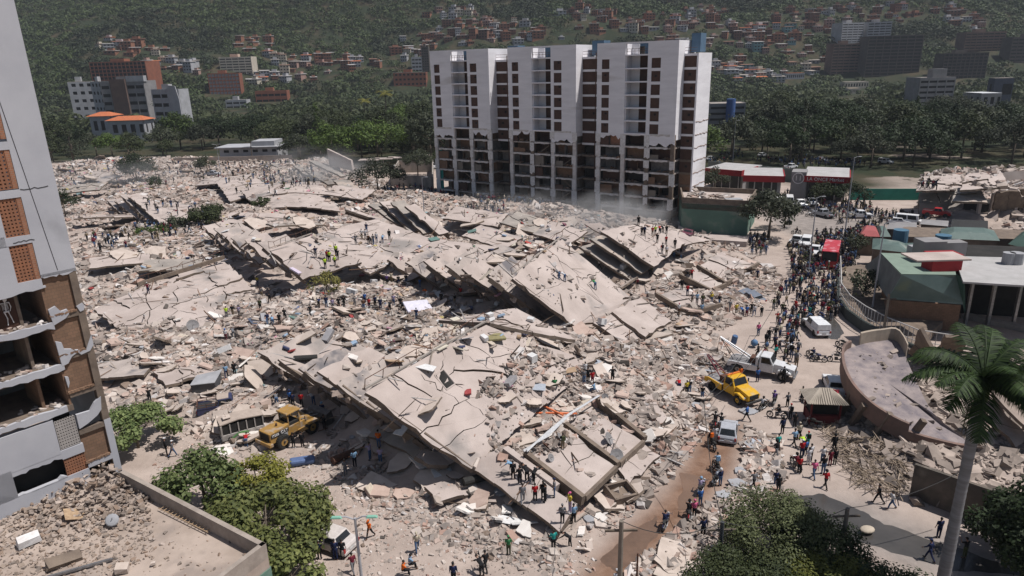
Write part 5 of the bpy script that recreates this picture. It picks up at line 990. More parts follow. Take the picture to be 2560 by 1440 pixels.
for (cx,cy,sx,sy,n,pal) in clusters:
    for _ in range(n):
        px,py=random.gauss(cx,sx*.6),random.gauss(cy,sy*.6)
        if py<4: continue
        p=hit(px,py)
        if any((p-q).length<8 for q in placed) or p.y<330: continue
        placed.append(p); i=random.choice(pal); j=random.randrange(4); rj=random.choice((0,0,1,2)) if i!=2 else random.choice((0,2,3)); key=(i,j,rj)
        if key in HO: o=HO[key].copy(); C.objects.link(o)
        else: o=HPR[i,j][0].build('hillside_house',[HM[i],RM[rj],DARK]); HO[key]=o
        hh=HPR[i,j][1]; o.location=p; o.rotation_euler=(0,0,random.uniform(-.5,.5)); o.scale=(random.uniform(.85,1.5),1,random.uniform(.85,1.1))
        auto(o,f'{["small","two-storey","tall"][0 if hh<4 else (1 if hh<7 else 2)]} {HN[i]} hillside house with {RN[rj]} roof','house','houses on the hillside',HMK)
hv=MB(); nh=0
for (cx,cy,sx,sy,n,pal) in clusters:
    for _ in range(int(n*1.1)):
        px,py=random.gauss(cx,sx*.75),random.gauss(cy,sy*.75)
        if py<4: continue
        p=hit(px,py)
        if any((p-q).length<7 for q in placed) or p.y<330: continue
        placed.append(p); m0,h0=HPR[random.choice(pal),random.randrange(4)]; a=random.uniform(-.5,.5); ca,sa=math.cos(a),math.sin(a); k=random.uniform(.7,1.05); ci=random.choice((0,0,1,3,4,2)); o=len(hv.v); hv.v+=[(p.x+(x*ca-y*sa)*k,p.y+(x*sa+y*ca)*k,p.z+z*k) for x,y,z in m0.v]; hv.f+=[tuple(o+i for i in f) for f in m0.f]; hv.m+=[(ci,7+ci%2,9)[q] for q in m0.m]; nh+=1
tag(hv.build('hillside_settlement',HM+[RM[0],RM[1],RM[2] if 0 else DARK]),'smaller crowded houses filling the hillside settlements','settlement',kind='stuff')
# ---------------- right-hand tiled complex ----------------
RC=thing('market_building','green-roofed market building with sloping metal roofs and rooftop plant','building')
def roofq(name,pts,m_,th=.2,parent=None): q=PZ(pts); return MB().ext(q,(0,0,-th)).build(name,m_,parent or RC)
roofq('sloping_roof',[(2220,742,3.2),(2163,664,3.4),(2202,634,6.5),(2254,686,6.5)],mat('grey_green_roof',(.15,.165,.165),(.11,.12,.12),sc=.8))
roofq('sloping_roof',[(2221,743,3.4),(2408,757,3.4),(2390,688,6.4),(2254,687,6.5)],mat('blue_green_roof',(.14,.20,.195),(.11,.165,.16),rough=.5,sc=.8,c3=(.17,.22,.17),sc3=.3))
roofq('flat_roof',[(2254,685,6.56),(2390,687,6.46),(2382,638,6.46),(2202,632,6.56)],mat('pale_green_roof',(.20,.26,.21),(.17,.22,.18),sc=.8))
roofq('sloping_roof',[(2391,684,6.6),(2412,700,6.4),(2414,785,1.0),(2408,760,3.2)],mat('deep_green_panel',(.05,.11,.085)))
roofq('flat_roof',[(2385,640,6.7),(2408,704,6.5),(2700,722,6.5),(2700,648,6.7)],mat('pale_metal_roof',(.40,.385,.38),(.33,.32,.31),sc=.6))
b0=[Vector((p.x,p.y,0)) for p in PZ([(2228,744,3.4),(2404,756,3.4),(2386,676,6),(2215,655,5)])]; MB().ext([Vector((p.x,p.y,-.3)) for p in b0],(0,0,3.4)).build('brick_wall',BRICKB,RC)
q=PZ([(2405,800,0),(2700,820,0),(2700,735,0),(2410,720,0)]); MB().ext([Vector((p.x,p.y+2.5,-.3)) for p in q],(0,0,5.5)).build('dark_interior',DARK,RC)
for px in (2412,2468,2532,2600): p=G(px,812,0); MB().box(p.x-.15,p.x+.15,p.y-.15,p.y+.15,-.3,6.3).build('steel_post',STEEL,RC)
a,b=G(2412,790,0),G(2640,840,0); wallseg('loading_kerb',a,b,-.3,.5,1.2,CON2,RC)
for px,py,z,sz,mm,nm in [(2352,672,6.5,(3.2,2,1.8),REDR,'red_cabin'),(2318,650,6.5,(2.5,2.2,2.4),GREYW,'roof_plant'),(2290,640,6.5,(1.6,1.4,1.2),GREYF,'roof_plant'),(2372,650,6.5,(2.6,1.5,2.2),GREYW,'roof_plant')]:
    p=G(px,py,z); MB().box(p.x-sz[0]/2,p.x+sz[0]/2,p.y-sz[1]/2,p.y+sz[1]/2,z,z+sz[2]).build(nm,mm,RC)
p=G(2345,648,9.0); MB().box(p.x-3,p.x+2.4,p.y-1.5,p.y+1.5,9.2,9.35).build('canopy',CON,RC)
for px,r_ in ((2538,.7),(2518,.6)): p=G(px,660,6.6); MB().tube([(p.x,p.y,6.5),(p.x,p.y,7.9)],r_,14).build('water_tank',GREYF,RC)
# smaller green pavilions behind
PV=thing('market_pavilions','cluster of low green and red hipped pavilions behind the market building','building')
def hip(pts,zr,m_,wallz=0):
    q=PZ(pts); c=sum(q,Vector())/len(q); m=MB(); top=[p.lerp(c,.45)+Vector((0,0,zr*.45)) for p in q]; n=len(q)
    m.add([tuple(p) for p in q]+[tuple(p) for p in top],[(i,(i+1)%n,n+(i+1)%n,n+i) for i in range(n)]+[tuple(range(n,2*n)),tuple(range(n))[::-1]]); m.build('hipped_roof',m_,PV)
    w=[p.lerp(c,.08) for p in q]; MB().ext([Vector((p.x,p.y,-.3)) for p in w],(0,0,q[0].z+.25)).build('pavilion_wall',CONB,PV)
hip([(2300,560,3),(2370,566,3),(2372,552,3),(2305,548,3)],.3,GREYW)
hip([(2146,590,3),(2200,592,3),(2190,568,3.4),(2160,566,3.4)],1.2,mat('faded_red_roof',(.33,.09,.09),(.27,.08,.08)))
hip([(2200,592,3),(2228,592,3),(2212,566,3.4),(2192,566,3.4)],1.0,GREENR); hip([(2180,622,3.4),(2270,632,3.4),(2262,608,3.6),(2182,596,3.6)],1.1,GREENR); hip([(2255,624,3.4),(2370,638,3.4),(2390,618,3.4),(2260,608,3.4)],1.0,GREENR); hip([(2316,606,3),(2365,612,3),(2362,590,3),(2318,588,3)],.9,GREENR); hip([(2350,596,4),(2500,602,4),(2485,576,4),(2352,572,4)],1.5,GREENR); hip([(2520,610,4),(2640,640,4),(2640,570,4),(2555,580,4)],2.2,mat('dark_green_roof',(.05,.09,.075)))
hip([(2215,572,3.5),(2292,575,3.5),(2292,556,3.5),(2225,555,3.5)],.3,GREYW); hip([(2375,575,3.5),(2470,580,3.5),(2470,552,3.5),(2380,548,3.5)],.3,mat('black_roof',(.03,.03,.03)))
for px,py in ((2250,598),(2355,612)): p=G(px,py,3.6); MB().tube([(p.x,p.y,3.2),(p.x,p.y,5)],1.0,16).build('blue_tank',mat('blue_tank',(.07,.15,.22)),PV)
q=PZ([(2235,652,0),(2700,665,0),(2700,640,0),(2250,625,0)]); MB().ext([Vector((p.x,p.y,-.3)) for p in q],(0,0,4)).build('rear_wall',CONB,PV)
# curved terrace fence
TF=thing('terrace','curved raised terrace with a white tube railing around the market building','terrace'); pts=[(2098,668),(2100,740),(2122,772),(2160,800),(2215,830),(2290,862),(2400,880)]; q=[G(a,b,1.2) for a,b in pts]
for i in range(len(q)-1): wallseg('terrace_wall',q[i],q[i+1],-.3,1.2,.3,mat('dark_planter',(.07,.08,.075)),TF)
m=MB(); m.tube([p+Vector((0,0,1.6)) for p in q],.06,6); m.tube([p+Vector((0,0,.4)) for p in q],.04,6)
for i in range(len(q)-1):
    for k in range(7): p=q[i].lerp(q[i+1],k/7); m.tube([p,p+Vector((0,0,1.6))],.035,5)
m.build('railing',mat('pale_rail',(.5,.48,.46)),TF)
MB().ext([Vector((p.x,p.y,.2)) for p in q[:6]]+[Vector(G(2380,800,.2)),Vector(G(2200,668,.2))],(0,0,.9)).build('terrace_floor',CONB,TF)
# ---------------- round fallen roof ----------------
RR=thing('round_building','fallen round building whose curved pink-rimmed roof rests on its rubble','collapsed building')
# roof tilts toward the road; traced round the rim
rim=[(2420,1106,1.2),(2330,1092,1.6),(2250,1065,2.0),(2180,1022,2.5),(2135,975,3.0),(2112,925,3.3),(2112,880,3.6),(2150,862,3.8),(2200,853,3.9),(2245,856,3.9),(2285,940,3.2),(2335,1035,2.2)]
q=PZ(rim); c=sum(q,Vector())/len(q); m=MB(); n=len(q); P=[]
for i in range(n):
    for k in range(4): 
        p0,p1,p2,p3=q[i-1],q[i],q[(i+1)%n],q[(i+2)%n]; t=k/4; P.append(.5*((2*p1)+(p2-p0)*t+(2*p0-5*p1+4*p2-p3)*t*t+(3*p1-p0-3*p2+p3)*t**3))
n=len(P); m.add([tuple(p) for p in P]+[tuple(p-Vector((0,0,.4))) for p in P]+[tuple(c),tuple(c-Vector((0,0,.4)))],[(2*n,i,(i+1)%n) for i in range(n)]+[(2*n+1,n+(i+1)%n,n+i) for i in range(n)]+[(i,n+i,n+(i+1)%n,(i+1)%n) for i in range(n)])
rd=m.build('round_roof_deck',mat('worn_roof_membrane',(.30,.25,.235),(.15,.13,.14),sc=.8,det=9,coord='Position'),RR)
if sum(p.normal.z*p.area for p in rd.data.polygons if len(p.vertices)==3 and p.index<n)<0: rd.data.flip_normals()
SOLID.append(rd); BV=bvh_all()
o=ground_chips('rubble',[tuple(p[:2]) for p in q],160,.07,.8,mat('dim_rubble',(0,0,0)),on_slab=.8,pw=2.4); tag(o,'crumbs scattered on the fallen round roof','rubble',kind='stuff')
def rimwall(i0,i1,h,dn,nm,m_):
    m=MB(); 
    for i in range(i0,i1):
        a,b=P[i%n],P[(i+1)%n]; o1=(a-c).normalized()*.25; o2=(b-c).normalized()*.25; m.hexa([a-Vector((0,0,dn)),b-Vector((0,0,dn)),b+o2-Vector((0,0,dn)),a+o1-Vector((0,0,dn)),a+Vector((0,0,h)),b+Vector((0,0,h)),b+o2+Vector((0,0,h)),a+o1+Vector((0,0,h))])
    m.build(nm,m_,RR)
PK=mat('pink_rim',(.21,.135,.11),(.14,.10,.085),sc=.8,coord='Position'); rimwall(0,7,.0,1.0,'rim_wall',PK); rimwall(7,26,.6,.9,'rim_wall',PK); rimwall(28,38,1.1,.8,'rim_wall',mat('cream_rim',(.40,.33,.26),(.3,.25,.2),sc=.8,coord='Position'))
for k,(pts) in enumerate(([(2262,856,1),(2322,868,1),(2360,905,.5),(2300,910,.3)],[(2275,880,.8),(2308,815,5),(2345,880,3.5),(2330,905,.6)],[(2340,870,2),(2362,835,4.5),(2420,840,4),(2400,880,1.5)],[(2440,1010,3.5),(2480,990,4),(2570,1090,1.8),(2540,1120,1.5)],[(2480,980,4.5),(2620,960,5),(2700,1060,3),(2580,1080,3)],[(2400,900,3),(2560,870,4.5),(2640,960,3),(2480,1000,2.5)],[(2400,1130,.8),(2425,1120,1),(2500,1180,.5),(2470,1190,.3)])): slab('fallen_wall_slab',PZ(pts),.3,mat('dim_pink_concrete',(.34,.27,.225),(.25,.20,.17),sc=.8,coord='Position'),RR,2,seed=120+k,mi_side=CONB)
q=[Vector((p.x+(c.x-p.x)*.25,p.y+(c.y-p.y)*.25,-.2)) for p in P[::4]]; MB().ext(q,(0,0,1.0)).build('crushed_storey',CONB,RR)
for px,py in ((2140,1080),(2110,1050),(2200,1110),(2280,1130)): 
    p=G(px,py,.5); MB().obox(p+Vector((.5,1,.9)),(.4,.4,3),(random.uniform(-.5,.5),random.uniform(-.5,.5),0)).build('broken_column',CONB,RR)
# perimeter wall
a,b=G(2275,1240,0),G(2560,1345,0); d=(b-a).normalized(); 
o=wallseg('perimeter_wall',a,a+d*24,-.2,2.6,.25,mat('dark_render',(.14,.115,.095),(.08,.07,.06),sc=1,c3=(.2,.17,.14),sc3=.4,coord='Position'),None); tag(o,'dark rendered perimeter wall running past the palm','wall')
# tiled kiosk
KI=thing('kiosk','small red kiosk with a pale tiled hipped roof beside the street','kiosk',G(2052,1050),R(-8)); KI.scale=(.8,.8,.9)
m=MB(); 
for x in (-1.4,1.4):
    for y in (-1.1,1.1): m.box(x-.08,x+.08,y-.08,y+.08,0,2.4)
m.build('post',mat('dark_red_paint',(.16,.03,.03)),KI); MB().box(-1.4,1.4,-1.05,1.1,0,.9).build('counter',mat('dark_red_paint',(.16,.03,.03)),KI); MB().box(-1.3,1.3,-.6,1.05,.9,2.3).build('dark_inside',DARK,KI)
m=MB(); m.add([(-2,-1.7,2.35),(2,-1.7,2.35),(2,1.7,2.35),(-2,1.7,2.35),(-.5,0,3.3),(.5,0,3.3)],[(0,1,5,4),(1,2,5),(2,3,4,5),(3,0,4),(3,2,1,0)]); m.build('tiled_roof',brickmat('pale_tiles',(.44,.38,.31),(.36,.31,.25),(.2,.17,.14),4),KI)
m=MB()
for k in range(17):
    x=-1.9+k*.2375; m.tube([(x,-1.72,2.4),(max(-.5,min(.5,x)),-.05,3.3)],.05,5)
m.build('roof_tile_ridges',mat('pale_tile',(.46,.40,.33)),KI)
p=G(2078,1050,0); m=MB(); m.v=[]; 
for k in range(9):
    for j in range(4): m.v.append((p.x-.35+j*.22+.06*math.sin(k*1.3),p.y+.08*math.sin(k+j*2),2.8-k*.3))
for k in range(8):
    for j in range(3): m.f.append((k*4+j,k*4+j+1,k*4+j+5,k*4+j+4)); m.m.append(0 if k in(0,1,6,7) else (1 if k in (2,4) else 2))
o=m.build('hanging_flag',[P_('flag_red',(.45,.05,.08)),P_('flag_white',(.6,.55,.55)),P_('flag_pink',(.5,.2,.25))]); o.modifiers.new('t','SOLIDIFY').thickness=.02; tag(o,'red and white cloth banner hanging beside the tiled kiosk','banner')
# lamps and poles
def lamp(px,py,pxt,pyt,label,arms=1,h=9,nm='street_lamp',m_=None,base=None):
    p=base or hit(px,py); t=thing(nm,label,'street lamp',p); m_=m_ or mat('lamp_grey',(.36,.36,.38),rough=.5)
    MB().tube([(0,0,-.3),(0,0,h*.5),(0,0,h)],[.11,.085,.06],10).build('pole',m_,t)
    for k in range(arms):
        s=1 if k==0 else -1; MB().tube([(0,0,h-.1),(s*.4,-.05,h+.12),(s*.7,-.1,h+.15)],.04,6).build('arm',m_,t); MB().obox((s*.85,-.12,h+.15),(.6,.2,.1),(0,0,0),taper=.7).build('lamp_head',P_('green_lens',(.20,.42,.32)) if nm=='street_lamp' and arms==2 and h<10 else m_,t,bevel=.03)
    return t
lamp(0,0,0,0,'grey street lamp with two greenish heads at the near dirt edge',2,8.2,base=Vector((*G(887,1295,8.2)[:2],0)))
for px,py,h,l,ar in [(557,465,11,'pale twin-armed street lamp by the white villa',2),(1062,560,9,'slim grey street lamp below the foot of the white tower',1),(1832,405,12,'tall plain mast in the park beyond the grey workshop',1),(2178,790,11,'leaning grey street lamp behind the curved terrace rail',1),(2020,690,11,'grey street lamp standing in front of the red bus',1),(2112,585,13,'tall street lamp with a long curved arm at the junction',1)]: lamp(px,py,0,0,l,ar,h,base=G(px,py))
def pole(px,py,pyt,label,r_=.16,m_=None,nm='utility_pole'):
    p=G(px,py); h=next(z/20 for z in range(10,600) if proj((p.x,p.y,z/20))[1]<pyt); t=thing(nm,label,'utility pole',p); MB().tube([(0,0,-.3),(0,0,h*.5),(0,0,h)],[r_,r_*.85,r_*.7],9).build('pole',m_ or mat('weathered_pole',(.20,.17,.14),sc=2),t)
    if nm!='post': MB().box(-.8,.8,-.05,.05,h-.6,h-.5).build('crossarm',BARK,t)
    return p+Vector((0,0,h))
tops=[pole(1545,1600,1303,'wooden utility pole at the low end of the muddy track'),pole(1590,1500,1385,'rusty steel post beside the wooden utility pole',m_=RUST,r_=.07,nm='post'),pole(1795,1440,1305,'dark utility pole with a drum beside the bushes',m_=mat('dark_pole',(.06,.065,.07))),pole(2100,1400,1272,'utility pole with a coil of cable by the wet road'),pole(2204,860,735,'wooden pole standing by the silver off-roader')]
m=MB()
def wire(a,b,sag=.8): m.tube([a.lerp(b,k/10)-Vector((0,0,sag*4*(k/10)*(1-k/10))) for k in range(11)],.022,4,cap=False)
wire(tops[0],tops[2]); wire(tops[0]-Vector((.3,0,.3)),G(1420,1240,2),.3); wire(tops[2],tops[3]); wire(tops[3],G(2500,1120,6),.8); wire(tops[2],G(1760,1000,7),1); wire(G(1760,1000,7),G(2000,640,9),1.5); wire(G(1770,1000,6.5),G(1950,800,8),1)
tag(m.build('overhead_cables',mat('cable_black',(.05,.05,.05))),'slack black cables strung between the poles over the track','cable')
# ---------------- trees and plants ----------------
def leafmat(name,c1,c2,tr=.25):
    if name in MATS: return MATS[name]
    m=bpy.data.materials.new(name); m.use_nodes=True; nt=m.node_tree; N=nt.nodes; L=nt.links; b=N['Principled BSDF']; b.inputs['Roughness'].default_value=.65; b.inputs['Specular IOR Level'].default_value=.25
    g=N.new('ShaderNodeNewGeometry'); r=N.new('ShaderNodeValToRGB'); r.color_ramp.elements[0].color=(*c2,1); r.color_ramp.elements[1].color=(*c1,1); r.color_ramp.elements[0].position=.1; r.color_ramp.elements[1].position=.9
    L.new(g.outputs['Random Per Island'],r.inputs[0]); oi=N.new('ShaderNodeObjectInfo'); mr=N.new('ShaderNodeMapRange'); mr.inputs['To Min'].default_value=.75; mr.inputs['To Max'].default_value=1.3; L.new(oi.outputs['Random'],mr.inputs[0])
    hs=N.new('ShaderNodeHueSaturation'); L.new(r.outputs[0],hs.inputs['Color']); L.new(mr.outputs[0],hs.inputs['Value']); L.new(hs.outputs[0],b.inputs['Base Color'])
    t=N.new('ShaderNodeBsdfTranslucent'); L.new(hs.outputs[0],t.inputs[0]); mx=N.new('ShaderNodeMixShader'); mx.inputs[0].default_value=tr; L.new(b.outputs[0],mx.inputs[1]); L.new(t.outputs[0],mx.inputs[2]); L.new(mx.outputs[0],N['Material Output'].inputs[0])
    MATS[name]=m; return m
GD=leafmat('dark_foliage',(.032,.05,.018),(.016,.026,.010)); GM=leafmat('olive_foliage',(.055,.066,.026),(.026,.036,.014)); GB=leafmat('bright_foliage',(.085,.125,.026),(.04,.065,.016)); GY=leafmat('yellow_green_foliage',(.20,.20,.04),(.10,.12,.03)); GG=leafmat('grey_green_foliage',(.065,.072,.042),(.03,.038,.022)); GN=leafmat('near_foliage',(.165,.20,.075),(.07,.10,.035))
def quads(P,Nn,size,asp=.6,rs=NR):
    n=len(P); a=rs.normal(size=(n,3)); Nn=Nn/np.linalg.norm(Nn,axis=1,keepdims=True); a-=Nn*(a*Nn).sum(1,keepdims=True); a/=np.linalg.norm(a,axis=1,keepdims=True); b=np.cross(Nn,a)
    s=size[:,None] if hasattr(size,'__len__') else size; a=a*s*.5; b=b*s*asp*.5
    V=np.stack([P-a,P+b*.9-a*.1,P+a,P-b*.9-a*.1],1).reshape(-1,3); return V
def clumpcloud(cl,per,leaf,rs,flat=.8,updir=.6):
    """cl: list of (x,y,z,r). leaves on and in each clump's shell"""
    Ps=[];Ns=[]
    for (x,y,z,r) in cl:
        k=max(6,int(per*r*r)); d=rs.normal(size=(k,3)); d/=np.linalg.norm(d,axis=1,keepdims=True); rad=r*(rs.uniform(.55,1.08,(k,1))); p=d*rad; p[:,2]*=flat; Ps.append(p+np.array([x,y,z])); q=d+rs.normal(0,.5,(k,3)); q[:,2]+=updir; Ns.append(q)
    P=np.concatenate(Ps); return P,np.concatenate(Ns)
def crownmesh(name,cl,per,leaf,rs,flat=.8,asp=.6):
    P,N_=clumpcloud(cl,per,leaf,rs,flat); V=quads(P,N_,leaf*rs.uniform(.6,1.3,len(P)),asp,rs)
    return V
def crown_clumps(R_,Hc,z0,n,rs,shape='round'):
    out=[]
    for i in range(n):
        a=rs.uniform(0,2*PI); t=rs.uniform(0,1)
        if shape=='umbrella': r=R_*math.sqrt(t); z=z0+Hc*(.75-.45*(r/R_)**2)+rs.normal(0,Hc*.08); cr=R_*rs.uniform(.16,.30)
        elif shape=='column': zz=rs.uniform(0,1); r=R_*(1-zz*.85)*math.sqrt(t); z=z0+Hc*zz; cr=R_*rs.uniform(.3,.5)*(1.1-zz*.6)
        else: ph=rs.uniform(-.35,1); r=R_*math.sqrt(max(0,1-ph*ph))*(.55+.45*t); z=z0+Hc*.4+Hc*.5*ph; cr=R_*rs.uniform(.22,.38)
        out.append((r*math.cos(a),r*math.sin(a),z,cr))
    return out
def limbs(mb,h,cl,r0,rs,n=6):
    mb.tube([(0,0,-.6),(.1,.05,h*.3),(0,.1,h*.55)],[r0*1.25,r0,r0*.75],8)
    for i in range(n):
        c=cl[rs.randint(len(cl))]; mb.tube([(0,.1,h*.5),(c[0]*.45,c[1]*.45,h*.55+(c[2]-h*.55)*.55),(c[0]*.9,c[1]*.9,c[2])],[r0*.55,r0*.35,r0*.12],6)
    return mb
def quadmesh(V): return np.arange(len(V)).reshape(-1,4)
def make_tree(name,R_,Hh,seed,shape,per,leaf,n,mt,flat=.8,asp=.6,trunk=True,nl=6):
    rs=np.random.RandomState(seed); z0=Hh*(.35 if shape!='column' else .1); cl=crown_clumps(R_,Hh*.65 if shape!='column' else Hh*.9,z0,n,rs,shape)
    V=crownmesh(name,cl,per,leaf,rs,flat,asp); t=thing(name,'','tree'); cr=npmesh('crown',V,quadmesh(V),mt,t); mb=MB(); limbs(mb,Hh,cl,max(.12,Hh*.022),rs,nl); tr=mb.build('trunk',BARK,t,smooth=True)
    return proto(t,cr,tr)
TP=[]
for i,(sh,R_,Hh,n,per,leaf) in enumerate([('round',5.5,10,34,34,.62),('umbrella',8,10,46,30,.62),('round',4.5,9,28,36,.58),('umbrella',6.5,9,40,30,.6),('round',6.5,12,40,30,.66),('column',2.4,14,34,60,.5),('round',3.2,6,22,50,.5)]):
    TP.append(make_tree('tree',R_,Hh,300+i,sh,per,leaf,n,GM))
TKIND=['round','broad flat-topped','compact','flat-topped','tall round','slender cypress','small']
def palmtree(name,h,fl,nf,seed,lean=0,tr=.18,leafm=None,per=26,droop=.9,shaft=True,up=.9,near=False):
    rs=random.Random(seed); t=thing(name,'','palm tree'); tp=Vector((lean,0,h))
    n=60 if near else 10; pts=[Vector((lean*(k/n)**1.5,0,h*k/n)) for k in range(n+1)]; pts[0].z=-.5
    rad=[tr*(1.15-.25*k/n+(.05*(k%2)+.06*math.sin(k*.15) if near else 0)) for k in range(n+1)]; trk=MB().tube(pts,rad,12).build('trunk',mat('palm_bark',(.22,.22,.23),(.14,.135,.135),sc=1.2,stretch=(.3,.3,3)) if near else BARK,t,smooth=True); ch=[trk]
    if shaft: ch.append(MB().tube([tp-Vector((0,0,.1)),tp+Vector((0,0,h*.06)),tp+Vector((0,0,h*.1))],[tr*1.2,tr*1.35,tr*.6],10).build('crown_shaft',mat('palm_shaft',(.10,.14,.05)),t,smooth=True)); tp=tp+Vector((0,0,h*.09))
    fr=[]
    for f in range(nf):
        az=2*PI*f/nf+rs.uniform(-.2,.2); el=rs.uniform(-.15,up); L_=fl*rs.uniform(.85,1.1); V=[];Fc=[]; P=[]; d=Vector((math.cos(az)*math.cos(el),math.sin(az)*math.cos(el),math.sin(el))); p=tp.copy(); m=14
        for k in range(m+1):
            P.append(p.copy()); d=(d+Vector((0,0,-droop/m*(.5+k/m)))).normalized(); p=p+d*(L_/m)
        mb=MB(); mb.tube(P,[.05*(1-.8*k/m)*(fl/3) for k in range(m+1)],5)
        for k in range(2,per):
            u=k/per; i=min(m-1,int(u*m)); q=P[i].lerp(P[i+1],u*m-i); dd=(P[i+1]-P[i]).normalized(); sd=dd.cross(Vector((0,0,1))).normalized(); ll=fl*(.27 if near else .24)*math.sin(PI*min(1,u*.92+.1))**.6; w_=fl*(.008 if near else .014)
            for s in (-1,1):
                tip=q+sd*s*ll*.86+dd*ll*.5+Vector((0,0,-ll*rs.uniform(.25,.6))); md=q.lerp(tip,.5)+Vector((0,0,ll*.1)); o=dd*w_
                mb.add([q-o,q+o,md+o*1.3,md-o*1.3],[(0,1,2,3)]); mb.add([md-o*1.3,md+o*1.3,tip],[(0,1,2)])
        fr.append(mb.build('frond',leafm or GD,t))
    if near: 
        return proto(t,*(ch+fr))
    # far palms: fronds joined as one crown
    V=[];Fs=[]
    mb=MB()
    for o in fr:
        mb.add([tuple(v.co) for v in o.data.vertices],[tuple(p.vertices) for p in o.data.polygons]); bpy.data.objects.remove(o)
    c=mb.build('crown',leafm or GD,t); return proto(t,*(ch+[c]))
PPm=[palmtree('palm_tree',9,3.2,16,41,.3,leafm=GM,per=16),palmtree('palm_tree',12,3.4,16,42,-.4,leafm=leafmat('palm_gold',(.22,.20,.04),(.12,.12,.03)),per=16)]
TRM=[('the white villa',620,400),('the villa with orange roof',315,312),('the grey-brown apartments',320,276),('the brick tower block',565,236),('the white tower',1090,490),('the blue stair tower',1815,322),('the red-fronted shop',2060,500),('the grey six-storey office',2335,290),('the collapsed pale building',2420,470),('the standing wall panel',850,430),('the low terracotta office',680,255),('the park clearing',2080,340),('the teal hoarding',2210,490),('the carport roofs',990,420)]
TRM=[(n,G(a,b)) for n,a,b in TRM]
used=set()
def put_tree(k,p,mt,sc=1,label=None,rz=None,desc=None,group='trees of the woods and park'):
    src=(TP+PPm)[k]; new=src
    if k in used: new=copy_tree(src)
    used.add(k); new.location=p; new.rotation_euler=(0,0,random.uniform(0,6.28) if rz is None else rz); new.scale=(sc,sc,sc*random.uniform(.85,1.15)) if not label else (sc,)*3
    if k<len(TP) :
        for c in [c for c in new.children]:
            if c.name.startswith('crown'): c.material_slots[0].link='OBJECT'; c.material_slots[0].material=mt
    new['category']='tree' if k<len(TP) else 'palm tree'
    if label: new['label']=label; new['category']=new['category']
    else: auto(new,desc,new['category'],group,TRM)
    return new
MN={id(GD):'dark green',id(GM):'olive',id(GB):'bright green',id(GY):'yellow-green',id(GG):'grey-green'}
keep=[]
CLR=[PP([(1775,520),(1775,400),(1900,405),(2150,425),(2180,470),(2120,520)]),PP([(2010,345),(2060,300),(2130,300),(2120,345)]),PP([(2250,345),(2260,300),(2350,300),(2340,345)]),PP([(420,420),(440,380),(700,360),(720,440)]),PP([(870,460),(900,408),(1100,418),(1100,500)]),PP([(250,320),(260,300),(420,300),(440,330)]),[(a*1.0,b) for a,b in PP([(1090,520),(1090,440),(1760,440),(1760,600)])],PP([(2100,560),(2100,440),(2800,425),(2800,700)])]
def blocked(p,R_,Hh):
    x,y,d=proj(p); xt,yt,_=proj(p+Vector((0,0,Hh))); rp=R_/d*F
    for (a,b,pt,pb,q,W) in BW:
        if (p-q).xy.length<W*.6+R_*.7: return True
        if p.y<q.y and x+rp>a and x-rp<b and yt<pb-.5*(pb-pt) and yt>pt-200: return True
    return any(inpoly(np.array([p.x]),np.array([p.y]),c)[0] for c in CLR)
cand=[]
rs=np.random.RandomState(77)
for _ in range(9000):
    y=rs.uniform(186,640); x=rs.uniform(-.86*y,.86*y); p=Vector((x,y,0))
    if not inpoly(np.array([x]),np.array([y]),VEG)[0]: continue
    cand.append((y,x))
cand.sort(); grid={}; TREES=[]
for y,x in cand:
    k=int(rs.choice([0,1,2,3,4,5,6],p=[.24,.2,.16,.2,.1,.03,.07])); R_=[5.5,8,4.5,6.5,6.5,2.4,3.2][k]; Hh=[10,10,9,9,12,14,6][k]; sc=rs.uniform(.95,1.55)
    right=x>50; 
    if right and y<330 and rs.rand()<.35: continue
    if any((x-a)**2+(y-b)**2<(.62*(R_*sc+r))**2 for i in range(int(x//14)-1,int(x//14)+2) for j in range(int(y//14)-1,int(y//14)+2) for a,b,r in grid.get((i,j),())): continue
    p=Vector((x,y,T(x,y)-.2))
    if blocked(p,R_*sc,Hh*sc): continue
    grid.setdefault((int(x//14),int(y//14)),[]).append((x,y,R_*sc)); TREES.append((p,k,sc))
ni=0; rest=[]
for p,k,sc in TREES:
    px,py,_=proj(p)
    if not(-60<px<2620): continue
    if ni<255:
        if p.x<15 and p.y<262: mt=random.choice((GB,GB,GM,GG,GM))
        elif p.x<60: mt=random.choice((GD,GM,GM,GG,GD,GB))
        else: mt=random.choice((GD,GD,GM,GG))
        put_tree(k,p,mt,sc,desc=f'{MN[id(mt)]} {TKIND[k]} tree'); ni+=1
    else: rest.append((p,k,sc))
def woods(name,items,label,per=46,leaf=1.9,R0=(5.5,8,4.5,6.5,6.5,2.4,3.2),mt=GM,dome=.55):
    Ps=[];Ns=[];Sz=[]
    for p,k,sc in items:
        R_=R0[k]*sc; d=NR.normal(size=(per,3)); d/=np.linalg.norm(d,axis=1,keepdims=True); d[:,2]=np.abs(d[:,2])*1.0-.15; c=NR.normal(size=(7,3)); c/=np.linalg.norm(c,axis=1,keepdims=True); c[:,2]=np.abs(c[:,2]); lump=(d@c.T).max(1)**4; P=d*(R_*(.7+.35*lump[:,None])); P[:,2]=P[:,2]*dome*1.3+R_*.45
        Ps.append(P+np.array(p)); Ns.append(d+NR.normal(0,.35,d.shape)); Sz.append(np.full(per,leaf*R_/6))
    P=np.concatenate(Ps);V=quads(P,np.concatenate(Ns),np.concatenate(Sz)*NR.uniform(.7,1.3,len(P)),.8); o=npmesh(name,V,quadmesh(V),mt); return tag(o,label,'woods',kind='stuff')
HG=leafmat('hill_foliage',(.038,.052,.018),(.014,.022,.009),.1)  # dark tone also stands in for cloud shade over the hills
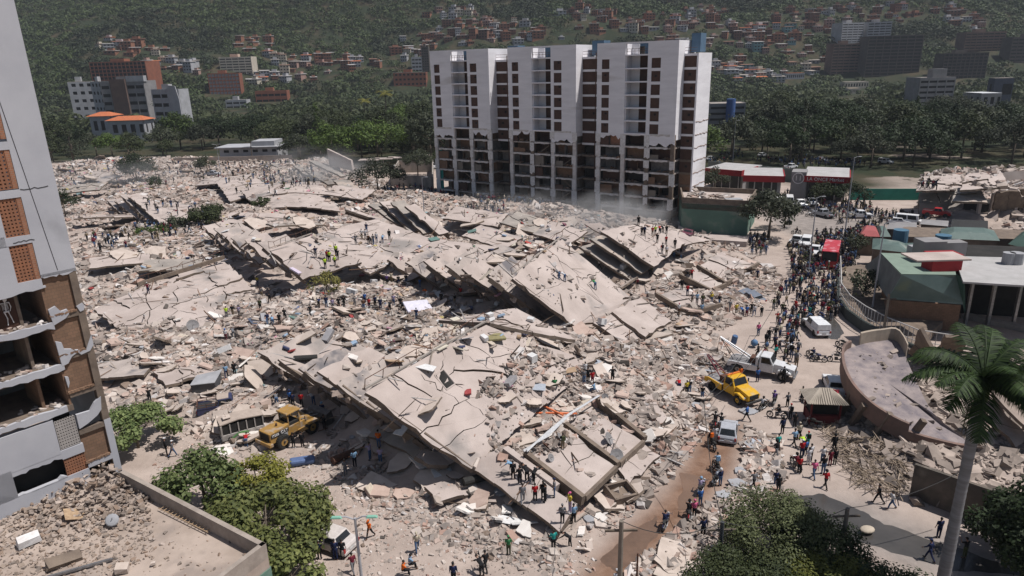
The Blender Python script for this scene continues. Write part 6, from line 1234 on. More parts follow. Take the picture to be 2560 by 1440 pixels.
for P_o in (OUTR,OUTL):
    x_,y_=scatter(P_o,170)
    rest+=[(Vector((a,b,0)),random.choice((0,2,3)),random.uniform(.6,1.0)) for a,b in zip(x_,y_) if abs(a)<240 and b>20 and not -60<proj((a,b,6))[0]<2620]
woods('woods',rest,'far woods at the foot of the hills',60,1.7)
# forest of the hillside
n=42000; y=NR.uniform(560,1150,n); x=NR.uniform(-.85,.85,n)*y; dens=fbm(x/70,y/70,4,44); lm=np.array([(q.x,q.y) for q in placed]) 
k=(dens>-.32)|(NR.uniform(0,1,n)<.3); x,y=x[k],y[k]; dm=np.min(np.hypot(x[:,None]-lm[None,:,0],(y[:,None]-lm[None,:,1])*.8),axis=1); k=dm>9; 
for (a,b,pt,pb,q,W) in BW: k&=np.hypot(x-q.x,y-q.y)>W*.6+6; k&=~((np.abs(x/y-q.x/q.y)*y<W*.55)&(y<q.y)&(q.y-y<34))
x,y=x[k],y[k]; z=ter(x,y); items=[(np.array([a,b,c-.6]),2,s) for a,b,c,s in zip(x,y,z,NR.uniform(.6,1.5,len(x)))]
h2=fbm(x/120,y/120,3,51)  # noise splits the trees between two green tones
woods('hillside_forest',[i for i,h in zip(items,h2) if h<=.02],'dark green forest spread in patches over the hills',34,2.0,mt=HG)
woods('hillside_forest',[i for i,h in zip(items,h2) if h>.02],'brighter green forest spread in patches over the hills',34,2.0,mt=leafmat('hill_foliage_light',(.058,.080,.024),(.024,.036,.013),.1))
# palms of the woods
for i,(px,py,k) in enumerate([(968,335,1),(915,330,1),(845,300,0),(858,300,0),(880,296,0),(255,315,0),(268,314,0),(340,310,0),(350,316,0),(405,322,0),(636,405,0),(1028,228,0),(395,470,0),(700,330,0)]):
    p=G(px,py); put_tree(len(TP)+k,Vector((p.x,p.y,0)) if i!=10 else G(632,408),None,[1.35,1.1,1,1,1,1.2,1.2,1.3,1.2,1.3,.75,1.2,.5,.9][i],desc='slender palm with '+('golden' if k else 'dull green')+' fronds')
# named single trees
def single(label,px,py,k,mt,sc,z=0):
    p=G(px,py,z); return put_tree(k,Vector((p.x,p.y,z-.2)),mt,sc,label=label)
single('round dark tree standing before the courtyard by the white tower',945,488,3,GG,.95,.5)
single('grey-green tree between the carport roofs and the white tower',1045,440,0,GG,.75)
single('dense dark tree at the edge of the far pale heap',345,462,4,GD,.72)
single('low dark bush tree on the far heap',392,478,6,GD,.7)
single('thin open tree in front of the white villa',520,440,2,GG,.7)
single('bushy tree beside the green annexe',1922,598,0,GG,.82)
single('smaller bushy tree behind the annexe tree',1960,570,2,GM,.62)
single('pale green tree at the corner of the white tower',1785,492,2,GG,.75)
single('low tree beside the red-fronted shop',2050,520,6,GM,.9); single('dark low tree at the junction island',2120,520,3,GD,.6); single('dark tree near the market fence',2140,640,6,GG,.6); single('spreading shrub tree behind the terrace railing',2160,760,6,GG,.75)
single('very dark leaning tree behind the far corner of the near tower',165,545,2,GD,.7)
for i,px in enumerate(range(150,480,19)):
    p=G(px+random.uniform(-6,6),random.uniform(318,334)); put_tree(random.choice((0,2,2,6)),Vector((p.x,p.y,-.2)),random.choice((GD,GM,GD)),random.uniform(.55,.8),desc='small dark tree of the garden belt')
# near leafy trees
def neartree(name,label,px,py,z,R_,Hh,n,per,leaf,mt,seed,shape='round',flat=.8,trunkz=0,cat='tree'):
    p=G(px,py,z); rs=np.random.RandomState(seed); cl=[(a,b,c-Hh*.1,d) for a,b,c,d in crown_clumps(R_,Hh*.7,Hh*.3,n,rs,shape)]
    V=crownmesh('crown',cl,per,leaf,rs,flat,.7); t=thing(name,label,cat,(p.x,p.y,trunkz)); npmesh('crown',V,quadmesh(V),mt,t); mb=MB(); limbs(mb,Hh,cl,Hh*.025,rs,14); mb.build('trunk',BARK,t,smooth=True); return t
neartree('leafy_tree','broad-leaved tree at the foot of the ripped tower corner',345,1120,0,3.0,4.0,34,330,.30,GN,501,'umbrella')
neartree('leafy_tree','open-branched leafy tree between the low roof and the crushed minibus',515,1285,0,2.8,4.8,38,170,.33,GN,502)
neartree('leafy_tree','dense yellow-green round tree beside the wheel loader',648,1262,0,2.0,4.0,34,520,.2,leafmat('olive_yellow',(.21,.20,.035),(.11,.11,.025)),503)
neartree('leafy_tree','large spreading leafy tree over the white wreck car',675,1372,0,3.9,4.2,52,230,.32,leafmat('near_foliage_b',(.20,.215,.07),(.09,.11,.035)),504,'umbrella')
neartree('leafy_tree','small leafy tree at the bottom frame edge beside the low green wall',735,1500,0,2.2,3.0,22,260,.3,leafmat('near_foliage_b',(0,0,0),(0,0,0)),505)
neartree('bush','dark small-leaved bush beside the drum pole',1930,1395,0,3.4,4.2,44,420,.16,leafmat('bush_green',(.12,.135,.06),(.05,.06,.025)),506,cat='bush')
neartree('bush','dark bush at the wet road edge beside the cable coil pole',2030,1420,0,2.6,3.0,34,560,.17,GD,507,cat='bush')
neartree('bush','wide bright yellow-green bush at the bottom edge',2040,1530,0,3.6,3.0,44,700,.15,GY,508,'umbrella',cat='bush')
neartree('bush','olive bush at the bottom edge beside the muddy track',1850,1530,0,3.2,3.0,40,600,.16,GM,509,cat='bush')
neartree('bush','dark low bush at the bottom edge in front of the wet road',2200,1540,0,2.8,2.4,34,560,.16,GD,510,cat='bush')
neartree('leafy_tree','very dark tree at the frame edge beside the perimeter wall',2600,1440,0,3.4,6.0,44,420,.26,GD,511)
neartree('bush','sparse yellowing bush growing out of the goods heap',818,745,2.6,1.9,4.0,24,120,.26,leafmat('yellowing',(.24,.21,.06),(.12,.12,.04)),512,trunkz=2.3,cat='bush')
neartree('bush','green bush among the rubble by the far leaning stack',520,560,2.0,3.4,4.4,30,110,.42,GM,513,trunkz=1.4,cat='bush'); neartree('bush','brown-green bush beside the round green bush',440,575,1.5,2.6,3.2,22,110,.4,GG,514,trunkz=1,cat='bush'); neartree('bush','low creeping green bush before the rescuers',385,590,1.2,3.2,2.4,24,110,.35,GB,515,'umbrella',trunkz=.8,cat='bush'); neartree('bush','round bush on the far flat roof',655,512,3.2,2.0,2.6,16,120,.4,GM,516,trunkz=2.4,cat='bush')
# the big royal palm
pb=G(2352,1475,0); tpz=next(z/20 for z in range(20,400) if proj((pb.x,pb.y,z/20))[1]<998); PL=palmtree('palm_tree',tpz,3.9,26,60,lean=0,tr=.27,leafm=leafmat('palm_green',(.038,.066,.016),(.014,.026,.009),.15),per=62,droop=1.45,near=True,up=1.25)
PL.location=(pb.x,pb.y,0); PL['label']='tall grey-trunked royal palm beside the perimeter wall'
m=MB()
for k in range(14): a=random.uniform(0,6.28); m.tube([(0,0,tpz),(math.cos(a)*.4,math.sin(a)*.4,tpz-.4),(math.cos(a)*.5,math.sin(a)*.5,tpz-1.9-random.random())],[.05,.04,.015],4)
m.build('dead_stalks',BARK,PL)
# ---------------- vehicles ----------------
VS=.84
LW=P_('lamp_clear',(.6,.6,.58),.2); LR=P_('lamp_red',(.35,.02,.02),.3); HUB=mat('wheel_rim',(.32,.32,.33),(.2,.2,.2),metal=.6,rough=.45,sc=8); PLATE=P_('plate_white',(.6,.6,.58)); TRIM=P_('black_trim',(.03,.03,.032),.5)
def car(name,label,cat,kind,paintm,rear,front,L_=None,z=0,rot=None,group=None,dust=None):
    r0=hit(*rear); f0=hit(*front); d=(f0-r0); rz=math.atan2(d.y,d.x)-PI/2; p=(r0+f0)/2;  p.z=z if z is not None else max(r0.z,f0.z)
    D=dict(hatch=(3.85,1.7,1.5,.3,.95,(-.46,.18),(.24,.30)),sedan=(4.6,1.8,1.45,.3,.93,(-.36,.18),(.14,.16)),suv=(4.8,1.9,1.8,.35,1.1,(-.49,.2),(.05,.12)),pickup=(5.3,1.85,1.8,.42,1.12,(-.12,.22),(.05,.12)),canopy=(5.2,1.85,1.85,.42,1.12,(-.12,.22),(.05,.12)),van=(5.2,1.95,2.2,.35,1.15,(-.5,.36),(.02,.1)))[kind]
    L0,W,Hc,zb,zs,(c0,c1),(ra,rb)=D; L_=L_ or L0; t=thing(name,label,cat,p,rot=rot or (0,0,rz),group=group); t.scale=(VS,)*3; h=L_/2; w=W/2
    wr=.34 if kind in('hatch','sedan') else .39; ya,yb=-h*.62,h*.62
    prof=[(-h,zb+.12),(-h+.08,zb),(h-.1,zb),(h,zb+.15),(h-.03,zs-.28),(h-.25,zs-.12),(h*c1*2+.0,zs),(-h+.15,zs),(-h+.02,zs-.2)]
    if kind=='van': prof=[(-h,zb),(h-.1,zb),(h,zb+.2),(h-.05,zs-.3),(h*.8,zs),(-h,zs)]
    body=MB(); body.side(prof,-w,w); body.build('body',paintm,t,bevel=.06)
    y0,y1=h*2*c0,h*2*c1; 
    if kind=='canopy': y0=-h+.05
    a0,a1=y0+ra*L_*.5,y1-rb*L_*.62; k=.80; e=.015
    cb=[(-w*.97,y0,zs-.02),(w*.97,y0,zs-.02),(w*.97,y1,zs-.02),(-w*.97,y1,zs-.02)]; ct=[(-w*k,a0,Hc),(w*k,a0,Hc),(w*k,a1,Hc),(-w*k,a1,Hc)]
    if kind=='canopy': cb=[(-w*.97,-h*.24,zs-.02),(w*.97,-h*.24,zs-.02),(w*.97,y1,zs-.02),(-w*.97,y1,zs-.02)]; ct=[(-w*k,-h*.2,Hc),(w*k,-h*.2,Hc),(w*k,a1,Hc),(-w*k,a1,Hc)]
    MB().hexa(cb+ct).build('cabin',paintm,t,bevel=.05)
    cb=[Vector(v) for v in cb]; ct=[Vector(v) for v in ct]
    def pane(nm,i,j,u0=.08,u1=.92,v0=.12,v1=.88):
        A,B_1,Cc,Dd=cb[i],cb[j],ct[j],ct[i]; n=(B_1-A).cross(Dd-A).normalized()*e; f=lambda u,v:(A.lerp(B_1,u)).lerp(Dd.lerp(Cc,u),v)
        q=[f(u0,v0)+n,f(u1,v0)+n,f(u1,v1)+n,f(u0,v1)+n]; MB().ext(q,n*.8).build(nm,GLASS,t)
    pane('rear_window',0,1); pane('windscreen',2,3)
    for (i,j) in ((1,2),(3,0)): pane('side_window',i,j,.06,.47); pane('side_window',i,j,.53,.9)
    if kind=='canopy': MB().hexa([(-w*.95,-h+.04,zs),(w*.95,-h+.04,zs),(w*.95,-h*.26,zs),(-w*.95,-h*.26,zs),(-w*.88,-h+.08,Hc+.02),(w*.88,-h+.08,Hc+.02),(w*.88,-h*.26,Hc+.02),(-w*.88,-h*.26,Hc+.02)]).build('cargo_canopy',paintm,t,bevel=.04)
    if kind=='pickup':
        MB().box(-w*.86,w*.86,-h+.12,-h*.28,zs-.04,zs+.004).build('cargo_bed',TRIM,t)
        for s in (-1,1): MB().box(s*w*.97-.05,s*w*.97+.05,-h+.03,-h*.27,zs-.02,zs+.1).build('bed_rail',paintm,t)
    for s in (-1,1):
        for y in (ya,yb):
            MB().wheel((s*(w-.08),y,wr),wr,.22).build('wheel',[BLACK,HUB],t,smooth=False); MB().tube([(s*(w-.16),y,wr),(s*(w+.006),y,wr)],wr*1.18,16).build('wheel_arch',TRIM,t)
        MB().obox((s*w*.72,h-.03,zs-.34),(w*.4,.1,.16)).build('headlight',LW,t); MB().obox((s*w*.86,-h+.02,zs-.26),(w*.2,.1,.3)).build('tail_light',LR,t)
        MB().obox((s*(w+.1),y1-.15,zs+.08),(.18,.1,.14)).build('door_mirror',paintm,t,bevel=.02)
    MB().box(-w*.94,w*.94,h-.08,h+.05,zb,zb+.2).build('bumper',TRIM if kind in('pickup','suv') else paintm,t,bevel=.03); MB().box(-w*.94,w*.94,-h-.06,-h+.06,zb,zb+.22).build('bumper',TRIM if kind=='pickup' else paintm,t,bevel=.03)
    MB().box(-.26,.26,-h-.075,-h-.06,zb+.22,zb+.36).build('number_plate',PLATE,t); MB().box(-w*.5,w*.5,h+.0,h+.02,zb+.3,zs-.4).build('grille',TRIM,t)
    return t
SILV=P_('silver_paint',(.40,.41,.44),.3); WHP=P_('white_car_paint',(.72,.72,.73),.3); GRYP=P_('grey_car_paint',(.19,.21,.25),.3); REDP=P_('red_paint',(.38,.015,.02),.45); BLKP=P_('black_paint',(.03,.03,.035),.3); ORP=P_('orange_car',(.62,.16,.02),.4); BLP=P_('dark_blue_paint',(.035,.04,.10),.5); YEL=mat('yellow_paint',(.62,.35,.02),(.52,.29,.02),rough=.45,sc=2,c3=(.50,.34,.13),sc3=1.1,th3=.55); LDY=mat('loader_yellow',(.36,.205,.055),(.28,.165,.055),rough=.6,sc=2,c3=(.34,.26,.19),sc3=1.3,th3=.5); DUST=mat('dusty_panel',(.40,.33,.28),(.33,.27,.23),sc=2); TEALP=P_('teal_car',(.10,.25,.28),.4)
car('hatchback','silver hatchback seen from behind at the head of the muddy track','car','hatch',SILV,(1816,1118),(1822,1062))
car('pickup','white covered pickup parked beside the dark puddle','pickup','canopy',WHP,(2064,852),(2015,806))
car('off_roader','silver off-roader parked by the curved terrace wall','car','suv',SILV,(2215,852),(2158,838))
car('sedan','white sedan crushed beneath the edge of the round roof','car','sedan',WHP,(2120,948),(2062,920))
car('sedan','dust-covered white car under the spreading leafy tree','car','sedan',P_('dusty_white',(.55,.50,.47),.6),(868,1378),(775,1345))
car('pickup','white pickup full of people near the annexe tree','pickup','pickup',WHP,(1978,622),(2004,600)); car('pickup','pale small pickup just behind the one full of people','pickup','suv',WHP,(2020,602),(2008,628)); car('pickup','white pickup with a blue roof stripe touching the red bus','pickup','pickup',WHP,(2045,625),(2028,648))
car('pickup','grey double-cab pickup crossing the junction','pickup','pickup',SILV,(2082,548),(2034,536))
for i,(rp,fp,kd,pm,lb) in enumerate([((1990,512),(2008,520),'pickup',WHP,'white pickup at the junction nearer the annexe tree'),((2018,508),(2036,518),'pickup',WHP,'white pickup parked next to another near the junction'),((1945,505),(1948,518),'suv',WHP,'white boxy car beside the orange pickup road'),((1972,506),(1974,518),'van',WHP,'white minivan in the yard of the red-edged shop'),((1823,484),(1822,498),'pickup',ORP,'orange pickup behind the green annexe'),((1850,490),(1849,503),'suv',TEALP,'blue-grey jeep behind the green annexe'),((1888,500),(1882,506),'hatch',REDP,'red car behind the green annexe'),((2132,545),(2165,545),'pickup',WHP,'white and black pickup at the far side of the junction'),((2262,560),(2282,562),'van',WHP,'white minibus by the pale collapsed building'),((2240,560),(2256,561),'sedan',WHP,'white saloon beside the white minibus'),((2320,548),(2360,542),'pickup',REDP,'long red flatbed buried at the foot of the collapsed building'),((1965,424),(1988,420),'pickup',WHP,'white pickup parked on the park grass'),((2075,440),(2105,444),'van',WHP,'white panel van behind the long dark wall'),((1900,392),(1912,390),'sedan',WHP,'white car under the park trees beside the mast'),((1770,402),(1782,398),'sedan',WHP,'white car near the corner of the white tower'),((2045,402),(2062,404),'sedan',SILV,'silver car parked in the park shade'),((2118,404),(2136,406),'sedan',BLKP,'dark car parked in the park shade'),((2205,408),(2222,410),'suv',WHP,'white off-roader parked beneath the park trees'),((990,428),(1010,430),'van',WHP,'white van below the carport roofs'),((1068,420),(1084,422),'van',WHP,'white van beside the tower by the carport'),((520,440),(545,440),'pickup',SILV,'pale truck parked before the white villa wall'),((1728,612),(1706,600),'sedan',P_('maroon',(.12,.02,.04),.5),'crushed maroon car by the annexe platform'),((1890,748),(1868,735),'sedan',GRYP,'crushed grey car half buried at the heap edge'),((1060,815),(1050,800),'hatch',GRYP,'x')][:-1]):
    o=car('parked_car',lb,'car',kd,pm,rp,fp,z=None)
    if lb.startswith('crushed'): o.rotation_euler.x+=.16; o.rotation_euler.y-=.14; o.location.z-=.35; o.scale=(.84,.84,.66)
BUSL=7.6
def bus(name,label,pm,rear,front,L_,W,Hh,roofm,dz=0,rot=None,crushed=False):
    r0=G(*rear); f0=G(*front); d=f0-r0; rz=math.atan2(d.y,d.x)-PI/2; p=(r0+f0)/2; t=thing(name,label,'bus',p+Vector((0,0,dz)),rot=rot or (0,0,rz)); t.scale=((.74,)*3 if crushed else (.86,)*3); h=L_/2; w=W/2; fl=Hh*.46
    MB().box(-w,w,-h,h,.4,fl).build('body',pm,t,bevel=.05)
    m=MB(); n=6 if not crushed else 5
    for s in (-1,1):
        for k in range(n+1): y=-h+.06+(L_-.24)*k/n; m.box(s*w-.06*(s>0)-.0,s*w+.06*(s<0),y,y+.12,fl,Hh-.15)
        m.box(s*.35-.05,s*.35+.05,-h,-h+.1,fl,Hh-.15)
    for s in (-1,1): m.box(s*w-.1,s*w+.1-.1*s-.0,h-.12,h,fl,Hh-.15)
    m.build('window_pillars',pm,t); 
    if crushed: MB().hexa([(-w,-h,Hh-.1),(w,-h,Hh-.1),(w,h*.15,Hh+.15),(-w,h*.15,Hh+.15),(-w,-h,Hh),(w,-h,Hh),(w,h*.15,Hh+.25),(-w,h*.15,Hh+.25)]).hexa([(-w,h*.15,Hh+.15),(w,h*.15,Hh+.15),(w,h,Hh-.1),(-w,h,Hh-.1),(-w,h*.15,Hh+.25),(w,h*.15,Hh+.25),(w,h,Hh+.02),(-w,h,Hh+.02)]).build('roof',roofm,t)
    else: MB().box(-w,w,-h,h,Hh-.15,Hh).build('roof',roofm,t,bevel=.08)
    MB().box(-w+.1,w-.1,-h+.1,h-.1,fl,Hh-.2).build('saloon' if crushed else 'window_band',DARK if crushed else GLASS,t)
    MB().box(-w*.9,w*.9,h-.02,h+.02,fl+.15,Hh-.4).build('windscreen',GLASS,t); MB().box(-w*.9,w*.9,-h-.03,-h+.02,fl+.2,Hh-.4).build('rear_window',GLASS,t)
    for s in (-1,1):
        for y in (-h*.6,h*.6): MB().wheel((s*(w-.14),y,.42),.42,.28).build('wheel',[BLACK,HUB],t)
        MB().obox((s*w*.7,h+.01,.75),(.35,.06,.2)).build('headlight',LW,t)
    return t
bt=bus('bus','red bus with a faded pink-patched roof among the crowd',REDP,(2082,628),(2066,690),8.6,2.5,3.1,mat('faded_red_bus_roof',(.42,.05,.075),(.34,.03,.04),sc=1.2,c3=(.52,.22,.25),sc3=.9,th3=.52))
MB().box(-1.24,1.24,-4.45,-4.38,.5,1.3).build('bumper',REDP,bt)
cm=bus('minibus','crushed grey and white minibus with a dusty roof and a green swoosh',mat('scuffed_white',(.38,.35,.33),(.27,.25,.23),sc=2),(652,1076),(562,1101),4.6,2.1,2.4,DUST,rot=None,crushed=True)
sw=MB(); 
for k in range(8): a0,a1=k/8,(k+1)/8; sw.ext([(-1.065,-.6+2.0*a0,.55+.5*math.sin(PI*a0)-.35*a0),(-1.065,-.6+2.0*a1,.55+.5*math.sin(PI*a1)-.35*a1),(-1.065,-.6+2.0*a1,.95+.35*math.sin(PI*a1)-.4*a1),(-1.065,-.6+2.0*a0,.95+.35*math.sin(PI*a0)-.4*a0)],(-.015,0,0))
sw.build('green_swoosh',P_('swoosh_green',(.12,.30,.10)),cm); 
sw2=MB()
for k in range(8): a0,a1=k/8,(k+1)/8; sw2.ext([(1.065,-.6+2.0*a0,.55+.5*math.sin(PI*a0)-.35*a0),(1.065,-.6+2.0*a1,.55+.5*math.sin(PI*a1)-.35*a1),(1.065,-.6+2.0*a1,.95+.35*math.sin(PI*a1)-.4*a1),(1.065,-.6+2.0*a0,.95+.35*math.sin(PI*a0)-.4*a0)],(.015,0,0))
sw2.build('green_swoosh',P_('swoosh_green',(.12,.30,.10)),cm); MB().box(-.4,.5,1,1.8,2.7,2.78).tube([(0,1.4,2.7),(.1,1.6,3.3)],.03,5).build('roof_hatch',PALE,cm)
def pickup_wreck():
    t=car('pickup_wreck','dark blue stake-bed pickup wreck half buried in debris','pickup','pickup',BLP,(512,1022),(608,985),5.4)
    m=MB()
    for z in (1.3,1.55):
        for s in (-1,1): m.box(s*.9-.03,s*.9+.03,-2.6,-.8,z,z+.05)
        m.box(-.9,.9,-2.63,-2.57,z,z+.05)
    for y in (-2.6,-1.7,-.8):
        for s in (-1,1): m.box(s*.9-.03,s*.9+.03,y-.03,y+.03,1.1,1.6)
    m.build('stake_rails',RUST,t)
    MB().hexa([(-.7,-.6,1.8),(.7,-.6,1.8),(.7,.5,1.8),(-.7,.5,1.8),(-.7,-.6,1.86),(.7,-.6,1.86),(.7,.5,1.86),(-.7,.5,1.86)]).build('dusty_roof',DUST,t)
    return t
pickup_wreck()
p=G(520,985,.2); t=thing('metal_container','bent dark grey metal container beside the blue pickup wreck','container',p,.3); t.scale=(.75,.75,.7); MB().hexa([(-1.4,-1,0),(1.4,-1,0),(1.4,1,0),(-1.4,1,0),(-1.6,-1.1,2.1),(1.1,-1.1,2.0),(1.8,1,2.6),(-1,1,2.3)]).build('shell',mat('dark_sheet',(.075,.078,.085),(.05,.05,.055),rough=.5),t); MB().ext([(-1.66,-1.2,2.1),(1.15,-1.2,2.0),(1.9,1.1,2.65),(-1.1,1.1,2.35)],(0,0,.08)).build('lid',GREYF,t)
# wheel loader
def loader():
    r0=G(688,1114); f0=G(768,1072); d=f0-r0; rz=math.atan2(d.y,d.x)-PI/2; t=thing('wheel_loader','yellow wheel loader with a big front bucket on the dark road','wheel loader',(r0+f0)/2,rz); t.scale=(VS*.96,)*3; 
    MB().hexa([(-.95,-3.0,.85),(.95,-3.0,.85),(.95,-.7,.85),(-.95,-.7,.85),(-.9,-3.0,1.95),(.9,-3.0,1.95),(.9,-.7,2.15),(-.9,-.7,2.15)]).build('engine_hood',LDY,t,bevel=.05)
    MB().box(-1.2,1.2,-3.35,-2.9,.7,1.05).build('counterweight',LDY,t,bevel=.05); MB().box(-.7,.7,-3.03,-2.99,1.1,1.85).build('radiator_grille',DARK,t)
    for s in (-1,1):
        x=s*.955; MB().box(min(x,x+s*.03),max(x,x+s*.03),-2.9,-.85,1.48,1.86).build('side_stripe',TRIM,t)
        shopsign(t,'IT28B',(s*1.0,-2.42 if s>0 else -2.4,1.67),s*PI/2,.33,WHITE2); shopsign(t,'CAT',(s*1.0,-1.4,1.67),s*PI/2,.42,WHITE2)
        MB().box(min(x,x+s*.025),max(x,x+s*.025),-1.9,-1.0,1.0,1.44).build('vent_panel',GREYF,t)
        MB().box(s*1.3-.35,s*1.3+.35,.15,.95,1.0,1.1).build('step',LDY,t); MB().hexa([(s*1.2-.35,1.15,1.3),(s*1.2+.35,1.15,1.3),(s*1.2+.35,2.5,1.25),(s*1.2-.35,2.5,1.25),(s*1.2-.35,1.35,1.5),(s*1.2+.35,1.35,1.5),(s*1.2+.35,2.4,1.45),(s*1.2-.35,2.4,1.45)]).build('front_fender',LDY,t,bevel=.03)
        for y in (-1.75,1.75): 
            wh=MB().wheel((s*1.15,y,.72),.74,.5,n=22)
            for k in range(22): a=2*PI*k/22; wh.obox((s*1.15,y+.735*math.cos(a),.72+.735*math.sin(a)),(.46,.09,.05),(a-PI/2,0,0))
            wh.build('wheel',[BLACK,LDY],t)
    MB().tube([(.1,-1.6,2.0),(.1,-1.6,2.35)],.1,10).build('exhaust_stack',RUST,t)
    MB().box(-.75,.75,-.7,.75,.8,1.7).build('cab_base',LDY,t,bevel=.03); m=MB()
    for x in (-.7,.7):
        for y in (-.62,.68): m.box(x-.05,x+.05,y-.05,y+.05,1.7,3.05)
    m.build('cab_posts',LDY,t); MB().box(-.66,.66,-.58,.64,1.7,2.0).build('cab_interior',DARK,t); MB().box(-.67,.67,-.62,-.6,2.0,3.0).build('cab_window',GLASS,t)
    MB().hexa([(-.88,-.85,3.05),(.88,-.85,3.05),(.88,.9,3.05),(-.88,.9,3.05),(-.82,-.8,3.2),(.82,-.8,3.2),(.82,.85,3.2),(-.82,.85,3.2)]).build('cab_roof',LDY,t,bevel=.04)
    MB().hexa([(-.5,.7,.7),(.5,.7,.7),(.55,2.2,.7),(-.55,2.2,.7),(-.5,.7,1.4),(.5,.7,1.4),(.55,2.1,1.7),(-.55,2.1,1.7)]).build('front_frame',LDY,t,bevel=.04)
    for s in (-1,1): m=MB(); m.hexa([(s*.5-.08,1.5,1.4),(s*.5+.08,1.5,1.4),(s*.5+.08,3.5,.5),(s*.5-.08,3.5,.5),(s*.5-.08,1.5,1.85),(s*.5+.08,1.5,1.85),(s*.5+.08,3.5,.8),(s*.5-.08,3.5,.8)]); m.build('lift_arm',LDY,t); MB().tube([(s*.3,1.2,1.6),(s*.4,3.2,1.3)],.07,8).build('hydraulic_ram',STEEL,t)
    bk=MB(); pr=[(3.4,.15),(4.5,.1),(4.55,.2),(3.75,.35),(3.5,.75),(3.6,1.25),(4.15,1.5),(4.1,1.6),(3.45,1.4),(3.3,.8)]; bk.side(pr,-1.5,1.5); 
    for s in (-1.5,1.45): bk.side([(3.4,.15),(4.5,.1),(4.15,1.5),(3.5,1.35)],s,s+.05)
    bk.build('bucket',mat('worn_steel',(.16,.15,.145),(.09,.08,.075),metal=.4,rough=.6,sc=3),t)
    return t
loader()
def tow(name,label,pm,rear,front,L_,long,boomm,deckm):
    r0=G(*rear); f0=G(*front); d=f0-r0; rz=math.atan2(d.y,d.x)-PI/2; t=thing(name,label,'tow truck',(r0+f0)/2,rz); t.scale=(VS*.98,)*3; h=L_/2; w=1.2; cy=h-2.9 if not long else h-3.3
    MB().box(-.5,.5,-h+.3,h-.5,.6,.85).build('chassis',TRIM,t)
    MB().side([(h-.1,.75),(h,.9),(h-.05,1.45),(h-1.5,1.75),(cy+.95,1.8),(cy+.95,.75)],-.78,.78).build('bonnet',pm,t,bevel=.06)
    MB().hexa([(-1.05,cy-.6,.75),(1.05,cy-.6,.75),(1.05,cy+1.0,.75),(-1.05,cy+1.0,.75),(-1.05,cy-.6,1.75),(1.05,cy-.6,1.75),(1.05,cy+1.0,1.75),(-1.05,cy+1.0,1.75)]).build('cab',pm,t,bevel=.05)
    A=[(-1.03,cy-.58,1.74),(1.03,cy-.58,1.74),(1.03,cy+.98,1.74),(-1.03,cy+.98,1.74)]; B2=[(-.92,cy-.5,2.55),(.92,cy-.5,2.55),(.92,cy+.55,2.55),(-.92,cy+.55,2.55)]; MB().hexa(A+B2).build('cab_roof',pm,t,bevel=.05)
    MB().ext([(-.85,cy+.93,1.82),(.85,cy+.93,1.82),(.78,cy+.60,2.46),(-.78,cy+.60,2.46)],(0,.04,.02)).build('windscreen',GLASS,t)
    for s in (-1,1):
        MB().ext([(s*1.03,cy-.35,1.8),(s*1.03,cy+.75,1.8),(s*.95,cy+.5,2.45),(s*.95,cy-.35,2.45)],(s*.035,0,0)).build('side_window',GLASS,t)
        MB().side([(h-1.9,.8),(h-1.75,1.25),(h-1.25,1.4),(h-.7,1.25),(h-.35,1.1),(h-.3,.95),(h-.85,.95),(h-1.0,1.15),(h-1.35,1.2),(h-1.65,1.1),(h-1.75,.8)],s*.75 if s>0 else -1.2,1.2 if s>0 else -.75).build('front_fender',pm,t,bevel=.03)
        MB().wheel((s*1.0,h-1.25,.5),.5,.3,n=20).build('wheel',[BLACK,pm if not long else HUB],t)
        for yy in ((-h+1.1,) if not long else (-h+1.2,)): MB().wheel((s*.95,yy,.5),.5,.5,n=20).build('wheel',[BLACK,BLACK if not long else HUB],t)
        MB().obox((s*.9,h-.38,1.05),(.3,.1,.2)).build('headlight',LW,t); MB().obox((s*1.25,cy+.7,2.0),(.12,.1,.4)).build('door_mirror',TRIM,t)
        MB().side([(-h,.8),(-h,1.25),(-h+.5,1.45),(-h+1.7,1.4),(cy-.7,1.35),(cy-.7,.7),(-h+1.9,.7),(-h+1.75,1.05),(-h+1.1,1.2),(-h+.5,1.05),(-h+.4,.8)],s*1.2-.06-.06*s,s*1.2+.06-.06*s).build('body_side',pm,t)
    MB().box(-1.08,1.08,-h+.02,cy-.72,1.18,1.34).build('tow_deck',deckm,t); MB().box(-1.1,1.1,h-.1,h+.12,.5,.72).build('bumper',STEEL if long else TRIM,t,bevel=.03); MB().box(-.6,.6,h-.04,h+.02,.9,1.4).build('grille',TRIM,t)
    bl=3.6 if not long else 4.6; y0=cy-1.0; tip=(0,y0-bl+.2,3.3 if not long else 3.7)
    m=MB(); 
    for s in (-1,1): m.tube([(s*.55,y0,1.35),(s*.12,tip[1],tip[2])],.065 if long else .06,8); 
    if long: m.tube([(0,y0-.2,1.6),tip],.09,8)
    m.tube([(-.6,y0-.1,1.5),(.6,y0-.1,1.5)],.12,8)
    for k in range(5): u=k/5; m.tube([(-.5+.42*u,y0-(y0-tip[1])*u,1.5+(tip[2]-1.5)*u),(.5-.42*u,y0-(y0-tip[1])*u,1.5+(tip[2]-1.5)*u)],.045,6)
    m.build('boom',boomm,t); m=MB()
    for s in (-1,1): m.tube([(s*.5,-h+.5,1.35),tip],.04,6)
    m.build('mast',TRIM,t); MB().obox((0,y0-.3,1.7),(1.2,.8,.6),jit=.1).build('winch',RUST,t); MB().tube([tip,(0,tip[1]-.3,1.6)],.025,5).build('tow_cable',TRIM,t)
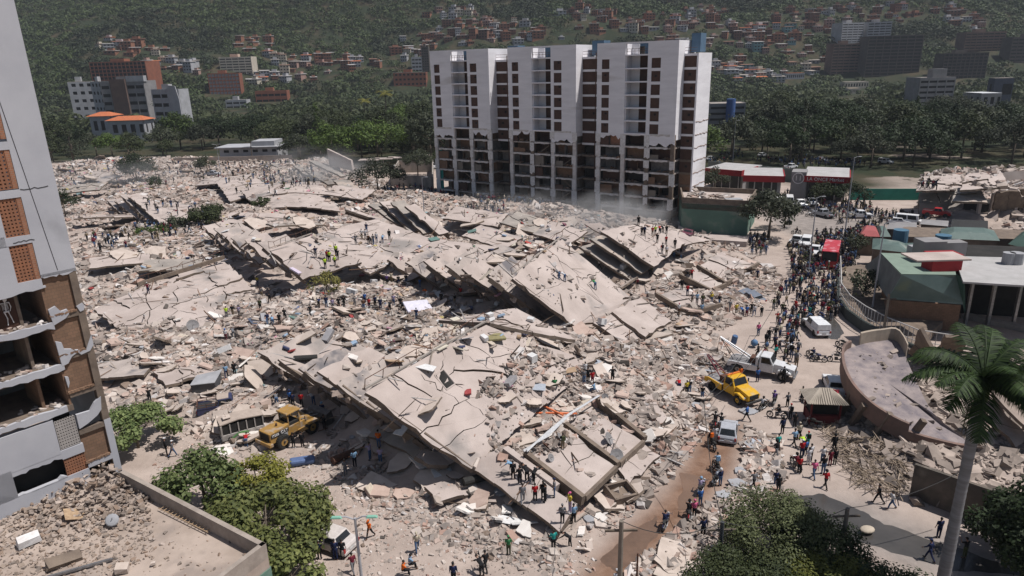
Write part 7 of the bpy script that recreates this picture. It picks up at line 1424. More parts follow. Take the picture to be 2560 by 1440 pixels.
    if not long: MB().box(-.9,.9,cy-.45,cy-.2,2.55,2.66).build('roof_beacon',ORP,t,bevel=.02)
    else: MB().box(-1.1,1.1,cy-.95,cy-.7,1.3,2.4).build('headboard',pm,t)
    return t
tow('tow_truck','yellow tow truck with a dark red boom','x' and YEL,(1788,965),(1874,1013),6.3,False,P_('maroon_boom',(.16,.02,.03)),GREYW)
tow('tow_truck','long grey wrecker truck with a white cab and twin steel boom',P_('wrecker_white',(.60,.60,.61),.4),(1842,922),(1966,946),7.4,True,mat('boom_steel',(.22,.22,.23),metal=.5,rough=.4),GREYW)
# motorcycles
mt=thing('motorcycle','','motorcycle'); KK=[]
for y in (-.68,.68):
    m=MB(); n=20
    for k in range(n):
        a=2*PI*k/n; b2=2*PI*(k+1)/n; m.tube([(0,y+.29*math.cos(a),.31+.29*math.sin(a)),(0,y+.29*math.cos(b2),.31+.29*math.sin(b2))],.055,6,cap=False)
    for k in range(8): a=PI*k/8; m.tube([(0,y+.27*math.cos(a),.31+.27*math.sin(a)),(0,y-.27*math.cos(a),.31-.27*math.sin(a))],.008,4,1)
    m.tube([(-.06,y,.31),(.06,y,.31)],.06,8,1); KK.append(m.build('wheel',[BLACK,HUB],mt))
KK.append(MB().tube([(0,-.25,.86),(0,.0,.92),(0,.3,.88)],[.12,.17,.1],10,sy=1).build('fuel_tank',REDP,mt,smooth=True))
KK.append(MB().hexa([(-.12,-.8,.78),(.12,-.8,.78),(.13,-.1,.74),(-.13,-.1,.74),(-.1,-.85,.88),(.1,-.85,.88),(.11,-.1,.82),(-.11,-.1,.82)]).build('seat',BLACK,mt,bevel=.02))
KK.append(MB().box(-.16,.16,-.15,.2,.28,.62).tube([(.14,.1,.35),(.17,-.3,.25),(.17,-.85,.35)],.045,8,1).build('engine',[TRIM,HUB],mt))
KK.append(MB().tube([(-.09,.68,.31),(-.09,.42,.92)],.03,6).tube([(.09,.68,.31),(.09,.42,.92)],.03,6).tube([(-.36,.28,1.06),(-.2,.4,1.0),(.2,.4,1.0),(.36,.28,1.06)],.022,6).tube([(-.06,-.68,.31),(-.05,-.1,.4)],.03,6).tube([(.06,-.68,.31),(.05,-.1,.4)],.03,6).tube([(-.3,.35,1.0),(-.34,.36,1.2)],.012,4).tube([(.3,.35,1.0),(.34,.36,1.2)],.012,4).build('frame',HUB,mt))
KK.append(MB().ball((0,.52,.9),(.09,.07,.09),10,6).build('headlight',LW,mt,smooth=True)); KK.append(MB().tube([(0,.98,.42),(0,.9,.6),(0,.68,.68),(0,.48,.6)],[.05,.06,.06,.05],6).build('mudguard',BLACK,mt)); KK.append(MB().tube([(0,-.98,.5),(0,-.85,.68),(0,-.6,.72)],[.05,.06,.06],6).build('mudguard',BLACK,mt))
proto(mt,*KK); MUSED=[0]
MCOL=[('red',REDP),('black',BLACK),('dark blue',BLP),('grey',GRYP),('white',WHP),('black',BLACK)]
def moto(px,py,rz,ci,z=None,label=None):
    n,c=MCOL[ci]; o=mt if not MUSED[0] else copy_tree(mt); MUSED[0]=1; 
    for ch in [x for x in o.children]:
        if ch.name.startswith(('fuel_tank','mudguard')): ch.material_slots[0].link='OBJECT'; ch.material_slots[0].material=c
    p=hit(px,py); o.location=p; o.rotation_euler=(0,.08,rz); o.scale=(VS,)*3
    if label: o['label']=label; o['category']='motorcycle'; o['group']='motorcycles in the street'
    else: auto(o,f'{n} motorcycle',"motorcycle",'motorcycles in the street',LM2)
    return o
LM2=[('the yellow tow truck',(1840,985)),('the grey wrecker truck',(1905,920)),('the red bus',(2060,660)),('the silver hatchback',(1822,1110)),('the green street lamp',(897,1440)),('the white covered pickup',(2040,830)),('the tiled kiosk',(2060,1030)),('the perimeter wall',(2300,1250)),('the muddy puddle',(1720,1240)),('the silver off-roader',(2190,840)),('the annexe tree',(1925,590)),('the grey double-cab pickup',(2060,545)),('the teal hoarding',(2200,500)),('the market terrace corner',(2098,700)),('the red hipped pavilion',(2170,580)),('the white minibus',(2270,560)),('the junction lamp post',(2112,585))]
LM2=[(n,G(*p)) for n,p in LM2]
# ---------------- people ----------------
def limbset(j):
    """joints -> clothed body volumes; j maps names to points (metres, figure faces +Y)"""
    return j
def J(lean=0,armL=(.15,.12,.1),armR=(.15,.12,.1),legL=(0,0),legR=(0,0),sit=0,crouch=0,head=0):
    """arm=(swing forward, out, elbow bend); leg=(hip forward, knee bend)"""
    hipz=.93-sit*.0; 
    def leg(s,l):
        a,k=l; hp=Vector((s*.09,0,0)); d=Vector((s*.02,math.sin(a),-math.cos(a))); kn=hp+d*.43; d2=Vector((0,math.sin(a-k),-math.cos(a-k))); an=kn+d2*.43; return hp,kn,an,an+Vector((s*.02,.15,-.05))
    LL=leg(-1,legL); LR_=leg(1,legR); low=min(LL[3].z,LR_[3].z,LL[2].z-.07,LR_[2].z-.07); pz=-low
    pel=Vector((0,0,pz)); up=Vector((0,math.sin(lean),math.cos(lean))); ch=pel+up*.32; nk=pel+up*.52; hd=nk+Vector((0,math.sin(lean+head),math.cos(lean+head)))*.17
    def arm(s,a):
        f,o,e=a; sh=nk+Vector((s*.19,0,0))-up*.05; th=f+lean*.3; d=Vector((s*math.sin(o),math.sin(th)*math.cos(o),-math.cos(th)*math.cos(o))); el=sh+d*.28; d2=Vector((s*math.sin(o)*(1 if e<1.2 else -.6),math.sin(th+e)*math.cos(o),-math.cos(th+e)*math.cos(o))).normalized(); return sh,el,el+d2*.25,d2
    return dict(pel=pel,ch=ch,nk=nk,hd=hd,up=up,AL=arm(-1,armL),AR=arm(1,armR),LL=[p+pel for p in LL],LR=[p+pel for p in LR_])
def remesh(mb,vox,name):
    me=bpy.data.meshes.new('tmp'); me.from_pydata(mb.v,[],mb.f); o=bpy.data.objects.new('tmp',me); C.objects.link(o); r=o.modifiers.new('r','REMESH'); r.mode='VOXEL'; r.voxel_size=vox; r.use_smooth_shade=True
    s=o.modifiers.new('s','SMOOTH'); s.factor=.5; s.iterations=2
    bpy.context.view_layer.update(); out=bpy.data.meshes.new_from_object(o.evaluated_get(bpy.context.evaluated_depsgraph_get())); bpy.data.objects.remove(o); out.name=name; return out
SKIN=mat('skin',(.26,.145,.10),(.22,.12,.08),rough=.6,sc=5); HAIR=mat('dark_hair',(.02,.016,.014),rough=.7)
def figure(j,female=False):
    """returns meshes: body, shirt, trousers, shoes, hair"""
    b=MB(); hd=j['hd']; up=(hd-j['nk']).normalized(); f=Vector((0,up.z,-up.y))
    b.tube([j['pel']-Vector((0,0,.05)),j['pel']+j['up']*.1,j['ch'],j['nk']-j['up']*.04,j['nk'],j['nk']+up*.1],[.13,.13,.155,.13,.06,.052],10,sy=.7)
    b.ball(hd+up*.02,(.076,.094,.115),12,9); b.ball(hd+f*.045-up*.06,(.05,.05,.055),8,6); b.ball(hd+f*.098-up*.012,(.016,.022,.028),6,5)
    for s in (-1,1): b.ball(hd+Vector((s*.078,0,0))-up*.005,(.016,.025,.034),6,5)
    for a in ('AL','AR'):
        sh,el,wr,d=j[a]; b.tube([sh,sh.lerp(el,.5),el,el.lerp(wr,.4),wr],[.052,.046,.038,.036,.026],8); b.ball(wr+d*.045,(.026,.03,.03),7,5); b.tube([wr,wr+d*.07],[.026,.03],6)
    for l in ('LL','LR'):
        hp,kn,an,toe=j[l]; b.tube([hp+Vector((0,0,.03)),hp.lerp(kn,.5),kn,kn.lerp(an,.35),an],[.085,.07,.052,.052,.034],9)
    body=remesh(b,.022,'body'); 
    # fingers and thumb joined to the palms
    mbx=MB(); mbx.v=[tuple(v.co) for v in body.vertices]; mbx.f=[tuple(p.vertices) for p in body.polygons]; mbx.m=[0]*len(mbx.f)
    for a,s in (('AL',-1),('AR',1)):
        sh,el,wr,d=j[a]; x=Vector((0,1,0)) if abs(d.y)<.8 else Vector((0,0,1)); x=(x-d*x.dot(d)).normalized(); n=d.cross(x)*s
        for k,ln in enumerate((.062,.072,.066,.05)): q=wr+d*.07+x*(.027-.018*k); mbx.tube([q,q+d*ln*.55,q+d*ln*.9-n*.02],[.0095,.009,.007],5)
        q=wr+d*.03+x*.03; mbx.tube([q,q+d*.03+x*.022,q+d*.055+x*.026-n*.01],[.011,.01,.008],5)
    for s in (-1,1): e=hd+f*.088+Vector((s*.03,0,0))+up*.018; mbx.ball(e,.011,6,4,1)
    mbx.tube([hd+f*.098-up*.055+Vector((-.022,0,0)),hd+f*.098-up*.055+Vector((.022,0,0))],.006,4,2)
    def mk(mb,name,smooth=True):
        me=bpy.data.meshes.new(name); me.from_pydata(mb.v,[],mb.f); me.polygons.foreach_set('use_smooth',[smooth]*len(mb.f)); me.polygons.foreach_set('material_index',mb.m); me.update(); return me
    body=mk(mbx,'body')
    s=MB(); s.tube([j['pel']+j['up']*.02,j['pel']+j['up']*.12,j['ch'],j['nk']-j['up']*.05,j['nk']-j['up']*.0],[.155,.15,.178,.15,.068],12,sy=.72)
    for a in ('AL','AR'): sh,el,wr,d=j[a]; s.tube([sh+Vector((0,0,.01)),sh.lerp(el,.5),sh.lerp(el,.85)],[.066,.062,.062],8); s.ball(sh,.068,8,6)
    shirt=remesh(s,.026,'shirt')
    ls=MB(); ls.v=s.v[:];ls.f=s.f[:];ls.m=s.m[:]
    for a in ('AL','AR'): sh,el,wr,d=j[a]; ls.tube([sh.lerp(el,.6),el,el.lerp(wr,.5),el.lerp(wr,.92)],[.058,.052,.046,.038],8)
    jacket=remesh(ls,.026,'jacket')
    t=MB(); t.tube([j['pel']-Vector((0,0,.1)),j['pel'],j['pel']+j['up']*.09],[.12,.15,.148],10,sy=.75)
    for l in ('LL','LR'): hp,kn,an,toe=j[l]; t.tube([hp+Vector((0,0,.06)),hp.lerp(kn,.5),kn,kn.lerp(an,.5),kn.lerp(an,.93)],[.1,.085,.068,.064,.055],9)
    trousers=remesh(t,.026,'trousers')
    sh=MB(); 
    for l in ('LL','LR'): hp,kn,an,toe=j[l]; sh.tube([an+Vector((0,-.05,-.03)),an+Vector((0,.04,-.035)),toe+Vector((0,0,.01))],[.045,.05,.04],8,sy=.8)
    shoes=mk(sh,'shoes'); 
    h=MB(); h.ball(hd+up*.038-f*.012,(.087,.1,.107),12,8); 
    if female: h.ball(hd-up*.06-f*.075,(.06,.04,.12),8,6)
    hv=[v for v in h.v]; hair=mk(h,'hair')
    # cut hair open at the face
    keepf=[p for p in h.f if not all((Vector(h.v[i])-(hd)).dot(f)>.03 and (Vector(h.v[i])-hd).dot(up)<.065 for i in p)]
    h.f=keepf; h.m=[0]*len(keepf); hair=mk(h,'hair')
    c=MB(); c.ball(hd+up*.065,(.094,.108,.085),12,8); c.ext([hd+up*.06+f*.06+Vector((-.07,0,0)),hd+up*.06+f*.06+Vector((.07,0,0)),hd+up*.05+f*.17+Vector((.05,0,0)),hd+up*.05+f*.17+Vector((-.05,0,0))],up*.012)
    c.f=[p for p in c.f if not all((Vector(c.v[i])-hd).dot(up)<.04 for i in p)]; c.m=[0]*len(c.f); cap=mk(c,'cap')
    hm=MB(); hm.ball(hd+up*.035,(.125,.145,.14),14,9); hm.f=[p for p in hm.f if not all((Vector(hm.v[i])-hd).dot(f)>.04 and (Vector(hm.v[i])-hd).dot(up)<.05 for i in p)]; hm.m=[0]*len(hm.f); helmet=mk(hm,'helmet')
    bp=MB(); q=j['ch']-Vector((0,.2,0))+j['up']*.03; bp.obox(q,(.3,.17,.42),(-math.atan2(j['up'].y,j['up'].z),0,0)); backpack=mk(bp,'backpack',False)
    return dict(body=body,shirt=shirt,jacket=jacket,trousers=trousers,shoes=shoes,hair=hair,cap=cap,helmet=helmet,backpack=backpack)
POSE=dict(stand=J(),stand2=J(armL=(.1,.35,.9),armR=(.1,.3,.2),legL=(.08,.05)),akimbo=J(armL=(-.2,.75,1.5),armR=(-.2,.75,1.5)),phone=J(armL=(.9,.1,1.7),armR=(.6,.1,1.9),head=.25),walk=J(lean=.08,armL=(.5,.12,.4),armR=(-.4,.12,.3),legL=(-.42,.2),legR=(.42,.12)),walk2=J(lean=.1,armL=(-.45,.15,.3),armR=(.5,.15,.5),legL=(.48,.25),legR=(-.35,.3)),bend=J(lean=1.15,armL=(.5,.1,.1),armR=(.8,.15,.1),legL=(.15,.2),legR=(-.05,.1),head=.1),point=J(armL=(1.35,.25,.1),armR=(.1,.15,.3)),sit=J(lean=.15,armL=(.7,.12,.9),armR=(.7,.12,.7),legL=(1.45,1.5),legR=(1.4,1.35)),ride=J(lean=.3,armL=(.95,.22,.35),armR=(.95,.22,.35),legL=(1.15,1.15),legR=(1.15,1.15)))
FIG={}
def fig(p):
    if p not in FIG: FIG[p]=figure(POSE[p])
    return FIG[p]
CC=dict(black=(.018,.018,.02),navy=(.02,.028,.075),red=(.42,.02,.025),white=(.62,.61,.62),grey=(.17,.17,.18),blue=(.04,.13,.38),lightblue=(.22,.36,.52),teal=(.03,.30,.27),green=(.05,.20,.08),orange=(.68,.14,.02),vest=(.50,.72,.05),yellow=(.62,.48,.06),purple=(.12,.07,.22),pink=(.60,.12,.25),jeans=(.07,.12,.22),khaki=(.22,.17,.11),brown=(.13,.07,.045),olive=(.07,.08,.04),lilac=(.38,.32,.46),maroon=(.15,.02,.035),cream=(.50,.44,.34))
CN=dict(vest='high-visibility',lightblue='light blue',jeans='denim')
def cloth(c): return mat('cloth_'+c,CC[c],tuple(x*.75 for x in CC[c]),rough=.95,sc=6,spec=.15)
BODYM=[SKIN,HAIR,mat('lips',(.22,.09,.07))]
for f_ in []: pass
POSEN=dict(stand='standing',stand2='standing',akimbo='with hands on hips',phone='looking at a phone',walk='walking',walk2='striding',bend='bending down',point='pointing',sit='sitting',ride='riding a motorcycle')
NP=[0]
def part(name,me,m,parent,mats=None):
    o=bpy.data.objects.new(name,me); C.objects.link(o)
    if not me.materials:
        for q in (mats or [m]): me.materials.append(q)
    if parent: o.parent=parent
    if not mats: o.material_slots[0].link='OBJECT'; o.material_slots[0].material=m
    return o
def person(p,rz,pose='stand',top='black',bot='jeans',hat=None,hatc='black',pack=None,long=False,label=None,sc=None,far=False,marks=None):
    f=fig(pose); sc=sc or random.uniform(.80,.92); fb=f['body']
    o=part('person',fb,None,None,BODYM); o.location=p; o.rotation_euler=(0,0,rz); o.scale=(sc,)*3; NP[0]+=1
    part('jacket' if long else 'shirt',f['jacket' if long else 'shirt'],cloth(top),o); part('trousers',f['trousers'],cloth(bot),o); part('shoes',f['shoes'],cloth(random.choice(('black','black','white','brown'))),o)
    part('hair',f['hair'],HAIR,o)
    if hat: part(hat,f[hat],cloth(hatc),o)
    if pack: part('backpack',f['backpack'],cloth(pack),o)
    o['category']='person'; o['group']='people at the collapse site'
    if label: o['label']=label
    else:
        wd='jacket' if long else 'shirt'; d=f'person in {CN.get(top,top)} {wd}, {CN.get(bot,bot)} trousers'
        if hat: d+=f', {CN.get(hatc,hatc)} {hat}'
        elif pack: d+=f', {pack} backpack'
        auto(o,d,'person','people at the collapse site',marks or LM3)
    return o
LM3=LM2+[(n,p) for n,p in LM if n not in [q[0] for q in LM2]]
# traced people: (px,py at the feet, pose, heading, top, trousers, hat, hat colour, backpack, label)
A0=0; TPL=[
(926,1345,'walk',2.6,'orange','black','cap','orange',None,'person in orange jacket and black trousers walking beside the green street lamp'),
(1044,1380,'walk',3.4,'cream','jeans','cap','cream',None,'person in cream shirt and cap walking on the near dirt'),
(884,1432,'walk',.6,'maroon','grey',None,'',None,'person in maroon shirt and grey trousers walking past the green street lamp'),
(1025,1425,'sit',-1.2,'lightblue','black','cap','black',None,'person in turquoise vest sitting on the kerb at the bottom edge'),
(1008,1440,'sit',-1.3,'orange','black',None,'',None,'person in orange vest sitting at the bottom edge'),
(1135,1460,'stand',0,'navy','black','cap','black',None,'person in dark police shirt and cap at the bottom edge'),
(1215,1425,'walk',.5,'black','black','cap','black',None,None),(1205,1440,'bend',.6,'black','black',None,'',None,None),
(1272,1388,'stand',0,'green','olive','cap','green',None,'person in olive green uniform standing beside the goods pile'),
(1384,1375,'stand2',.3,'teal','black',None,'',None,'person in emerald shirt and black trousers on the rubble edge'),
(1425,1368,'bend',1.2,'black','black',None,'',None,'person in black crouching beside the one in emerald'),
(1406,1308,'stand2',0,'grey','black','cap','grey',None,'person in grey shirt and black trousers below the dished roof'),(1434,1310,'stand',0,'lightblue','black',None,'',None,'person in pale blue shirt standing below the dished roof'),
(1425,1282,'stand',2,'yellow','lilac','cap','pink',None,'person in yellow shirt, lilac trousers and pink hat'),
(1386,1242,'stand',1.5,'grey','jeans','cap','navy',None,None),(1363,1255,'phone',1,'black','black','cap','black',None,None),(1358,1250,'stand',.2,'black','black',None,'',None,None),(1338,1255,'stand',0,'red','black',None,'',None,'person in red shirt among the men in black below the step beam'),(1307,1258,'walk',0,'grey','grey',None,'',None,None),(1334,1208,'bend',-.6,'black','black',None,'',None,None),(1318,1205,'bend',.5,'black','black','cap','black',None,None),(1300,1212,'stand2',.2,'black','black','cap','black',None,None),(1283,1198,'stand',0,'black','black',None,'',None,None),(1282,1185,'bend',1.4,'lightblue','black',None,'',None,'person in pale green shirt bending into the gap below the step beam'),
(1407,1125,'stand2',.3,'black','khaki',None,'','olive','person in black shirt and khaki trousers standing on the dished roof'),
(735,1120,'akimbo',.2,'black','black','cap','black',None,'person in black with hands on hips behind the wheel loader'),(757,1118,'stand',0,'black','black',None,'',None,'person all in black standing behind the wheel loader'),(812,1075,'akimbo',-.5,'black','black',None,'',None,'person in black beside the loader front wheel'),(808,1045,'stand',0,'navy','black','helmet','lightblue',None,'person with a pale blue helmet at the loader bucket'),(734,1018,'stand',0,'navy','black','cap','black',None,None),(755,1018,'stand',0,'red','black',None,'',None,'person in red shirt behind the loader bucket'),(785,1012,'bend',1,'white','jeans',None,'',None,None),(693,1015,'bend',.4,'grey','jeans',None,'',None,None),(727,1012,'stand',0,'blue','black','helmet','navy',None,None),
(948,1120,'stand',0,'orange','jeans','cap','black',None,'person in orange shirt on the rubble below the big front roof'),(926,1150,'point',1.2,'lilac','jeans',None,'',None,'person in lilac shirt stretching out an arm on the rubble'),(952,1160,'stand',0,'lilac','jeans',None,'',None,None),(888,1168,'stand2',.5,'lightblue','black',None,'',None,None),(865,1190,'stand',.5,'grey','grey',None,'',None,None),
(418,1138,'point',-1,'black','black','cap','white',None,'person in black and white cap pointing beside the leafy tree'),(434,1142,'walk',-.8,'grey','jeans','cap','white',None,'person in grey and white cap beside the one pointing'),(376,1006,'phone',.3,'black','black',None,'',None,'person in black standing alone above the leafy tree'),(617,1120,'bend',.2,'red','jeans','cap','navy',None,'person in red shirt and dark blue cap by the crushed minibus'),
(372,735,'akimbo',.4,'maroon','navy','cap','white',None,'person in maroon shirt standing on the railing roof'),(568,795,'stand',.4,'vest','grey',None,'',None,None),(583,790,'stand2',.3,'black','khaki',None,'',None,None),(599,792,'stand',0,'lilac','grey','cap','navy',None,None),(566,852,'stand',0,'white','maroon','helmet','blue',None,'person in white shirt and blue helmet below the railing roof'),(585,845,'bend',.6,'grey','grey',None,'',None,None),(567,945,'walk',.3,'lightblue','navy',None,'',None,None),(588,940,'stand',0,'black','black',None,'',None,None),
(790,645,'stand',.1,'navy','grey',None,'',None,None),(819,652,'stand',0,'red','black',None,'',None,None),(825,654,'stand',0,'vest','black',None,'',None,None),(838,665,'stand2',.2,'vest','black','helmet','yellow',None,None),(845,650,'stand',0,'black','black',None,'',None,None),(874,678,'stand',0,'vest','grey','cap','black',None,'person in high-visibility vest alone right of the other vests'),(841,640,'stand',0,'vest','black',None,'',None,None),(814,672,'stand',.6,'vest','black',None,'',None,None),(843,682,'bend',.2,'black','black',None,'',None,None),
(917,582,'stand',0,'navy','jeans',None,'',None,'person in dark blue standing highest on the roof crowd'),(905,598,'stand2',0,'white','khaki',None,'',None,None),(914,598,'akimbo',0,'white','grey',None,'',None,None),(890,612,'stand',0,'grey','grey',None,'',None,None),(928,612,'bend',.7,'black','black',None,'',None,None),(934,612,'stand2',-.4,'grey','jeans',None,'',None,None),(942,606,'stand',0,'white','jeans',None,'',None,None),(957,608,'bend',0,'lightblue','jeans',None,'',None,None),(974,600,'stand',0,'black','black',None,'',None,None),(922,610,'stand',0,'brown','black',None,'',None,None),
(968,712,'stand',0,'purple','black',None,'',None,None),(979,708,'phone',0,'cream','khaki',None,'',None,None),(997,714,'stand',.2,'black','navy',None,'',None,None),(1016,712,'stand',0,'black','jeans',None,'',None,None),(1050,720,'bend',0,'blue','jeans','cap','blue',None,None),(1078,710,'stand',0,'black','black',None,'',None,None),(1091,708,'stand',0,'black','black',None,'',None,None),(1112,712,'stand',0,'vest','black',None,'',None,None),(1136,722,'stand',0,'white','grey',None,'',None,None),(1137,762,'point',.5,'black','khaki',None,'',None,'person in black jacket and khaki trousers standing behind the white sheet'),(1104,760,'stand',0,'black','black',None,'',None,None),(1069,745,'bend',1,'orange','white',None,'',None,'person in orange vest bending over household goods'),(1152,740,'sit',0,'red','black',None,'',None,None),(1147,735,'bend',0,'teal','black',None,'',None,None),(1002,770,'stand',.4,'black','black','cap','black',None,None),(1042,800,'stand',0,'navy','jeans',None,'',None,'person standing in front of the white mattress'),
(777,790,'walk',.7,'black','black',None,'',None,None),(798,772,'bend',0,'navy','black',None,'',None,None),(817,770,'stand',0,'navy','jeans','cap','navy',None,None),(833,775,'stand',0,'lilac','grey',None,'',None,None),(848,772,'stand2',.1,'black','black',None,'',None,None),(861,770,'stand2',0,'black','black',None,'',None,None),(888,768,'akimbo',0,'grey','grey',None,'',None,None),(910,778,'stand',0,'brown','jeans',None,'',None,None),(913,760,'stand',0,'blue','navy',None,'',None,None),(924,772,'stand',0,'red','black',None,'',None,'person in red shirt in the middle of the goods heap line'),(939,768,'stand',0,'navy','black',None,'',None,None),(952,775,'stand',.2,'navy','navy',None,'',None,None),(985,765,'stand',0,'lilac','jeans',None,'',None,None),(975,780,'bend',0,'black','black',None,'',None,None),(1007,778,'bend',.2,'black','black',None,'',None,None),
(670,812,'walk',.5,'navy','jeans',None,'',None,None),(683,815,'bend',.4,'lightblue','jeans',None,'',None,None),(700,812,'stand',0,'black','black',None,'',None,None),(713,800,'stand2',0,'black','black',None,'',None,None),(655,745,'stand',0,'grey','khaki',None,'',None,None),(675,758,'walk',0,'black','black',None,'',None,None),(652,778,'stand',0,'olive','black',None,'',None,None),(645,715,'stand',0,'yellow','jeans',None,'',None,None),
(1498,672,'walk',1.2,'white','black','cap','white',None,'person in white shirt and black trousers walking on the bare middle roof'),(1398,700,'bend',1.2,'grey','jeans',None,'',None,None),(1412,705,'bend',1.0,'white','jeans','cap','orange',None,None),(1488,725,'bend',.6,'green','jeans',None,'',None,None),(1455,600,'stand',0,'grey','jeans','cap','white','black','person with cap at the top ridge of the middle roof'),
(1596,565,'stand',0,'black','black',None,'',None,None),(1604,590,'stand',0,'black','black',None,'',None,None),(1611,590,'stand',0,'navy','black',None,'',None,None),(1631,590,'stand',0,'red','khaki',None,'',None,None),(1638,588,'stand',0,'vest','black',None,'',None,None),(1649,585,'bend',0,'red','black',None,'',None,None),(1657,582,'bend',.3,'black','black',None,'',None,None),(1666,586,'stand',0,'black','black',None,'',None,None),(1643,608,'stand',0,'black','black',None,'',None,None),(1665,612,'stand',0,'red','black',None,'',None,None),(1655,636,'stand',.2,'red','grey',None,'','black',None),(1666,640,'stand',0,'white','khaki',None,'',None,None),(1687,622,'stand',0,'black','black',None,'',None,None),(1694,636,'stand2',0,'black','black',None,'',None,None),(1702,635,'stand',0,'brown','black',None,'',None,None),(1685,645,'stand',0,'grey','jeans',None,'',None,None),(1702,650,'stand',0,'grey','jeans',None,'',None,None),(1754,655,'stand',0,'grey','grey',None,'',None,None),(1718,702,'akimbo',0,'black','grey',None,'',None,None),(1729,698,'akimbo',0,'red','black',None,'',None,None),(1624,695,'stand',0,'black','black',None,'',None,None),(1593,720,'stand',0,'maroon','black',None,'',None,None),(1628,692,'stand',0,'olive','black',None,'',None,None),(1667,760,'bend',.5,'grey','black',None,'',None,None),(1697,788,'stand',0,'white','brown','cap','pink',None,None),(1704,725,'stand',0,'black','black',None,'',None,None),(1718,740,'stand',0,'red','navy',None,'',None,None),(1730,760,'stand2',0,'grey','khaki',None,'',None,None),(1742,762,'stand',0,'lightblue','grey',None,'',None,None),(1754,788,'stand2',0,'lightblue','jeans',None,'',None,None),(1756,765,'stand',0,'olive','grey',None,'',None,None),(1779,758,'stand',0,'yellow','jeans','cap','yellow',None,None),(1798,765,'walk',0,'black','jeans',None,'',None,None),(1824,778,'walk',0,'grey','grey',None,'',None,None),(1840,787,'stand2',0,'yellow','khaki',None,'',None,None),(1856,790,'bend',.3,'blue','navy',None,'',None,None),(1866,792,'stand',0,'blue','maroon',None,'',None,None),(1878,785,'akimbo',0,'black','black',None,'',None,None),(1885,790,'walk',-.6,'white','jeans',None,'',None,None),(1903,792,'stand',0,'black','black','cap','white',None,None),(1895,840,'stand',0,'pink','jeans',None,'',None,'person in pink shirt carrying a child by the blue tank'),(1893,698,'walk',0,'navy','black',None,'',None,None),
(1463,940,'stand',.2,'white','white',None,'',None,None),(1470,958,'stand2',0,'black','black',None,'',None,None),(1481,962,'stand',0,'red','maroon',None,'',None,None),(1460,962,'stand',0,'grey','jeans',None,'',None,None),(1531,955,'akimbo',0,'black','black',None,'',None,'person in black with arms raised above the steps of the dished roof'),(1486,985,'sit',1,'lightblue','jeans',None,'',None,None),(1387,975,'sit',0,'green','green',None,'',None,None),
(1698,980,'bend',0,'red','navy',None,'',None,None),(1716,986,'stand',0,'yellow','black',None,'',None,'person in yellow shirt at the rubble edge beside the yellow tow truck'),(1723,985,'stand',0,'black','jeans',None,'',None,None),(1755,1000,'phone',-.4,'black','jeans',None,'',None,None),(1893,955,'stand',0,'blue','navy',None,'',None,'person in blue overalls standing between the two tow trucks'),(1850,950,'stand',0,'orange','orange',None,'',None,'person in orange suit on the deck of the yellow tow truck'),(1866,1052,'walk',1.0,'blue','black',None,'',None,'person in bright blue jacket walking in front of the yellow tow truck'),
(1968,1018,'stand2',.2,'grey','black',None,'',None,None),(1975,1048,'stand',0,'white','black','cap','red','black','person in white shirt and red cap walking by the motorcycles'),(1986,1070,'stand',0,'black','black','cap','black',None,None),(2004,1005,'stand',0,'vest','black',None,'',None,'person in high-visibility vest and black trousers before the tiled kiosk'),(1955,1085,'stand',0,'navy','black','helmet','black',None,None),(1945,1125,'walk',.3,'teal','black',None,'',None,None),(1940,1145,'walk',.5,'black','grey','helmet','black',None,None),(1996,1100,'stand',0,'cream','black','cap','cream',None,None),(2018,1118,'stand',0,'teal','teal','cap','red','black',None),(1985,1115,'walk',.2,'lightblue','black',None,'',None,None),(2010,1125,'bend',.2,'vest','black',None,'',None,None),(2003,1145,'stand',0,'red','navy','cap','white',None,None),(2012,1140,'stand',0,'blue','black',None,'',None,None),(1997,1185,'stand',0,'red','black','helmet','black',None,'person in red shirt walking at the corner of the wet road'),(2020,1162,'stand',0,'white','white',None,'',None,None),(2025,1155,'stand',.2,'white','black',None,'',None,None),(2034,1195,'walk',0,'pink','jeans',None,'',None,None),(2055,1158,'stand2',0,'white','jeans',None,'',None,None),(2057,1185,'stand',0,'black','jeans',None,'',None,None),(2074,1165,'stand',0,'maroon','maroon',None,'',None,None),(2086,1162,'stand',0,'black','black',None,'',None,None),(2084,1130,'stand',0,'black','black','helmet','black',None,None),(2063,1220,'walk',.1,'red','black','helmet','black',None,'person in red shirt and dark helmet walking onto the wet road'),
(2195,1258,'walk',1.3,'black','black',None,'',None,'person in black striding along the wall side of the wet road'),(2228,1272,'walk2',1.4,'white','jeans',None,'',None,'person in white top and jeans following along the wet road'),(2345,1345,'stand',0,'navy','navy',None,'',None,None),(2322,1400,'walk',.6,'navy','navy','cap','navy',None,None),(2410,1395,'phone',.2,'black','olive','cap','black',None,None),(1938,1218,'stand',0,'navy','jeans',None,'',None,None),(1945,1232,'stand',0,'black','black','helmet','black',None,None),(1884,1222,'walk',.3,'grey','black','cap','black',None,None),(1757,1345,'stand2',.2,'navy','black',None,'',None,None),
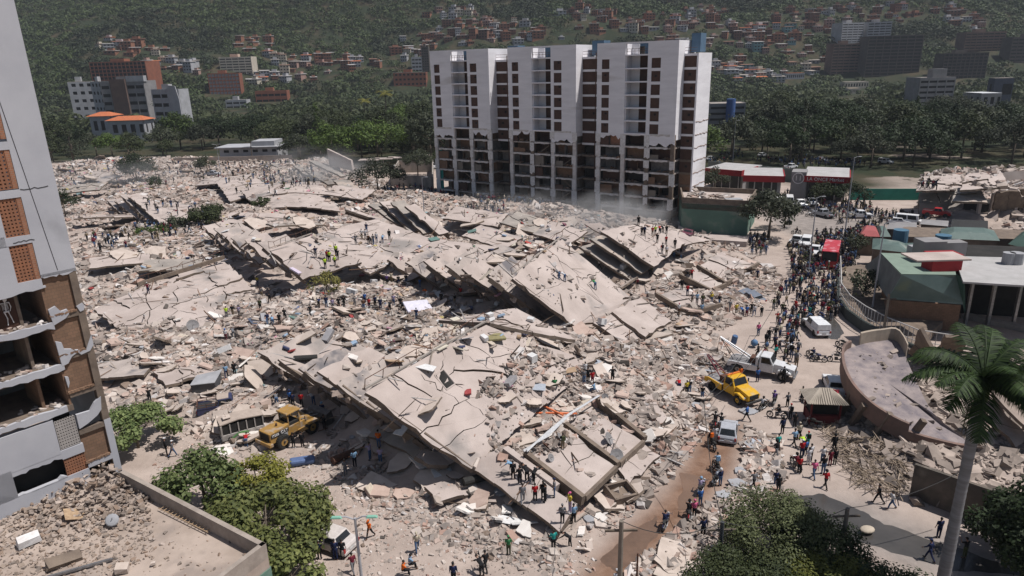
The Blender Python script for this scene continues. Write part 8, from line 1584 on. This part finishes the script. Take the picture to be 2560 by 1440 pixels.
(1787,1105,'stand2',0,'white','white',None,'',None,'person in white shirt and shorts beside the silver hatchback'),(1775,1115,'stand',.4,'black','khaki',None,'','orange','delivery rider with an orange box bag beside the silver hatchback'),(1792,1175,'walk',0,'white','black',None,'','lightblue','person with a blue and white backpack on the muddy track'),(1800,1215,'stand',.3,'navy','jeans','helmet','white',None,None),(1750,1265,'stand',.2,'blue','jeans',None,'',None,'person in azure shirt standing on the muddy track'),(1735,1295,'stand',0,'pink','black','cap','pink',None,'person in pink top and pink cap on the muddy track'),(1542,1480,'stand',.2,'white','navy','cap','white',None,'person in white cap at the foot of the wooden pole'),(840,1400,'stand',0,'navy','navy',None,'',None,None),(858,1398,'stand',0,'black','black',None,'',None,None),(780,1395,'stand',0,'black','black',None,'',None,None),(800,1398,'stand',0,'navy','black','cap','white',None,None),
]
for (px,py,ps,rz,tp_,bt_,ht,hc,pk,lb) in TPL: person(hit(px,py),rz,ps,tp_,bt_,ht,hc or 'black',pk,long=tp_ in('black','navy','orange','green') and random.random()<.5,label=lb)
# riders and motorcycles traced in the street
for i,(px,py,rz,ci,rid,tp_,ht) in enumerate([(1722,1290,-.35,0,1,'black','black'),(1752,1228,-.6,3,1,'lilac','lightblue'),(1790,1205,-.7,3,0,'',''),(1663,1315,-.5,2,1,'navy',None),(1787,1062,-.3,0,1,'black','black'),(1802,1068,-.3,1,1,'black','black'),(1778,1118,.1,1,0,'',''),(1790,1180,.1,1,0,'',''),(1935,1008,-.6,1,1,'purple','purple'),(1908,1022,-.9,1,1,'white','black'),(1942,1045,1.2,1,1,'black','black'),(2045,905,1.3,2,0,'',''),(2090,905,1.3,1,0,'',''),(1975,880,-.3,4,0,'',''),(2010,1000,-.2,1,0,'',''),(1988,1170,.1,1,1,'maroon','black'),(2030,1070,1.0,1,0,'',''),(2105,870,.5,1,0,'',''),(1990,585,1.4,1,1,'black',None),(2040,590,-.2,1,1,'navy','black'),(1972,560,.2,1,1,'grey','black'),(2150,570,1.3,1,1,'teal','black'),(2100,560,-1.2,1,1,'black',None),(2030,895,.4,1,1,'navy',None),(2110,885,.6,1,1,'black','black')]):
    o=moto(px,py,rz,ci)
    if rid: person(o.location+Vector((-math.sin(rz)*-.25,math.cos(rz)*-.25,.03)),rz,'ride',tp_,random.choice(('jeans','black','grey')),'helmet' if ht else None,ht or 'black')
# street crowd
STREET=[([(1945,770),(2085,690),(2095,790),(2020,850),(1925,880)],46),([(1980,690),(2090,640),(2095,700),(1990,760)],26),([(1925,880),(2010,820),(2040,900),(1960,960)],10),([(2000,640),(2050,600),(2130,590),(2100,660)],8)]
pal=['black','black','black','black','navy','grey','grey','white','red','navy','lightblue','maroon','olive','cream','brown','khaki','teal','purple']
def crowdpts(poly,n,mind,z=0):
    P=PP(poly); out=[]; xs=[p[0] for p in P]; ys=[p[1] for p in P]; tries=0
    while len(out)<n and tries<n*60:
        tries+=1; x=random.uniform(min(xs),max(xs)); y=random.uniform(min(ys),max(ys))
        if inpoly(np.array([x]),np.array([y]),P)[0] and all((x-a)**2+(y-b)**2>mind*mind for a,b in out): out.append((x,y))
    return out
occ=[o.location.copy() for o in C.objects if o.type=='EMPTY' and o.get('category') in ('bus','car','pickup','tow truck')]
for poly,n in STREET:
    for x,y in crowdpts(poly,n,.85):
        if NP[0]>=300: break
        if any((Vector((x,y,0))-q).xy.length<2.4 for q in occ): continue
        h=random.random(); person(Vector((x,y,zat(x,y))),random.uniform(-3,3),random.choice(('stand','stand','stand2','walk','walk2','phone','akimbo')),random.choice(pal),random.choice(('jeans','black','black','grey','khaki','navy')),'cap' if h<.18 else ('helmet' if h<.34 else None),random.choice(('black','white','red','navy')),None,random.random()<.3)
# dense motorcycle park beyond the red bus
k=0
for x,y in crowdpts([(2095,650),(2110,600),(2150,560),(2185,575),(2150,610),(2118,700),(2096,760)],48,1.35)+crowdpts([(2195,545),(2290,545),(2290,556),(2200,560)],10,1.3)+crowdpts([(1990,530),(2080,520),(2080,532),(2010,545)],8,1.5):
    q=proj((x,y,0)); moto(q[0],q[1],random.gauss(.3,.4),random.choice((0,1,1,1,2,3,4,5)))
# people too many to count one by one, as masses
def mass(name,label,regs,dens=1,on=None):
    Vb=[];Fb=[];Mb=[]; cols=['black','navy','grey','cream','maroon','jeans','olive','khaki']; lib=[]
    for ps in ('stand','walk','stand2','akimbo','bend'):
        j=POSE[ps]; m=MB(); hd=j['hd']; m.ball(hd,(.09,.1,.12),7,5,0); m.tube([j['pel'],j['ch'],j['nk']],[.15,.19,.1],7,1,sy=.7)
        for a in ('AL','AR'): sh,el,wr,d=j[a]; m.tube([sh,el,wr],[.06,.05,.035],5,1)
        for l in ('LL','LR'): hp,kn,an,toe=j[l]; m.tube([hp,kn,an],[.1,.075,.05],6,2); m.tube([an,toe],.04,5,0)
        lib.append(m)
    out=MB()
    for poly,n,md in regs:
        for x,y in crowdpts(poly,n,md):
            if any((Vector((x,y,0))-q).xy.length<1.6 for q in occ): continue
            z=zat(x,y); m=random.choice(lib); a=random.uniform(0,6.3); ca,sa=math.cos(a),math.sin(a); c1=random.randrange(len(cols)); c1=0 if random.random()<.3 else c1; c2=random.choice((0,1,5,2,5,7,0)); o=len(out.v); out.v+=[(x+vx*ca-vy*sa,y+vx*sa+vy*ca,z+vz) for vx,vy,vz in m.v]; out.f+=[tuple(o+i for i in f) for f in m.f]; out.m+=[[8,c1,c2][q] for q in m.m]
    return tag(out.build(name,[cloth(c) for c in cols]+[mat('dark_head',(.05,.03,.025))],smooth=True),label,'crowd',kind='stuff')
mass('crowd','dense dark crowd packed along the street beyond the red bus',[([(1990,760),(2095,690),(2098,790),(1960,870)],70,.7),([(1930,780),(2090,640),(2060,600),(1980,680)],70,.75),([(1890,900),(1960,790),(2020,860),(1960,990)],26,.9),([(2090,660),(2110,600),(2150,565),(2200,570),(2150,615),(2120,690),(2098,745)],230,.75),([(2010,640),(2060,590),(2120,590),(2080,640)],90,.8),([(1965,620),(2010,630),(2060,690),(1990,720)],60,.75),([(1870,600),(1920,598),(1915,640),(1880,640)],30,.9),([(2000,520),(2160,505),(2200,545),(2110,560)],90,1.0),([(2200,540),(2330,545),(2330,562),(2200,560)],120,.9),([(1920,500),(1960,500),(1960,530),(1910,530)],36,.9),([(1960,480),(2010,480),(2010,505),(1960,505)],12,1)])
mass('crowd','distant figures thinly spread over the far heaps',[([(400,425),(740,415),(760,470),(420,480)],90,1.5),([(150,440),(330,420),(380,470),(180,500)],44,2),([(660,470),(790,460),(800,520),(680,545)],70,1.0),([(1180,500),(1310,495),(1330,545),(1200,545)],70,1.0),([(960,485),(1200,480),(1240,500),(960,505)],60,1.2),([(1300,535),(1420,520),(1420,545),(1310,560)],26,1.2),([(1120,560),(1260,545),(1260,575),(1150,590)],34,1.1),([(220,620),(340,600),(350,650),(240,660)],26,1.0),([(330,560),(520,560),(520,620),(360,640)],46,1.2),([(560,480),(660,470),(660,520),(560,530)],14,1.5)])
mass('crowd','far crowd standing behind the long dark wall and in the park',[([(1900,430),(2120,440),(2120,452),(1920,445)],110,1.0),([(1880,400),(2000,395),(2180,415),(2000,420)],110,1.6),([(1765,400),(1850,380),(1860,395),(1770,420)],40,1.3)])
# ---------------- haze, smoke ----------------
def smoke(px,py,z,r,dens,label):
    p=G(px,py,z); o=MB().ball((0,0,0),1,20,14).build('smoke',[],smooth=True,loc=p); o.scale=r
    m=bpy.data.materials.new('smoke_volume'); m.use_nodes=True; nt=m.node_tree; N=nt.nodes; L=nt.links; N.remove(N['Principled BSDF']); v=N.new('ShaderNodeVolumePrincipled'); v.inputs['Color'].default_value=(.85,.83,.83,1)
    tc=N.new('ShaderNodeTexCoord'); ln=N.new('ShaderNodeVectorMath'); ln.operation='LENGTH'; L.new(tc.outputs['Object'],ln.inputs[0]); mr=N.new('ShaderNodeMapRange'); mr.inputs['From Min'].default_value=1; mr.inputs['From Max'].default_value=.2; L.new(ln.outputs['Value'],mr.inputs[0])
    nz_=N.new('ShaderNodeTexNoise'); nz_.inputs['Scale'].default_value=2.2; nz_.inputs['Detail'].default_value=4; L.new(tc.outputs['Object'],nz_.inputs['Vector']); m2=N.new('ShaderNodeMapRange'); m2.inputs['From Min'].default_value=.42; m2.inputs['From Max'].default_value=.75; L.new(nz_.outputs['Fac'],m2.inputs[0])
    mu=N.new('ShaderNodeMath'); mu.operation='MULTIPLY'; L.new(mr.outputs[0],mu.inputs[0]); L.new(m2.outputs[0],mu.inputs[1]); m3=N.new('ShaderNodeMath'); m3.operation='MULTIPLY'; L.new(mu.outputs[0],m3.inputs[0]); m3.inputs[1].default_value=dens; L.new(m3.outputs[0],v.inputs['Density']); L.new(v.outputs[0],N['Material Output'].inputs['Volume'])
    o.data.materials.append(m); tag(o,label,'smoke',kind='stuff')
smoke(1530,545,5,(11,6,5),.6,'thin grey smoke over the heap before the white tower')
smoke(1300,525,4,(18,7,5),.13,'faint dust hanging at the foot of the white tower')
smoke(300,440,4,(26,14,6),.06,'faint dust over the far pale heap')
smoke(800,430,6,(16,10,7),.22,'pale dust drifting over the far smoking slabs')
def haze(d):
    o=MB().box(-2400,2400,-250,2600,-3,900).build('haze',[]); m=bpy.data.materials.new('haze_volume'); m.use_nodes=True; nt=m.node_tree; N=nt.nodes; N.remove(N['Principled BSDF']); v=N.new('ShaderNodeVolumePrincipled'); v.inputs['Color'].default_value=(.78,.84,.95,1); v.inputs['Density'].default_value=d; nt.links.new(v.outputs[0],N['Material Output'].inputs['Volume']); o.data.materials.append(m); tag(o,'thin bluish haze over the whole valley','haze',kind='stuff')
haze(.00011)
resolve()
print('PEOPLE',NP[0],'OBJECTS',len(bpy.data.objects))
